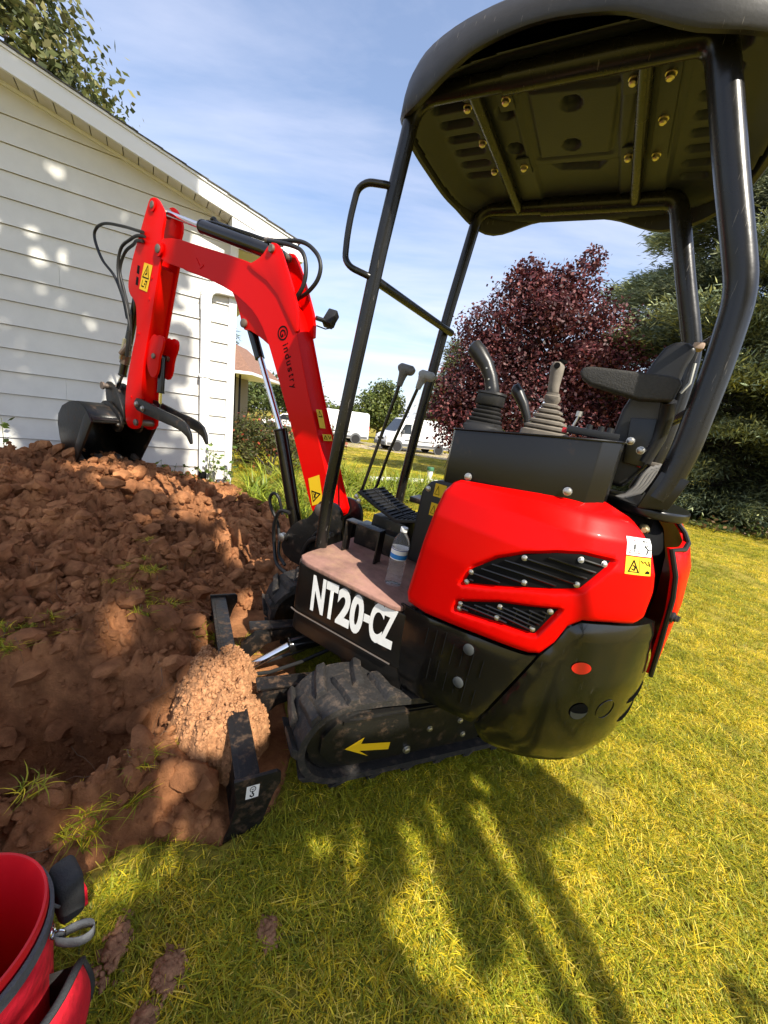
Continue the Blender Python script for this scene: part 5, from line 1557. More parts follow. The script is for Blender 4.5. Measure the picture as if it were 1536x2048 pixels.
decal(strip([(.29, .62), (.29, .38)], .05) + [[(.265, .24), (.315, .24), (.315, .31), (.265, .31)]] + strip([(.66, .88), (.72, .55), (.84, .40), (.95, .42)], .045) + strip([(.72, .55), (.86, .66)], .035) + strip([(.78, .16), (.84, .40)], .045) + strip([(.66, .88), (.80, .80)], .03),
      cover_fn(.688, .782, 1.168, 1.215)(.0028), M['ink'], 'pictogram', w)
sticker('warning_sticker', cover_fn(.688, .780, 1.118, 1.165), M['yellow'],
        strip([(.12, .16), (.48, .16), (.30, .80)], .045, True) + strip([(.24, .32), (.32, .26), (.36, .42), (.29, .52)], .05) + strip([(.52, .95), (.52, .05)], .012) +
        strip([(.58, .82), (.66, .70), (.74, .78), (.84, .60), (.94, .66)], .035) + strip([(.90, .80), (.94, .55)], .04) + [[(.76, .12), (.94, .12), (.94, .24), (.84, .30), (.76, .2)]], cover)

# ---- front body: black side box under the floor
fb = MB()
PLAN = [(-.20, .565), (-.13, .572), (.36, .558), (.395, .545), (.408, .51), (.408, -.50), (.39, -.54), (-.20, -.56)]
fb.prism(PLAN, FL, .485, .712)
fbo = fb.build('floor_box', M['black'], EX, bevel=.006)
fs2 = MB(); fs2.prism([(u - .004 * (u > 0), v * .992) for u, v in PLAN], FL, .385, .4845); fs2.build('floor_box_skirt', M['black'], EX, bevel=.004)
wl_ = MB(); wl_.tube([(.40, .555, .4845), (.36, .564, .4845), (-.14, .578, .492)], .0035, 6); wl_.build('weld_seam', M['steel'], EX)
b = MB(); b.prism([(-.75, .40), (-.19, .40), (-.19, -.40), (-.75, -.40)], FL, .40, .75); b.build('main_frame', M['black'], EX, bevel=.01)
b = MB(); b.lathe([(.26, .33), (.26, .40), (.22, .40)], n=32); b.build('slew_ring', M['dirty'], EX)

# floor mat
mt_ = MB()
MATP = [(-.165, .50), (-.150, .545), (-.12, .577), (-.09, .583), (.33, .567), (.375, .555), (.408, .525), (.415, .48), (.412, -.48), (-.15, -.48), (-.17, .30)]
mt_.prism(MATP, FL, .7125, .735); fm = mt_.build('floor_mat', M['mat_floor'], EX, bevel=.007, seg=3)
for i in range(9):
    b = MB(); y = .12 - .055 * i; b.bar((-.02, y, .7365), (.40, y, .7365), .02, .004); b.build('tread_rib', M['mat_floor'], fm, bevel=.0015, seg=1)

# lettering
def text_mesh(txt, bold=0.0):
    cu = bpy.data.curves.new('lettering', 'FONT'); cu.body = txt; cu.size = 1; cu.extrude = 0; cu.offset = bold
    cu.resolution_u = 5
    o = bpy.data.objects.new('lettering', cu); COL.objects.link(o)
    dg = bpy.context.evaluated_depsgraph_get()
    me = bpy.data.meshes.new_from_object(o.evaluated_get(dg))
    bpy.data.objects.remove(o)
    v = np.array([p.co[:] for p in me.vertices]); f = [list(p.vertices) for p in me.polygons]
    return v, f
def letter(ch, o, ux, uy, w, h, material, name, parent, bold=.02, th=.0016):
    v, f = text_mesh(ch, bold)
    v[:, 0] = (v[:, 0] - v[:, 0].min()) / np.ptp(v[:, 0]) * w
    v[:, 1] = (v[:, 1] - v[:, 1].min()) / np.ptp(v[:, 1]) * h
    o, ux, uy = Vector(o), Vector(ux).normalized(), Vector(uy).normalized()
    n = ux.cross(uy).normalized()
    b = MB(); b.add([o + ux * p[0] + uy * p[1] + n * th for p in v], f)
    ob = b.build(name, material, parent, recalc=False)
    return ob
lx = Vector((-1, -.0286 * -1, .055)).normalized()            # reads toward the rear along the side panel
ly = Vector((.045, 0, 1)).normalized()
def lp(f, z): return (f, .558 + (.36 - f) * .0286 + .0006, z)
H_ = .166
for ch, f0, z0, wd_, hh in (('N', .288, .527, .073, H_), ('T', .212, .5315, .064, H_), ('2', .147, .533, .072, H_), ('0', .078, .531, .066, H_ + .006),
                            ('-', .013, .606, .028, .034), ('C', -.018, .541, .064, H_ + .004), ('Z', -.070, .546, .066, H_)):
    if ch in '20C':
        q = lp(f0, z0); cxy = Vector(q) + lx * wd_ * .52 + ly * (hh - .012)
        pts = [cxy + lx * (.024 * cos(pi * k / 10)) + ly * (.020 * sin(pi * k / 10)) + Vector((0, .0011, 0)) for k in range(11)]
        cap = MB(); cap.add(pts, [list(range(11))]); cap.build('grey_letter_cap', M['greyi'], fbo, recalc=False)
    letter(ch, lp(f0, z0), lx, ly, wd_, hh, M['wletter'], 'letter', fbo, .042)

# ---- control console: faceted black box beside the seat
cs = MB()
cp = [(-.143, .475), (-.160, .508), (-.39, .535), (-.49, .528), (-.60, .500), (-.648, .455), (-.655, .40), (-.655, .20), (-.155, .20), (-.143, .24)]
n = len(cp)
def ctop(f): return 1.402 + (-.143 - f) * .118
def cbot(f): return 1.222 + (-.165 - f) * .075
vs = [(f, l, cbot(f)) for f, l in cp] + [(f + .006, l * .985, ctop(f)) for f, l in cp]
cs.add(vs, [list(range(n - 1, -1, -1)), list(range(n, 2 * n))] + [(i, (i + 1) % n, n + (i + 1) % n, n + i) for i in range(n)])
con = cs.build('control_console', M['black'], EX, bevel=.004, angle=20)
for f, l, z in ((-.245, .5275, 1.262), (-.548, .527, 1.296)):
    bolt((f, l - .004, z), (0, 1, .05), con)
# lip of the console top
lipm = MB(); lipm.tube([(f + .006, l * .985, ctop(f) + .001) for f, l in cp[:8]], .004, 6); lipm.build('console_rim', M['black'], con)

def joystick(name, base, tip_pts, gr, boot, mats, rot=0, collar=True):
    """boot: list of (r, h) rings"""
    j = MB()
    b0 = Vector(base)
    prof = boot
    ax = (Vector(tip_pts[0]) - b0).normalized()
    vs, fs = [], []
    nq = 16
    for r, h in prof:
        for k in range(nq):
            a = 2 * pi * k / nq
            # rounded square section
            q = (abs(cos(a)) ** 4 + abs(sin(a)) ** 4) ** -.25
            vs.append(b0 + ax * h + Vector((cos(a) * r * q, sin(a) * r * q, 0)))
    for i in range(len(prof) - 1):
        for k in range(nq):
            k2 = (k + 1) % nq; fs.append((i * nq + k, i * nq + k2, (i + 1) * nq + k2, (i + 1) * nq + k))
    j.add(vs, fs)
    jo = j.build(name, mats[0], EX, angle=50)
    g = MB(); g.tube(tip_pts, gr, 14); go = g.build('grip', mats[1], jo, bevel=.004, angle=60)
    return jo, go
bt = []
for i in range(5):
    r = .070 - .0055 * i; h = .030 + .020 * i
    bt += [(r, h), (r + .004, h + .005), (r + .004, h + .011), (r - .008, h + .017)]
bootL = [(.082, 0), (.082, .022), (.074, .030)] + bt[2:] + [(.054, .128), (.058, .133), (.055, .178), (.060, .182), (.058, .192), (.02, .194)]
jo, go = joystick('joystick', (-.203, .36, 1.412), [(-.205, .36, 1.545), (-.200, .36, 1.565), (-.185, .36, 1.60), (-.158, .36, 1.64), (-.122, .36, 1.675), (-.098, .36, 1.695), (-.088, .36, 1.70)],
                  [.026, .024, .023, .025, .029, .028, .012], [(r * .82, h * .72) for r, h in bootL], (M['blkboot'], M['grip']))
for p in ((-.170, .384, 1.625), (-.187, .3835, 1.59), (-.198, .3845, 1.563)):
    b = MB(); b.lathe([(.004, 0), (.003, .003), (0, .003)], p, (-.2, 1, 0), 8, False); b.build('screw', M['zinc'], go)
bg_ = [(.115, 0), (.112, .03), (.095, .036)]
for i in range(5):
    r = .100 - .014 * i; h = .045 + .026 * i
    bg_ += [(r - .014, h - .006), (r, h), (r, h + .010), (r - .018, h + .016)]
bg_ += [(.036, .185), (.036, .20), (.03, .204), (.03, .215)]
jo2, go2 = joystick('joystick', (-.32, -.30, 1.43), [(-.300, -.30, 1.642), (-.293, -.30, 1.67), (-.288, -.30, 1.73), (-.284, -.30, 1.765), (-.283, -.30, 1.785)], [.024, .026, .030, .032, .022],
                    bg_, (M['greyboot'], M['greyboot']))
b = MB(); b.lathe([(.014, 0), (.014, .006), (0, .007)], (-.286, -.268, 1.765), (0, 1, .1), 12, False); b.build('thumb_button', M['ink'], go2)
b = MB(); b.lathe([(.020, 0), (.020, .012), (0, .012)], (-.300, -.30, 1.785), (-.2, 0, 1), 12, False); b.build('grip_cap', M['ink'], go2)
b = MB(); b.tube([(-.215, -.42, 1.43), (-.185, -.42, 1.52), (-.15, -.42, 1.58), (-.11, -.42, 1.63), (-.085, -.42, 1.655), (-.073, -.42, 1.658)], [.012, .02, .026, .030, .030, .014], 12)
b.build('blade_lever', M['grip'], EX, angle=60)
# throttle lever and switch tray
b = MB(); b.box((-.555, .34, 1.475), (.15, .10, .022)); tray = b.build('switch_tray', M['plastic'], EX, bevel=.004)
b = MB(); b.tube([(-.487, .33, 1.478), (-.497, .33, 1.52)], .004, 8); b.tube([(-.497, .33, 1.52), (-.497, .33, 1.537)], .010, 8); b.build('throttle_lever', M['zinc'], tray)
b = MB(); b.box((-.470, .34, 1.470), (.016, .02, .016)); b.build('red_switch', M['redink'], tray, bevel=.002)
for q in ((-.575, .37), (-.60, .37), (-.54, .36)):
    b = MB(); b.lathe([(.010, 0), (.009, .014), (0, .015)], (q[0], q[1], 1.486), (0, 0, 1), 10, False); b.build('key_switch', M['plastic'], tray)
b = MB(); b.prism([(.03, 1.0), (.03, 1.40), (-.64, 1.44), (-.64, .75), (.0, .75)], FZ, -.24, -.52); b.build('right_console', M['black'], EX, bevel=.02)
# ---- seat
SEAT = [(-.607, 1.487), (-.611, 1.573), (-.634, 1.666), (-.650, 1.730), (-.668, 1.775), (-.690, 1.794), (-.726, 1.795), (-.752, 1.778), (-.741, 1.719), (-.738, 1.625), (-.735, 1.542), (-.737, 1.410), (-.690, 1.321), (-.630, 1.325)]
b = MB(); b.prism(SEAT, FZ, -.235, .225); seat = b.build('seat_back', M['plastic'], EX, bevel=.028, seg=4, angle=60)
b = MB(); b.prism([(-.64, 1.20), (-.20, 1.22), (-.14, 1.26), (-.16, 1.33), (-.24, 1.345), (-.64, 1.33)], FZ, -.235, .19); b.build('seat_cushion', M['plastic'], EX, bevel=.03, seg=4, angle=60)
b = MB(); b.prism([(-.643, 1.548), (-.717, 1.557), (-.722, 1.451), (-.725, 1.403), (-.663, 1.405)], FZ, .228, .262); sb_ = b.build('seat_bracket', M['black'], EX, bevel=.003)
for f, z in ((-.664, 1.476), (-.700, 1.453)): bolt((f, .262, z), (0, 1, 0), sb_)
ARM = [(-.461, 1.655), (-.466, 1.671), (-.491, 1.677), (-.702, 1.675), (-.728, 1.670), (-.738, 1.657), (-.730, 1.606), (-.649, 1.598), (-.500, 1.624), (-.470, 1.641)]
b = MB(); b.prism(ARM, FZ, .27, .34); b.build('armrest', M['armr'], EX, bevel=.010, seg=3, angle=50)
b = MB(); b.tube([(-.72, .245, 1.42), (-.735, .25, 1.50), (-.735, .26, 1.56), (-.725, .285, 1.61)], .022, 10); b.build('armrest_stay', M['plastic'], EX)
b = MB(); b.box((-.752, .19, 1.790), (.03, .05, .02)); b.build('torn_seat_cover', mat('torn_foam', (.5, .36, .28), .9), seat, bevel=.006)
b = MB(); b.tube([(-.76, .20, 1.74), (-.765, .21, 1.68), (-.752, .20, 1.65)], .005, 6); b.build('torn_foam_strip', mat('grey_foam', (.45, .45, .42), .9), seat)
b = MB(); b.prism([(.062, .75), (.062, 1.10), (.03, 1.15), (-.02, 1.165), (-.30, 1.2), (-.30, .75)], FZ, -.20, .17); sp_ = b.build('seat_pedestal', M['plastic'], EX, bevel=.015, seg=3)
for z in (1.09, 1.0):
    sticker('warning_sticker', quad_fn((.0, .171, z), (-.055, 0, .0), (0, 0, .06)), M['yellow'], TRI, sp_)
bolt((.03, .171, 1.115), (0, 1, 0), sp_)

# ---- foot controls
pd = MB(); PED = [(.424, .985), (.405, 1.000), (.300, .955), (.175, .918), (.055, .950), (.050, .938), (.170, .897), (.300, .938)]
pd.prism(PED, FZ, .035, .145); ped = pd.build('travel_pedal', M['hose'], EX, bevel=.003)
pd2 = MB(); pd2.prism(PED, FZ, -.09, .02); ped2 = pd2.build('travel_pedal', M['hose'], EX, bevel=.003)
for pp, l0, l1 in ((ped, .040, .140), (ped2, -.085, .015)):
    for i in range(15):
        f = .395 - .0235 * i
        z = np.interp(-f, [-.405, -.300, -.175, -.055], [1.000, .955, .918, .950])
        b = MB(); b.bar((f, l0, z + .003), (f, l1, z + .003), .007, .008); b.build('pedal_rib', M['hose'], pp, bevel=.001, seg=1)
for f, z in ((.418, .965), (.400, .945)): bolt((f, .148, z), (0, 1, 0), ped)
b = MB(); b.prism([(.31, .90), (.12, .90), (.10, .735), (.32, .735)], FZ, .0, .13); b.build('pedal_mount', M['dirty'], EX, bevel=.005)
def lever(pts, knob, cap, l, kmat, kname):
    b = MB(); b.tube([(f, l, z) for f, z in pts], .0085, 10); lv = b.build('travel_lever', M['tubeb'], EX)
    k = MB(); k.tube([(f, l, z) for f, z in knob], [.014, .017, .020, .026, .026, .020], 12); k.tube(cap, [.018, .024, .024, .017], 12); k.build('knob', kmat, lv, bevel=.004, angle=60)
lever([(.428, .985), (.420, 1.01), (.383, 1.214), (.321, 1.545)], [(.322, 1.535), (.318, 1.565), (.314, 1.585), (.310, 1.605), (.309, 1.618), (.308, 1.626)],
      [(.338, .10, 1.612), (.325, .10, 1.617), (.275, .10, 1.610), (.262, .10, 1.603)], .10, M['greyknob'], 'a')
lever([(.435, .982), (.425, 1.01), (.388, 1.214), (.297, 1.555)], [(.298, 1.545), (.292, 1.570), (.286, 1.588), (.281, 1.602), (.279, 1.612), (.278, 1.620)],
      [(.302, -.05, 1.612), (.288, -.05, 1.617), (.236, -.05, 1.610), (.224, -.05, 1.603)], -.05, mat('pale_grey_knob', (.30, .30, .28), .5), 'b')
st = MB(); st.box((.243, .30, .889), (.19, .055, .008)); st.box((.334, .30, .81), (.008, .055, .155)); st.box((.150, .30, .81), (.008, .055, .155))
st.build('foot_rest', M['dirty'], EX, bevel=.002)
b = MB(); b.box((.24, .14, .79), (.25, .10, .11)); b.build('valve_block', M['dirty'], EX, bevel=.008)
b = MB(); b.box((.20, -.25, .955), (.16, .12, .03)); b.build('heel_plate', M['dirty'], EX, bevel=.004)

# ---- roll bar: bent tubes
def bend(pts, r=.06, n=5):
    """round the corners of a polyline"""
    P_ = [Vector(p) for p in pts]; o = [P_[0]]
    for a, b, c in zip(P_[:-2], P_[1:-1], P_[2:]):
        u, v = (a - b), (c - b); k = min(r, u.length * .45, v.length * .45)
        u.normalize(); v.normalize()
        p, q2 = b + u * k, b + v * k
        for i in range(n + 1):
            t = i / n; o.append(p * (1 - t) ** 2 + b * 2 * t * (1 - t) + q2 * t * t)
    o.append(P_[-1]); return o
for sgn in (1, -1):
    l = .37 * sgn
    pts = bend([(.426, l, .730), (.431, l, .966), (.413, l, 1.318), (.366, l, 2.005), (.318, l, 2.478), (.0, l, 2.474)], .08)
    b = MB(); b.tube(pts, .0285, 16); b.build('canopy_post', M['tubeb'], EX, angle=60)
    pts = bend([(-.0, l, 2.474), (-.545, l, 2.472), (-.587, l, 2.372), (-.673, l, 2.160), (-.737, l, 2.011), (-.787, l, 1.890), (-.798, l, 1.722), (-.800, l, 1.470), (-.790, l, 1.375), (-.775, l, 1.325)], .07)
    b = MB(); b.tube(pts, .036, 16); b.build('canopy_post', M['tubeb'], EX, angle=60)
    b = MB(); b.prism([(-.735, 1.285), (-.812, 1.300), (-.835, 1.395), (-.76, 1.405)], FZ, l - .03, l + .03); b.build('post_foot', M['black'], EX, bevel=.006)
b = MB(); b.tube([(-.800, .37, 1.60), (-.800, -.37, 1.60)], .018, 10); b.build('rear_crossbar', M['tubeb'], EX)
b = MB(); b.tube([(-.775, .37, 1.86), (-.80, .1, 1.85), (-.81, -.37, 1.93)], .012, 8); b.build('rear_brace', M['tubeb'], EX)
hr = [(.362, .395, 2.208), (.431, .43, 2.206), (.472, .43, 2.188), (.486, .43, 2.10), (.489, .43, 2.025), (.484, .43, 1.952), (.452, .43, 1.922), (.385, .395, 1.904)]
b = MB(); b.tube(bend([(.350, .37, 2.208)] + hr + [(.372, .37, 1.900)], .03, 3), .0125, 10); b.build('grab_handle', M['tubeb'], EX, angle=60)
b = MB(); b.tube([(.370, .37, 1.900), (.325, -.37, 1.885)], .018, 12); b.build('front_crossbar', M['tubeb'], EX)
for f, z in ((.11, 2.470), (-.390, 2.466)):
    b = MB(); b.tube([(f, .37, z), (f, -.37, z)], .021, 12); b.build('roof_crossbar', M['tubeb'], EX, angle=60)

# ---- canopy roof: moulded plastic shell
CC, CA, CB = (-.175, 0.0), .615, .515
def superel(a, k=1.0, p=3.4):
    c, s = cos(a), sin(a)
    r = (abs(c) ** p + abs(s) ** p) ** (-1 / p)
    return CC[0] + CA * k * r * c, CC[1] + CB * k * r * s
NA = 96
def rimz(a):
    f, l = superel(a)
    side = abs(l) / CB
    # the lower rim dips at the corners and rises along the sides
    return 2.455 + .038 * cos(2 * (a + .12)) * 0 + (.040 * smooth(.75, 1, np.array(side)) * np.exp(-((f + .12) / .22) ** 2)) - .062 * smooth(.05, .3, np.array(f)) * smooth(.5, 1, np.array(side)) - .05 * smooth(-.30, -.55, np.array(f)) * smooth(.4, 1, np.array(side))
cpm = MB()
rings = [(.0, 2.652, 0), (.35, 2.650, 0), (.62, 2.640, 0), (.80, 2.622, 0), (.90, 2.600, 0), (.965, 2.565, 0), (.99, 2.53, .25), (1.0, 2.50, .6), (1.003, 2.46, 1), (.992, 2.452, 1), (.965, 2.455, 1), (.95, 2.49, .5), (.935, 2.512, 0)]
vs, fs = [], []
for k, z, wz in rings:
    for i in range(NA):
        a = 2 * pi * i / NA
        f, l = superel(a, max(k, .02)); rz = float(rimz(a))
        zz = z if wz == 0 else z * (1 - wz) + (rz + (z - 2.46)) * wz
        if wz == 0 and k > .5: zz = z + .35 * (rz - 2.455) * (k - .5)
        vs.append((f, l, zz + (.012 * cos(3 * (f + .2) * pi) * (1 - k) if k < .9 else 0)))
for r in range(len(rings) - 1):
    for i in range(NA):
        j = (i + 1) % NA
        fs.append((r * NA + i, r * NA + j, (r + 1) * NA + j, (r + 1) * NA + i))
cpm.add(vs, fs)
cano = cpm.build('canopy_roof', M['canopy'], EX, angle=50)
# moulded underside with sunk slots, panel and dimples
g = np.arange(-.86, .50, .0062); g2 = np.arange(-.52, .521, .0062)
UF, UL = np.meshgrid(g, g2, indexing='ij')
sup = (np.abs((UF - CC[0]) / (CA * .945)) ** 3.4 + np.abs((UL - CC[1]) / (CB * .945)) ** 3.4)
UZ = np.full(UF.shape, 2.505) - .045 * smooth(.55, 1.0, sup)
PP = np.stack([UF.ravel(), UL.ravel()], 1)
def rrect(c, d, ang, rad):
    q0 = PP - np.array(c); ca, sa = cos(ang), sin(ang)
    u = np.abs(q0[:, 0] * ca + q0[:, 1] * sa) - d[0] / 2 + rad; v = np.abs(-q0[:, 0] * sa + q0[:, 1] * ca) - d[1] / 2 + rad
    return (np.hypot(np.maximum(u, 0), np.maximum(v, 0)) + np.minimum(np.maximum(u, v), 0) - rad).reshape(UF.shape)
ups = np.zeros(UF.shape)
for i in range(7):
    l = .342 - .0795 * i
    ups = np.maximum(ups, .030 * smooth(.004, -.006, rrect((.244 if i else .215, l), (.125 if i else .09, .034), .0, .016)))
for i in range(8):
    l = .285 - .081 * i
    ups = np.maximum(ups, .030 * smooth(.004, -.006, rrect((-.575, l), (.085, .036), .0, .017)))
for c, r in (((-.173, .203), .030), ((-.158, .005), .028), ((.046, .215), .028), ((.047, .03), .028)):
    ups = np.maximum(ups, .022 * smooth(.004, -.006, rrect(c, (2 * r, 2 * r), 0, r - .001)))
ups = np.maximum(ups, .02 * smooth(.004, -.006, sdf_poly(PP, [(-.075, .366), (-.282, .350), (-.258, .305), (-.100, .318)]).reshape(UF.shape)))
ups = np.maximum(ups, .02 * smooth(.004, -.006, sdf_poly(PP, [(-.07, -.115), (-.27, -.135), (-.24, -.175), (-.10, -.155)]).reshape(UF.shape)))
pan = sdf_poly(PP, [(-.045, .275), (-.035, -.055), (-.285, -.065), (-.315, .245)]).reshape(UF.shape)
dn = .012 * smooth(.006, -.006, pan) + .006 * smooth(.022, .012, np.abs(pan - .035))
dn = dn + .014 * smooth(.006, -.004, np.abs(UF + .405) - .085) * (np.abs(UL) < .345) + .014 * smooth(.006, -.004, np.abs(UF - .075) - .075) * (np.abs(UL) < .345)
UZ = UZ + ups - dn * (ups < .002)
n0_, n1_ = UF.shape
idu = np.arange(n0_ * n1_).reshape(n0_, n1_)
q = np.stack([idu[:-1, :-1], idu[:-1, 1:], idu[1:, 1:], idu[1:, :-1]], -1).reshape(-1, 4)
q = q[(sup.ravel()[q] < 1.0).all(1)]
used = np.unique(q); rm = np.full(n0_ * n1_, -1); rm[used] = np.arange(len(used))
me = np_mesh('canopy_underside', np.stack([UF.ravel(), UL.ravel(), UZ.ravel()], 1)[used], rm[q], M['canopyu'], True)
und = link('canopy_underside', me, EX)
for f0, l0, l1 in ((-.355, .335, .215), (-.355, -.03, -.13), (-.450, .33, -.12), (.025, .34, .235), (.03, -.02, -.12)):
    b = MB(); b.box((f0, (l0 + l1) / 2, 2.484), (.052, abs(l0 - l1), .008)); b.build('roof_bracket', M['canopyu'], EX, bevel=.002)
for f, l in ((-.358, .272), (-.451, .267), (-.449, .093), (-.443, -.084), (-.354, -.076), (.019, .289), (.029, -.067), (.155, .289), (.155, .109), (.155, -.068)):
    bolt((f, l, 2.481), (0, 0, -1), und, BOLTB, .9)

# ---- rear deck plate, bellows
b = MB(); el = [(-.775 + .125 * cos(2 * pi * k / 40), .17 + .22 * sin(2 * pi * k / 40)) for k in range(40)]
b.prism(el, FL, 1.262, 1.292); b.build('rear_deck', M['black'], EX, bevel=.008, seg=3)
b = MB(); b.prism([(-.80, .30), (-.62, .30), (-.62, -.35), (-.80, -.35)], FL, 1.18, 1.262); b.build('rear_deck_support', M['ink'], EX)
bl = [(-.690, .25, 1.290), (-.725, .25, 1.315), (-.742, .25, 1.350), (-.750, .25, 1.390), (-.765, .25, 1.415), (-.79, .25, 1.412)]
bw = MB()
for i, off in enumerate((-.02, -.008, .004, .016)):
    bw.tube([(x - off * .9, y, z + off * .55) for x, y, z in bl], .0085, 8)
bw.build('wire_loom', mat('loom_plastic', (.26, .25, .235), .42), EX, angle=60)
b = MB(); b.box((-.775, .22, 1.418), (.07, .05, .014)); b.build('loom_clip', M['greyboot'], EX, bevel=.003)
b = MB(); b.tube([(-.712, .24, 1.40), (-.716, .25, 1.46), (-.735, .25, 1.53)], .006, 6); b.build('red_wire', M['redink'], EX)
b = MB(); b.lathe([(.016, 0), (.016, .02), (.008, .03), (0, .03)], (-.775, .36, 1.225), (0, 1, 0), 10, False); b.build('brass_fitting', M['brass'], EX)
# ------------------------------------------------------------ boom, arm, bucket
BOOM = [(2.403, 2.215), (2.225, 2.216), (1.968, 2.166), (1.700, 2.117), (1.453, 2.065), (1.361, 2.032), (1.228, 1.954), (1.135, 1.863), (1.079, 1.779), (.982, 1.569), (.902, 1.397), (.763, 1.130), (.632, .875),
        (.590, .800), (.655, .745), (.730, .745), (.818, .896), (.960, 1.163), (1.102, 1.408), (1.192, 1.560), (1.286, 1.711), (1.387, 1.814), (1.514, 1.882), (1.645, 1.936), (1.849, 1.989), (2.100, 2.044), (2.345, 2.090), (2.44, 2.15)]
def refine(poly, it=1):
    P_ = [np.array(p) for p in poly]
    for _ in range(it):
        n = len(P_); o = []
        for i in range(n):
            a, b, c = P_[i - 1], P_[i], P_[(i + 1) % n]
            o += [b * .75 + a * .25, b * .75 + c * .25] if np.linalg.norm(b - a) > .04 and np.linalg.norm(c - b) > .04 else [b]
        P_ = o
    return [tuple(p) for p in P_]
b = MB(); b.prism(refine(BOOM), FZ, -.066, .066)
boom = b.build('boom', M['red'], EX, bevel=.004, angle=32)
# side plates stand proud of the top and bottom skins: thin flange lines along the edges
BO = offset_poly(refine(BOOM), .007)
for sg in (1, -1):
    b = MB(); b.prism(BO, FZ, .062 * sg, .072 * sg); b.build('boom_side_plate', M['red'], boom, bevel=.0015, seg=1, angle=32)
EAR = [(1.50, 2.06), (1.441, 2.075), (1.375, 2.105), (1.335, 2.150), (1.303, 2.172), (1.263, 2.167), (1.226, 2.122), (1.165, 2.03), (1.113, 1.946), (1.048, 1.83), (1.03, 1.70), (1.12, 1.80), (1.25, 1.95)]
for sg in (1, -1):
    b = MB(); b.prism(refine(EAR), FZ, .055 * sg, .079 * sg); b.build('boom_ear', M['red'], boom, bevel=.003, angle=32)
UND = [(1.66, 1.945), (1.60, 1.88), (1.545, 1.79), (1.523, 1.735), (1.495, 1.712), (1.456, 1.715), (1.36, 1.685), (1.24, 1.63), (1.30, 1.76), (1.45, 1.86)]
for sg in (1, -1):
    b = MB(); b.prism(refine(UND), FZ, .030 * sg, .052 * sg); b.build('boom_lower_ear', M['red'], boom, bevel=.003)
def pin(f, z, l0, l1, r, parent, m_='steel'):
    b = MB(); b.lathe([(r * .8, 0), (r, .004), (r, abs(l1 - l0) - .004), (r * .8, abs(l1 - l0))], (f, min(l0, l1), z), (0, 1, 0), 18)
    return b.build('pin', M[m_], parent)
pin(1.295, 2.140, -.092, .092, .022, boom); pin(1.500, 1.748, -.068, .068, .026, boom); pin(.652, .815, -.095, .095, .030, boom); pin(2.385, 2.155, -.098, .098, .028, boom)
b = MB(); b.lathe([(.046, 0), (.046, .012)], (2.385, .078, 2.155), (0, 1, 0), 20); b.build('pin_boss', M['red'], boom)
b = MB(); b.bar((1.985, .0735, 2.10), (1.935, .0735, 2.045), .012, .006, (0, 1, 0)); b.bar((1.935, .0735, 2.045), (1.905, .0735, 2.06), .012, .006, (0, 1, 0)); b.build('hose_clip', M['red'], boom)

# dipper arm
DIP = [(2.417, 2.438), (2.450, 2.466), (2.490, 2.474), (2.535, 2.462), (2.562, 2.422), (2.640, 2.275), (2.690, 2.190), (2.745, 2.085), (2.796, 1.935), (2.772, 1.868), (2.700, 1.825), (2.672, 1.770), (2.665, 1.60), (2.73, 1.43),
       (2.80, 1.20), (2.815, 1.02), (2.790, .886), (2.690, .868), (2.590, .905), (2.575, 1.02), (2.580, 1.15), (2.575, 1.30), (2.535, 1.50), (2.486, 1.66), (2.435, 1.88), (2.395, 2.045), (2.375, 2.12), (2.383, 2.25), (2.352, 2.335), (2.375, 2.395)]
for sg in (1, -1):
    b = MB()
    b.prism([p for p in refine(DIP)], FZ, .054 * sg, .072 * sg)
    o = b.build('arm_side_plate' if sg < 0 else 'dipper_arm', M['red'], None if False else EX, bevel=.003, angle=32)
    if sg > 0: dip = o
    else: o.parent = EX; dipr = o
dipr.parent = dip
b = MB(); b.prism([(2.690, 2.17), (2.745, 2.07), (2.78, 1.93), (2.68, 1.80), (2.655, 1.60), (2.72, 1.43), (2.79, 1.20), (2.79, 1.05), (2.60, 1.02), (2.595, 1.30), (2.553, 1.50), (2.505, 1.66), (2.452, 1.88), (2.412, 2.05)], FZ, -.054, .054)
b.build('arm_box', M['red'], dip, bevel=.003)
pin(2.490, 2.425, -.085, .085, .024, dip); pin(2.635, .935, -.09, .09, .026, dip)
b = MB(); b.lathe([(.040, 0), (.040, .010)], (2.490, .070, 2.425), (0, 1, 0), 18); b.build('pin_boss', M['red'], dip)
for c in ((2.655, 2.03), (2.668, 1.955)):
    b = MB(); b.prism([(c[0] - .012, c[1] - .03), (c[0] + .020, c[1] - .022), (c[0] + .008, c[1] + .032), (c[0] - .020, c[1] + .024)], FZ, .0715, .0735); b.build('lightening_hole', M['ink'], dip, bevel=.004)
sticker('warning_sticker', quad_fn((2.636, .0735, 1.912), (-.118, 0, -.020), (-.058, 0, .168)) if False else quad_fn((2.634, .0735, 1.905), (-.106, 0, -.020), (-.060, 0, .172)), M['yellow'],
        strip([(.14, .48), (.86, .48), (.50, .93)], .05, True) + strip([(.40, .60), (.56, .64), (.48, .76)], .06) + strip([(.22, .34), (.22, .14), (.50, .14)], .05) + strip([(.56, .36), (.76, .36), (.70, .12)], .06) + strip([(.5, .25), (.62, .25)], .05), dip)
for f, z in ((2.475, 1.98), (2.505, 1.84), (2.63, 1.60), (2.72, 1.12)):
    b = MB(); b.lathe([(.010, 0), (.010, .005), (0, .006)], (f, .0715, z), (0, 1, 0), 10, False); b.build('plug', M['red'], dip)
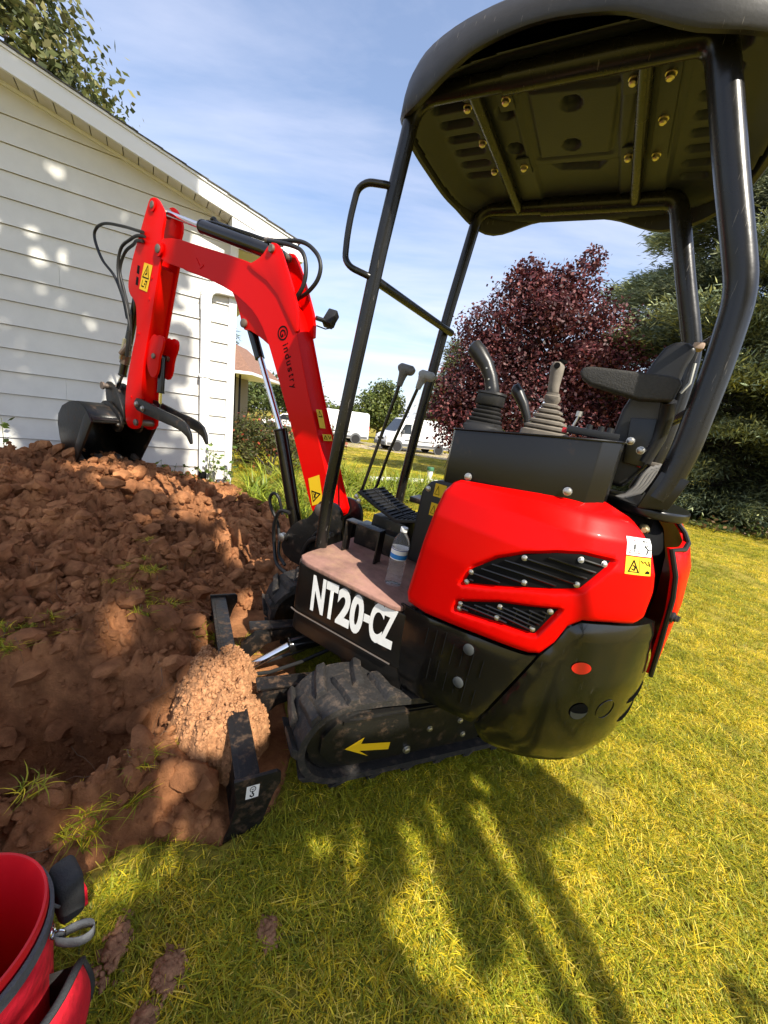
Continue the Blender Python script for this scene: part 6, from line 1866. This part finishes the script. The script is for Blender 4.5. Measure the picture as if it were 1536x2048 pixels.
# thumb bracket on the inside of the arm
THB = [(2.46, 1.615), (2.42, 1.60), (2.37, 1.615), (2.325, 1.590), (2.335, 1.53), (2.375, 1.46), (2.385, 1.36), (2.43, 1.300), (2.50, 1.320), (2.55, 1.42), (2.54, 1.53)]
for sg in (1, -1):
    b = MB(); b.prism(refine(THB), FZ, .045 * sg, .062 * sg); b.build('thumb_bracket', M['red'], dip, bevel=.003)
pin(2.44, 1.46, -.075, .075, .020, dip)
def ram(name, p0, p1, q1, r, rr, parent=None):
    """barrel p0-p1, chrome rod p1-q1"""
    b = MB(); d = (Vector(p1) - Vector(p0)).normalized()
    b.tube([p0, Vector(p1) - d * .012, Vector(p1) - d * .010, p1], [r, r, r * 1.08, r * 1.08], 18)
    b.lathe([(r * .9, -r * .8), (r * .9, r * .8)], p0, (0, 1, 0), 14)
    o = b.build(name, M['blackc'], parent or EX, bevel=.002, angle=40)
    c = MB(); c.tube([p1, q1], rr, 16); c.build('rod', M['chrome'], o)
    e_ = MB(); e_.lathe([(rr * 1.7, -.028), (rr * 1.7, .028)], q1, (0, 1, 0), 16); e_.build('rod_eye', M['steel'], o)
    return o
armc = ram('arm_cylinder', (1.315, 0, 2.135), (2.045, 0, 2.310), (2.470, 0, 2.415), .040, .019)
b = MB(); b.tube([(2.02, -.01, 2.345), (1.95, -.01, 2.338), (1.60, -.01, 2.262), (1.45, -.012, 2.225)], .008, 8); b.build('steel_line', M['tubeb'], armc)
bmc = ram('boom_cylinder', (.905, 0, .575), (1.150, 0, 1.172), (1.500, 0, 1.748), .041, .019)
# light patch of the rod continues up into a dark guard
b = MB(); b.tube([(1.50, .0, 1.74), (1.395, 0, 1.565)], .030, 14); b.build('rod_guard', M['blackc'], bmc)
tc_ = ram('thumb_cylinder', (2.44, 0, 1.46), (2.448, 0, 1.20), (2.452, 0, 1.06), .026, .012)
bkc = ram('bucket_cylinder', (2.80, .0, 1.86), (3.005, .0, 1.26), (3.105, .0, 1.125), .030, .014)
b = MB(); b.lathe([(.036, 0), (.036, .05), (.04, .055), (.04, .075), (.034, .08), (.034, .12)], (2.975, .0, 1.36), (-.33, 0, .94), 16); b.build('cylinder_gland', M['steel'], bkc, angle=30)
b = MB(); b.tube([(2.90, .035, 1.55), (2.96, .035, 1.39)], .014, 10); b.build('grease_sleeve', mat('pale_metal', (.55, .53, .42), .35, .8), bkc)
b = MB(); b.tube([(2.845, .02, 1.52), (2.86, .04, 1.50), (2.93, .05, 1.43)], .018, 8); b.build('hose_fitting', M['steel'], bkc)
# bucket linkage
LINK = [(3.155, 1.165), (3.11, 1.195), (3.055, 1.185), (2.97, 1.13), (2.885, 1.03), (2.850, .935), (2.890, .875), (2.96, .865), (3.06, .885), (3.135, 1.02)]
for sg in (1, -1):
    b = MB(); b.prism(refine(LINK), FZ, .040 * sg, .062 * sg); b.build('bucket_link', M['dirty'], EX, bevel=.003)
b = MB(); b.lathe([(.024, 0), (.030, .004), (.030, .025), (.022, .03), (.022, .19), (.030, .195), (.030, .21)], (3.115, -.105, 1.15), (0, 1, 0), 16); b.build('link_pin', M['steel'], EX)
# bucket
BK = [(2.872, .880), (2.93, .940), (3.02, .985), (3.12, 1.000), (3.26, .975), (3.38, .925), (3.455, .845), (3.470, .76), (3.440, .65), (3.395, .565), (3.30, .515), (3.140, .505)]
BL, BR = .275, -.215
bk = MB()
n = len(BK)
vs = []
for l in (BL, BR):
    vs += [(f, l, z) for f, z in BK]
fs = [(i, i + 1, n + i + 1, n + i) for i in range(n - 1)]
bk.add(vs, fs)
bks = bk.build('bucket', M['dirty'], EX, angle=40)
md = bks.modifiers.new('plate', 'SOLIDIFY'); md.thickness = .012; md.offset = 0
for l in (BL, BR):
    b = MB(); b.prism(BK, FZ, l - .007, l + .007); b.build('bucket_side', M['dirty'], bks, bevel=.002)
for l in (BL + .008, BR - .008):
    b = MB(); b.prism([(2.865, .885), (2.935, .955), (2.99, .90), (3.185, .56), (3.155, .49), (3.13, .50)], FZ, l - .007, l + .007); b.build('side_cutter', M['dirty'], bks, bevel=.002)
b = MB(); b.box((2.90, (BL + BR) / 2, .895), (.03, BL - BR, .05), Matrix.Rotation(-.8, 3, 'Y')); b.build('bucket_lip', M['dirty'], bks, bevel=.004)
for i in range(4):
    l = BL - .02 - (BL - BR - .04) * i / 3
    b = MB(); b.prism([(3.118, .53), (3.185, .56), (3.31, .300), (3.255, .375)], FZ, l - .028, l + .028)
    v_ = b.v
    # taper the point
    b.v = [(f, l + (y - l) * (.35 if z < .34 else 1), z) for f, y, z in v_]
    b.build('tooth', M['steel'], bks, bevel=.004)
EARB = [(3.215, .925), (3.19, .985), (3.12, 1.035), (3.02, 1.03), (2.865, .955), (2.825, .875), (2.865, .815), (2.94, .80), (3.02, .86)]
for sg in (1, -1):
    b = MB(); b.prism(refine(EARB), FZ, .068 * sg, .088 * sg); b.build('bucket_ear', M['dirty'], bks, bevel=.003)
for f, z in ((3.105, .955), (2.885, .872), (2.945, .915)):
    bolt((f, .088, z), (0, 1, 0), bks, s=1.6)
# thumb: two curved tines
THL = [(2.640, 1.100), (2.612, 1.128), (2.55, 1.128), (2.400, 1.110), (2.261, 1.092), (2.10, 1.078), (2.013, 1.062), (1.955, 1.035), (1.915, .985), (1.900, .925), (1.908, .915), (1.955, .960), (2.02, .985), (2.128, .998), (2.30, 1.010), (2.480, 1.022), (2.600, 1.035), (2.638, 1.060)]
for l in (.082, -.040):
    b = MB(); b.prism([(f - (0 if l > 0 else .0), z) for f, z in THL], FZ, l - .010, l + .010)
    th = b.build('thumb', M['dirty'], EX, bevel=.003, angle=40)
    for f, z in ((2.600, 1.083), (2.515, 1.062)):
        bolt((f, l + .010, z), (0, 1, 0), th, s=1.7)
b = MB(); b.tube([(2.45, -.045, 1.065), (2.45, .085, 1.065)], .016, 12); b.build('thumb_crosspin', M['steel'], EX)
# hydraulic hoses
def hose(pts, r=.0105, name='hydraulic_hose', mm_='hose'):
    P_ = np.array(pts, float)
    q = np.vstack([2 * P_[0] - P_[1], P_, 2 * P_[-1] - P_[-2]]); o = []
    for i in range(1, len(q) - 2):
        for t in np.linspace(0, 1, 8, endpoint=False):
            a, b_, c, d = q[i - 1:i + 3]
            o.append(.5 * (2 * b_ + (-a + c) * t + (2 * a - 5 * b_ + 4 * c - d) * t * t + (-a + 3 * b_ - 3 * c + d) * t ** 3))
    o.append(q[-2])
    b = MB(); b.tube(o, r, 10); return b.build(name, M[mm_], EX, angle=60)
hose([(2.58, .085, 2.262), (2.70, .07, 2.285), (2.929, .04, 2.330), (3.222, .03, 2.366), (3.363, .03, 2.334), (3.380, .03, 2.257), (3.261, .03, 2.112), (3.080, .03, 2.00), (2.95, .03, 1.85), (2.88, .03, 1.70)])
hose([(2.55, .09, 2.232), (2.66, .08, 2.245), (2.784, .06, 2.235), (2.914, .06, 2.183), (2.962, .06, 2.065), (2.930, .06, 1.928), (2.819, .07, 1.791), (2.760, .07, 1.62), (2.80, .05, 1.50)])
hose([(2.573, .09, 2.205), (2.68, .075, 2.215), (2.768, .05, 2.204), (2.904, .04, 2.157), (2.974, .04, 2.038), (2.913, .04, 1.900), (2.820, .05, 1.75), (2.79, .05, 1.60), (2.83, .04, 1.47)])
hose([(2.76, .075, 1.60), (2.775, .075, 1.50), (2.80, .07, 1.42)], .014)
hose([(1.986, -.02, 2.355), (1.960, -.02, 2.362), (1.898, -.02, 2.329), (1.609, -.02, 2.262), (1.430, -.02, 2.225), (1.190, -.02, 2.214), (1.071, -.02, 2.163), (1.019, -.02, 2.096), (1.027, -.02, 2.022), (1.089, -.02, 1.957), (1.165, -.02, 1.915), (1.20, -.02, 1.86)], .0115)
hose([(1.40, .02, 2.205), (1.224, .02, 2.181), (1.123, .02, 2.143), (1.082, .02, 2.057), (1.092, .02, 1.969), (1.150, .02, 1.895), (1.20, .02, 1.84)], .0115)
hose([(2.74, .0735, 1.72), (2.815, .06, 1.735), (2.862, .03, 1.70), (2.868, .02, 1.66)], .007)
for p in ((1.415, .0, 2.215), (1.36, -.02, 2.205)):
    b = MB(); b.tube([(p[0] + .03, p[1], p[2] + .004), (p[0] - .03, p[1], p[2] - .002)], .015, 8); b.build('hose_coupling', M['steel'], EX)
hose([(1.02, .03, .66), (1.045, .05, .76), (1.085, .06, .785), (1.112, .06, .74), (1.085, .06, .68), (1.03, .05, .60), (.99, .06, .50), (.96, .08, .42), (.88, .10, .38)], .010)
hose([(.90, .10, .72), (.985, .09, .70), (1.02, .09, .60), (1.00, .09, .48), (.93, .12, .38), (.80, .15, .36)], .011)
# work light on the right of the boom
b = MB(); b.tube([(1.045, -.07, 1.84), (1.03, -.11, 1.84), (1.02, -.15, 1.825)], .013, 8); br = b.build('light_bracket', M['plastic'], EX)
b = MB(); R_ = Matrix.Rotation(radians(32), 3, 'X') @ Matrix.Rotation(radians(15), 3, 'Z')
b.box((1.02, -.165, 1.862), (.06, .055, .10), R_); wl2 = b.build('work_light', M['plastic'], EX, bevel=.008)
b = MB(); b.box((1.053, -.172, 1.864), (.006, .048, .085), R_); b.build('light_lens', M['greyi'], wl2, bevel=.002)
b = MB(); b.tube([(1.04, -.075, 1.80), (1.01, -.12, 1.795), (.985, -.16, 1.815), (.985, -.17, 1.84)], .004, 6); b.build('light_cable', M['hose'], wl2)
# boom print, circled letter and word running down the side
bd = Vector((-.425, 0, -.905)).normalized(); bu = Vector((-.905, 0, .425)).normalized()
bo = Vector((1.148, .0722, 1.715))
ringp = []
for rr_ in (.040, .031):
    ringp.append([bo + bd * (rr_ * cos(2 * pi * k / 26)) + bu * (rr_ * sin(2 * pi * k / 26)) + Vector((0, .0012, 0)) for k in range(26)])
b = MB(); b.add(ringp[0] + ringp[1], [(k, (k + 1) % 26, 26 + (k + 1) % 26, 26 + k) for k in range(26)]); b.build('logo_ring', M['ink'], boom, recalc=False)
letter('G', bo - bd * .020 - bu * .022, bd, bu, .040, .044, M['ink'], 'letter', boom, .03, .0012)
d_ = .062
for ch, w_ in (('i', .007), ('n', .024), ('d', .026), ('u', .024), ('s', .024), ('t', .016), ('r', .016), ('y', .026)):
    hh = {'i': .042, 'd': .044, 't': .040, 'y': .042}.get(ch, .032)
    letter(ch, bo + bd * d_ - bu * (.018 + (.012 if ch == 'y' else 0)), bd, bu, w_, hh, M['ink'], 'letter', boom, .012, .0012)
    d_ += w_ + .013
# stickers low on the boom
bs = Vector((.700, .0722, .86))
sticker('warning_sticker', quad_fn((.757, .0725, .803), (-.076, 0, .041), (.058, 0, .148)), M['yellow'], strip([(.16, .14), (.16, .52), (.84, .33)], .05, True) + strip([(.30, .28), (.46, .38)], .08) + strip([(.30, .40), (.42, .26)], .05), boom)
def back_pt(t, l): return Vector((.860 - (.860 - .763) * t / .29 , 0, 1.330 - (1.330 - 1.130) * t / .29)) + Vector((-.0085, l, .0045))
for t0, t1, la, lb in ((-.01, .13, .045, -.005), (.175, .225, .035, -.045)):
    a0, a1 = back_pt(t0, la), back_pt(t1, la)
    sticker('warning_sticker', quad_fn(a1, Vector((0, lb - la, 0)), a0 - a1), M['yellow'], strip([(.2, .62), (.8, .62), (.5, .92)], .05, True) if t0 < 0 else strip([(.12, .25), (.45, .25), (.28, .8)], .06, True) + strip([(.6, .8), (.75, .3), (.9, .7)], .07), boom)
# swing post and boom foot
SW = [(.93, .47), (.90, .60), (.815, .700), (.735, .740), (.690, .85), (.640, .875), (.560, .870), (.515, .82), (.50, .70), (.46, .55), (.46, .44), (.80, .42)]
for sg in (1, -1):
    b = MB(); b.prism(refine(SW), FZ, .084 * sg, .110 * sg); b.build('swing_bracket', M['dirty'], EX, bevel=.004)
b = MB(); b.lathe([(.075, .40), (.085, .41), (.085, .55), (.06, .56)], (.60, 0, 0), (0, 0, 1), 24); b.build('swing_post', M['dirty'], EX)
b = MB(); b.lathe([(.030, 0), (.034, .004), (.034, .03), (.02, .035)], (.652, .108, .815), (0, 1, 0), 18); b.build('pivot_pin', M['steel'], EX)
b = MB(); b.lathe([(.024, 0), (.026, .004), (.026, .03), (.018, .034)], (.905, .108, .565), (0, 1, 0), 16); b.build('pivot_pin', M['zinc'], EX)
b = MB(); b.lathe([(.030, 0), (.034, .01), (.034, .07), (.02, .075)], (.50, .30, .60), (.35, .9, 0), 16); b.build('grease_cap', M['zinc'], EX)
hose([(.52, .16, .72), (.60, .14, .70), (.66, .12, .67), (.70, .11, .60)], .013)
hose([(.50, .22, .73), (.58, .20, .69), (.68, .15, .62), (.74, .12, .52)], .013)

# ------------------------------------------------------------ undercarriage (turned to the left under the body)
UROT = (0, 0, TA)
def up_(b, name, m_, parent=None, **k):
    o = b.build(name, m_, parent or EX, **k)
    if parent is None: o.rotation_euler = UROT
    return o
TF0, TF1, TH = .74, -.66, .43
rF, rR = .205, .19
def track_path(inset, n=14):
    """closed loop in (f,z), clockwise from the front"""
    cf, cz = TF1 + rF, 0
    pts = []
    F_, R2 = (TF0 - rF, .225), (TF1 + rR, .225)
    a = rF - inset; b2 = rR - inset
    for i in range(n + 1):
        t = pi / 2 - pi * i / n; pts.append((F_[0] + a * cos(t), F_[1] + a * sin(t) * 1.0))
    pts += [(F_[0] - .25 * k, .225 - a) for k in (1, 2, 3)]
    for i in range(n + 1):
        t = -pi / 2 - pi * i / n; pts.append((R2[0] + b2 * cos(t), R2[1] + b2 * sin(t)))
    pts += [(R2[0] + .22 * k, .225 + b2 + (a - b2) * k / 5 - (.012 if k in (2, 3) else 0)) for k in (1, 2, 3, 4)]
    return pts
def resamp(pts, n):
    P_ = np.array(pts + [pts[0]]); d = np.concatenate([[0], np.cumsum(np.hypot(*np.diff(P_, axis=0).T))])
    s_ = np.linspace(0, d[-1], n, endpoint=False)
    return np.stack([np.interp(s_, d, P_[:, 0]), np.interp(s_, d, P_[:, 1])], 1)
def track(l0, l1, sign):
    nn_ = 168
    outer = resamp(track_path(.024), nn_); inner = resamp(track_path(.050), nn_)
    b = MB(); vs = []
    for i in range(nn_):
        (fo, zo), (fi, zi) = outer[i], inner[i]
        vs += [(fo, l0, zo), (fo, l1, zo), (fi, l1, zi), (fi, l0, zi)]
    fs = []
    for i in range(nn_):
        j = (i + 1) % nn_
        for k in range(4):
            k2 = (k + 1) % 4; fs.append((i * 4 + k, i * 4 + k2, j * 4 + k2, j * 4 + k))
    b.add(vs, fs)
    tr = up_(b, 'rubber_track', M['rubber'], angle=35)
    # tread lugs: chevron blocks, alternate left and right
    nl = 42
    o2 = resamp(track_path(.024), nl * 4); o3 = resamp(track_path(.0), nl * 4)
    for k in range(nl):
        i = k * 4
        half = k % 2
        la, lb = (l0 - .002 * sign, l0 + (l1 - l0) * .60) if half == 0 else (l0 + (l1 - l0) * .40, l1 + .002 * sign)
        lg = MB(); n4 = len(o2)
        def ring(j, sh, top): 
            P_ = (o3 if top else o2)[(j) % n4]; return P_
        vs = []
        for (lat_, sh) in ((la, 0), ((la + lb) / 2, 0.6), (lb, 1.6)):
            for top, w_ in ((False, 1.35), (True, .85)):
                for sgn_ in (-1, 1):
                    x = i + sh * (1 if half == 0 else -1) + sgn_ * w_ + (0 if half == 0 else 1.6)
                    j0 = int(math.floor(x)); fr = x - j0
                    P_ = (o3 if top else o2)[j0 % n4] * (1 - fr) + (o3 if top else o2)[(j0 + 1) % n4] * fr
                    vs.append((P_[0], lat_, P_[1]))
        fs = []
        for a_ in range(2):
            o_ = a_ * 4; p_ = o_ + 4
            fs += [(o_ + 0, o_ + 2, p_ + 2, p_ + 0), (o_ + 2, o_ + 3, p_ + 3, p_ + 2), (o_ + 3, o_ + 1, p_ + 1, p_ + 3)]
        fs += [(0, 1, 3, 2), (8, 10, 11, 9)]
        lg.add(vs, fs); lg.build('lug', M['rubber'], tr, bevel=.005, seg=2)
    return tr
for sign, (l0, l1) in ((1, (.545, .315)), (-1, (-.545, -.315))):
    track(l0, l1, sign)
    fr = MB()
    face = .530 * sign
    FR = [(.50, .335), (.585, .315), (.63, .26), (.63, .19), (.58, .13), (.50, .10), (-.45, .10), (-.52, .16), (-.52, .27), (-.45, .325)]
    fr.prism(FR, FZ, face, .36 * sign)
    frm = up_(fr, 'track_frame', M['dirty'], bevel=.006)
    rim = MB(); rim.bar((.56, face + .003 * sign, .318), (-.40, face + .003 * sign, .322), .008, .012); rim.build('frame_flange', M['dirty'], frm)
    for cx in (.535, -.46):
        wh = MB(); wh.lathe([(.06, .36), (.148, .36), (.152, .38), (.152, .50), (.140, .512), (.06, .512)], (cx, 0, .225), (0, sign, 0), 28); up_(wh, 'idler' if cx > 0 else 'sprocket', M['dirty'])
    for f, z in ((.258, .126), (.169, .212), (.021, .226), (-.014, .146), (-.30, .2)):
        bolt((f, face, z), (0, sign, 0), frm, s=1.0 if f != .258 else 1.35)
    if sign > 0:
        AR = [(.534, .192), (.462, .232), (.470, .203), (.343, .183), (.345, .148), (.471, .170), (.429, .135)]
        decal([AR], lambda u, v: (u, face + .0025, v), M['yellow'], 'arrow_sticker', frm)
b = MB(); b.prism([(.42, -.40), (.42, .40), (-.38, .40), (-.38, -.40)], FL, .20, .335); up_(b, 'cross_frame', M['dirty'], bevel=.02)
# dozer blade and its arms
BLD = [(.952, -.05), (.915, .03), (.905, .12), (.925, .222), (.905, .228), (.885, .12), (.895, .02), (.935, -.05)]
b = MB(); b.prism(BLD, FZ, -.56, .60); bld = up_(b, 'dozer_blade', M['muddy'], bevel=.003)
_d = radians(4.5); _p = Vector((.9, .55, 0)); _R = Matrix.Rotation(_d, 3, 'Z'); _t = _p - _R @ _p
bld.rotation_euler = (0, 0, TA + _d); bld.location = Matrix.Rotation(TA, 3, 'Z') @ _t
b = MB(); b.prism([(.925, .226), (.848, .226), (.842, .180), (.848, .172), (.905, .175)], FZ, -.555, .597); b.build('blade_beam', M['muddy'], bld, bevel=.004)
END = [(.958, -.055), (.930, .03), (.915, .13), (.930, .235), (.795, .235), (.782, .222), (.780, .185), (.800, .135), (.835, -.02), (.850, -.045)]
for l in (.602, -.562):
    b = MB(); b.prism(END, FZ, l - .006, l + .006); ep = b.build('blade_end_plate', M['muddy'], bld, bevel=.002)
    if l > 0:
        s_ = sticker('lifting_sticker', quad_fn((.890, .6085, .152), (-.040, 0, 0), (0, 0, .054)), M['white'],
                     strip([(.5 + .22 * cos(2 * pi * k / 14), .72 + .20 * sin(2 * pi * k / 14)) for k in range(14)], .05, True) +
                     strip([(.5, .55), (.5, .40), (.60, .32), (.60, .20), (.48, .14), (.36, .20), (.34, .28)], .085) + strip([(.42, .72), (.58, .72)], .04), ep)
for l in (.21, -.21):
    b = MB(); A_ = [(.86, .14), (.80, .205), (.72, .228), (.45, .250), (.45, .180), (.66, .175), (.74, .15), (.80, .09), (.86, .02)]
    b.prism(A_, FZ, l - .022, l + .022); b.box((.62, l + .0, .252), (.42, .07, .010)); up_(b, 'blade_arm', M['muddy'], bevel=.003)
bc = ram('blade_cylinder', (.45, -.03, .29), (.66, -.03, .25), (.86, -.03, .13), .036, .018); bc.rotation_euler = UROT
b = MB(); b.lathe([(.022, 0), (.026, .004), (.026, .03), (.0, .034)], (.70, .035, .085), (0, 1, .2), 14, False); up_(b, 'blade_pin', M['zinc'])
for y in (.02, -.06):
    b = MB(); b.tube([(.42, y, .27), (.60, y, .19), (.74, y - .02, .13), (.85, y - .03, .12)], .009, 8); up_(b, 'blade_hose', M['hose'])
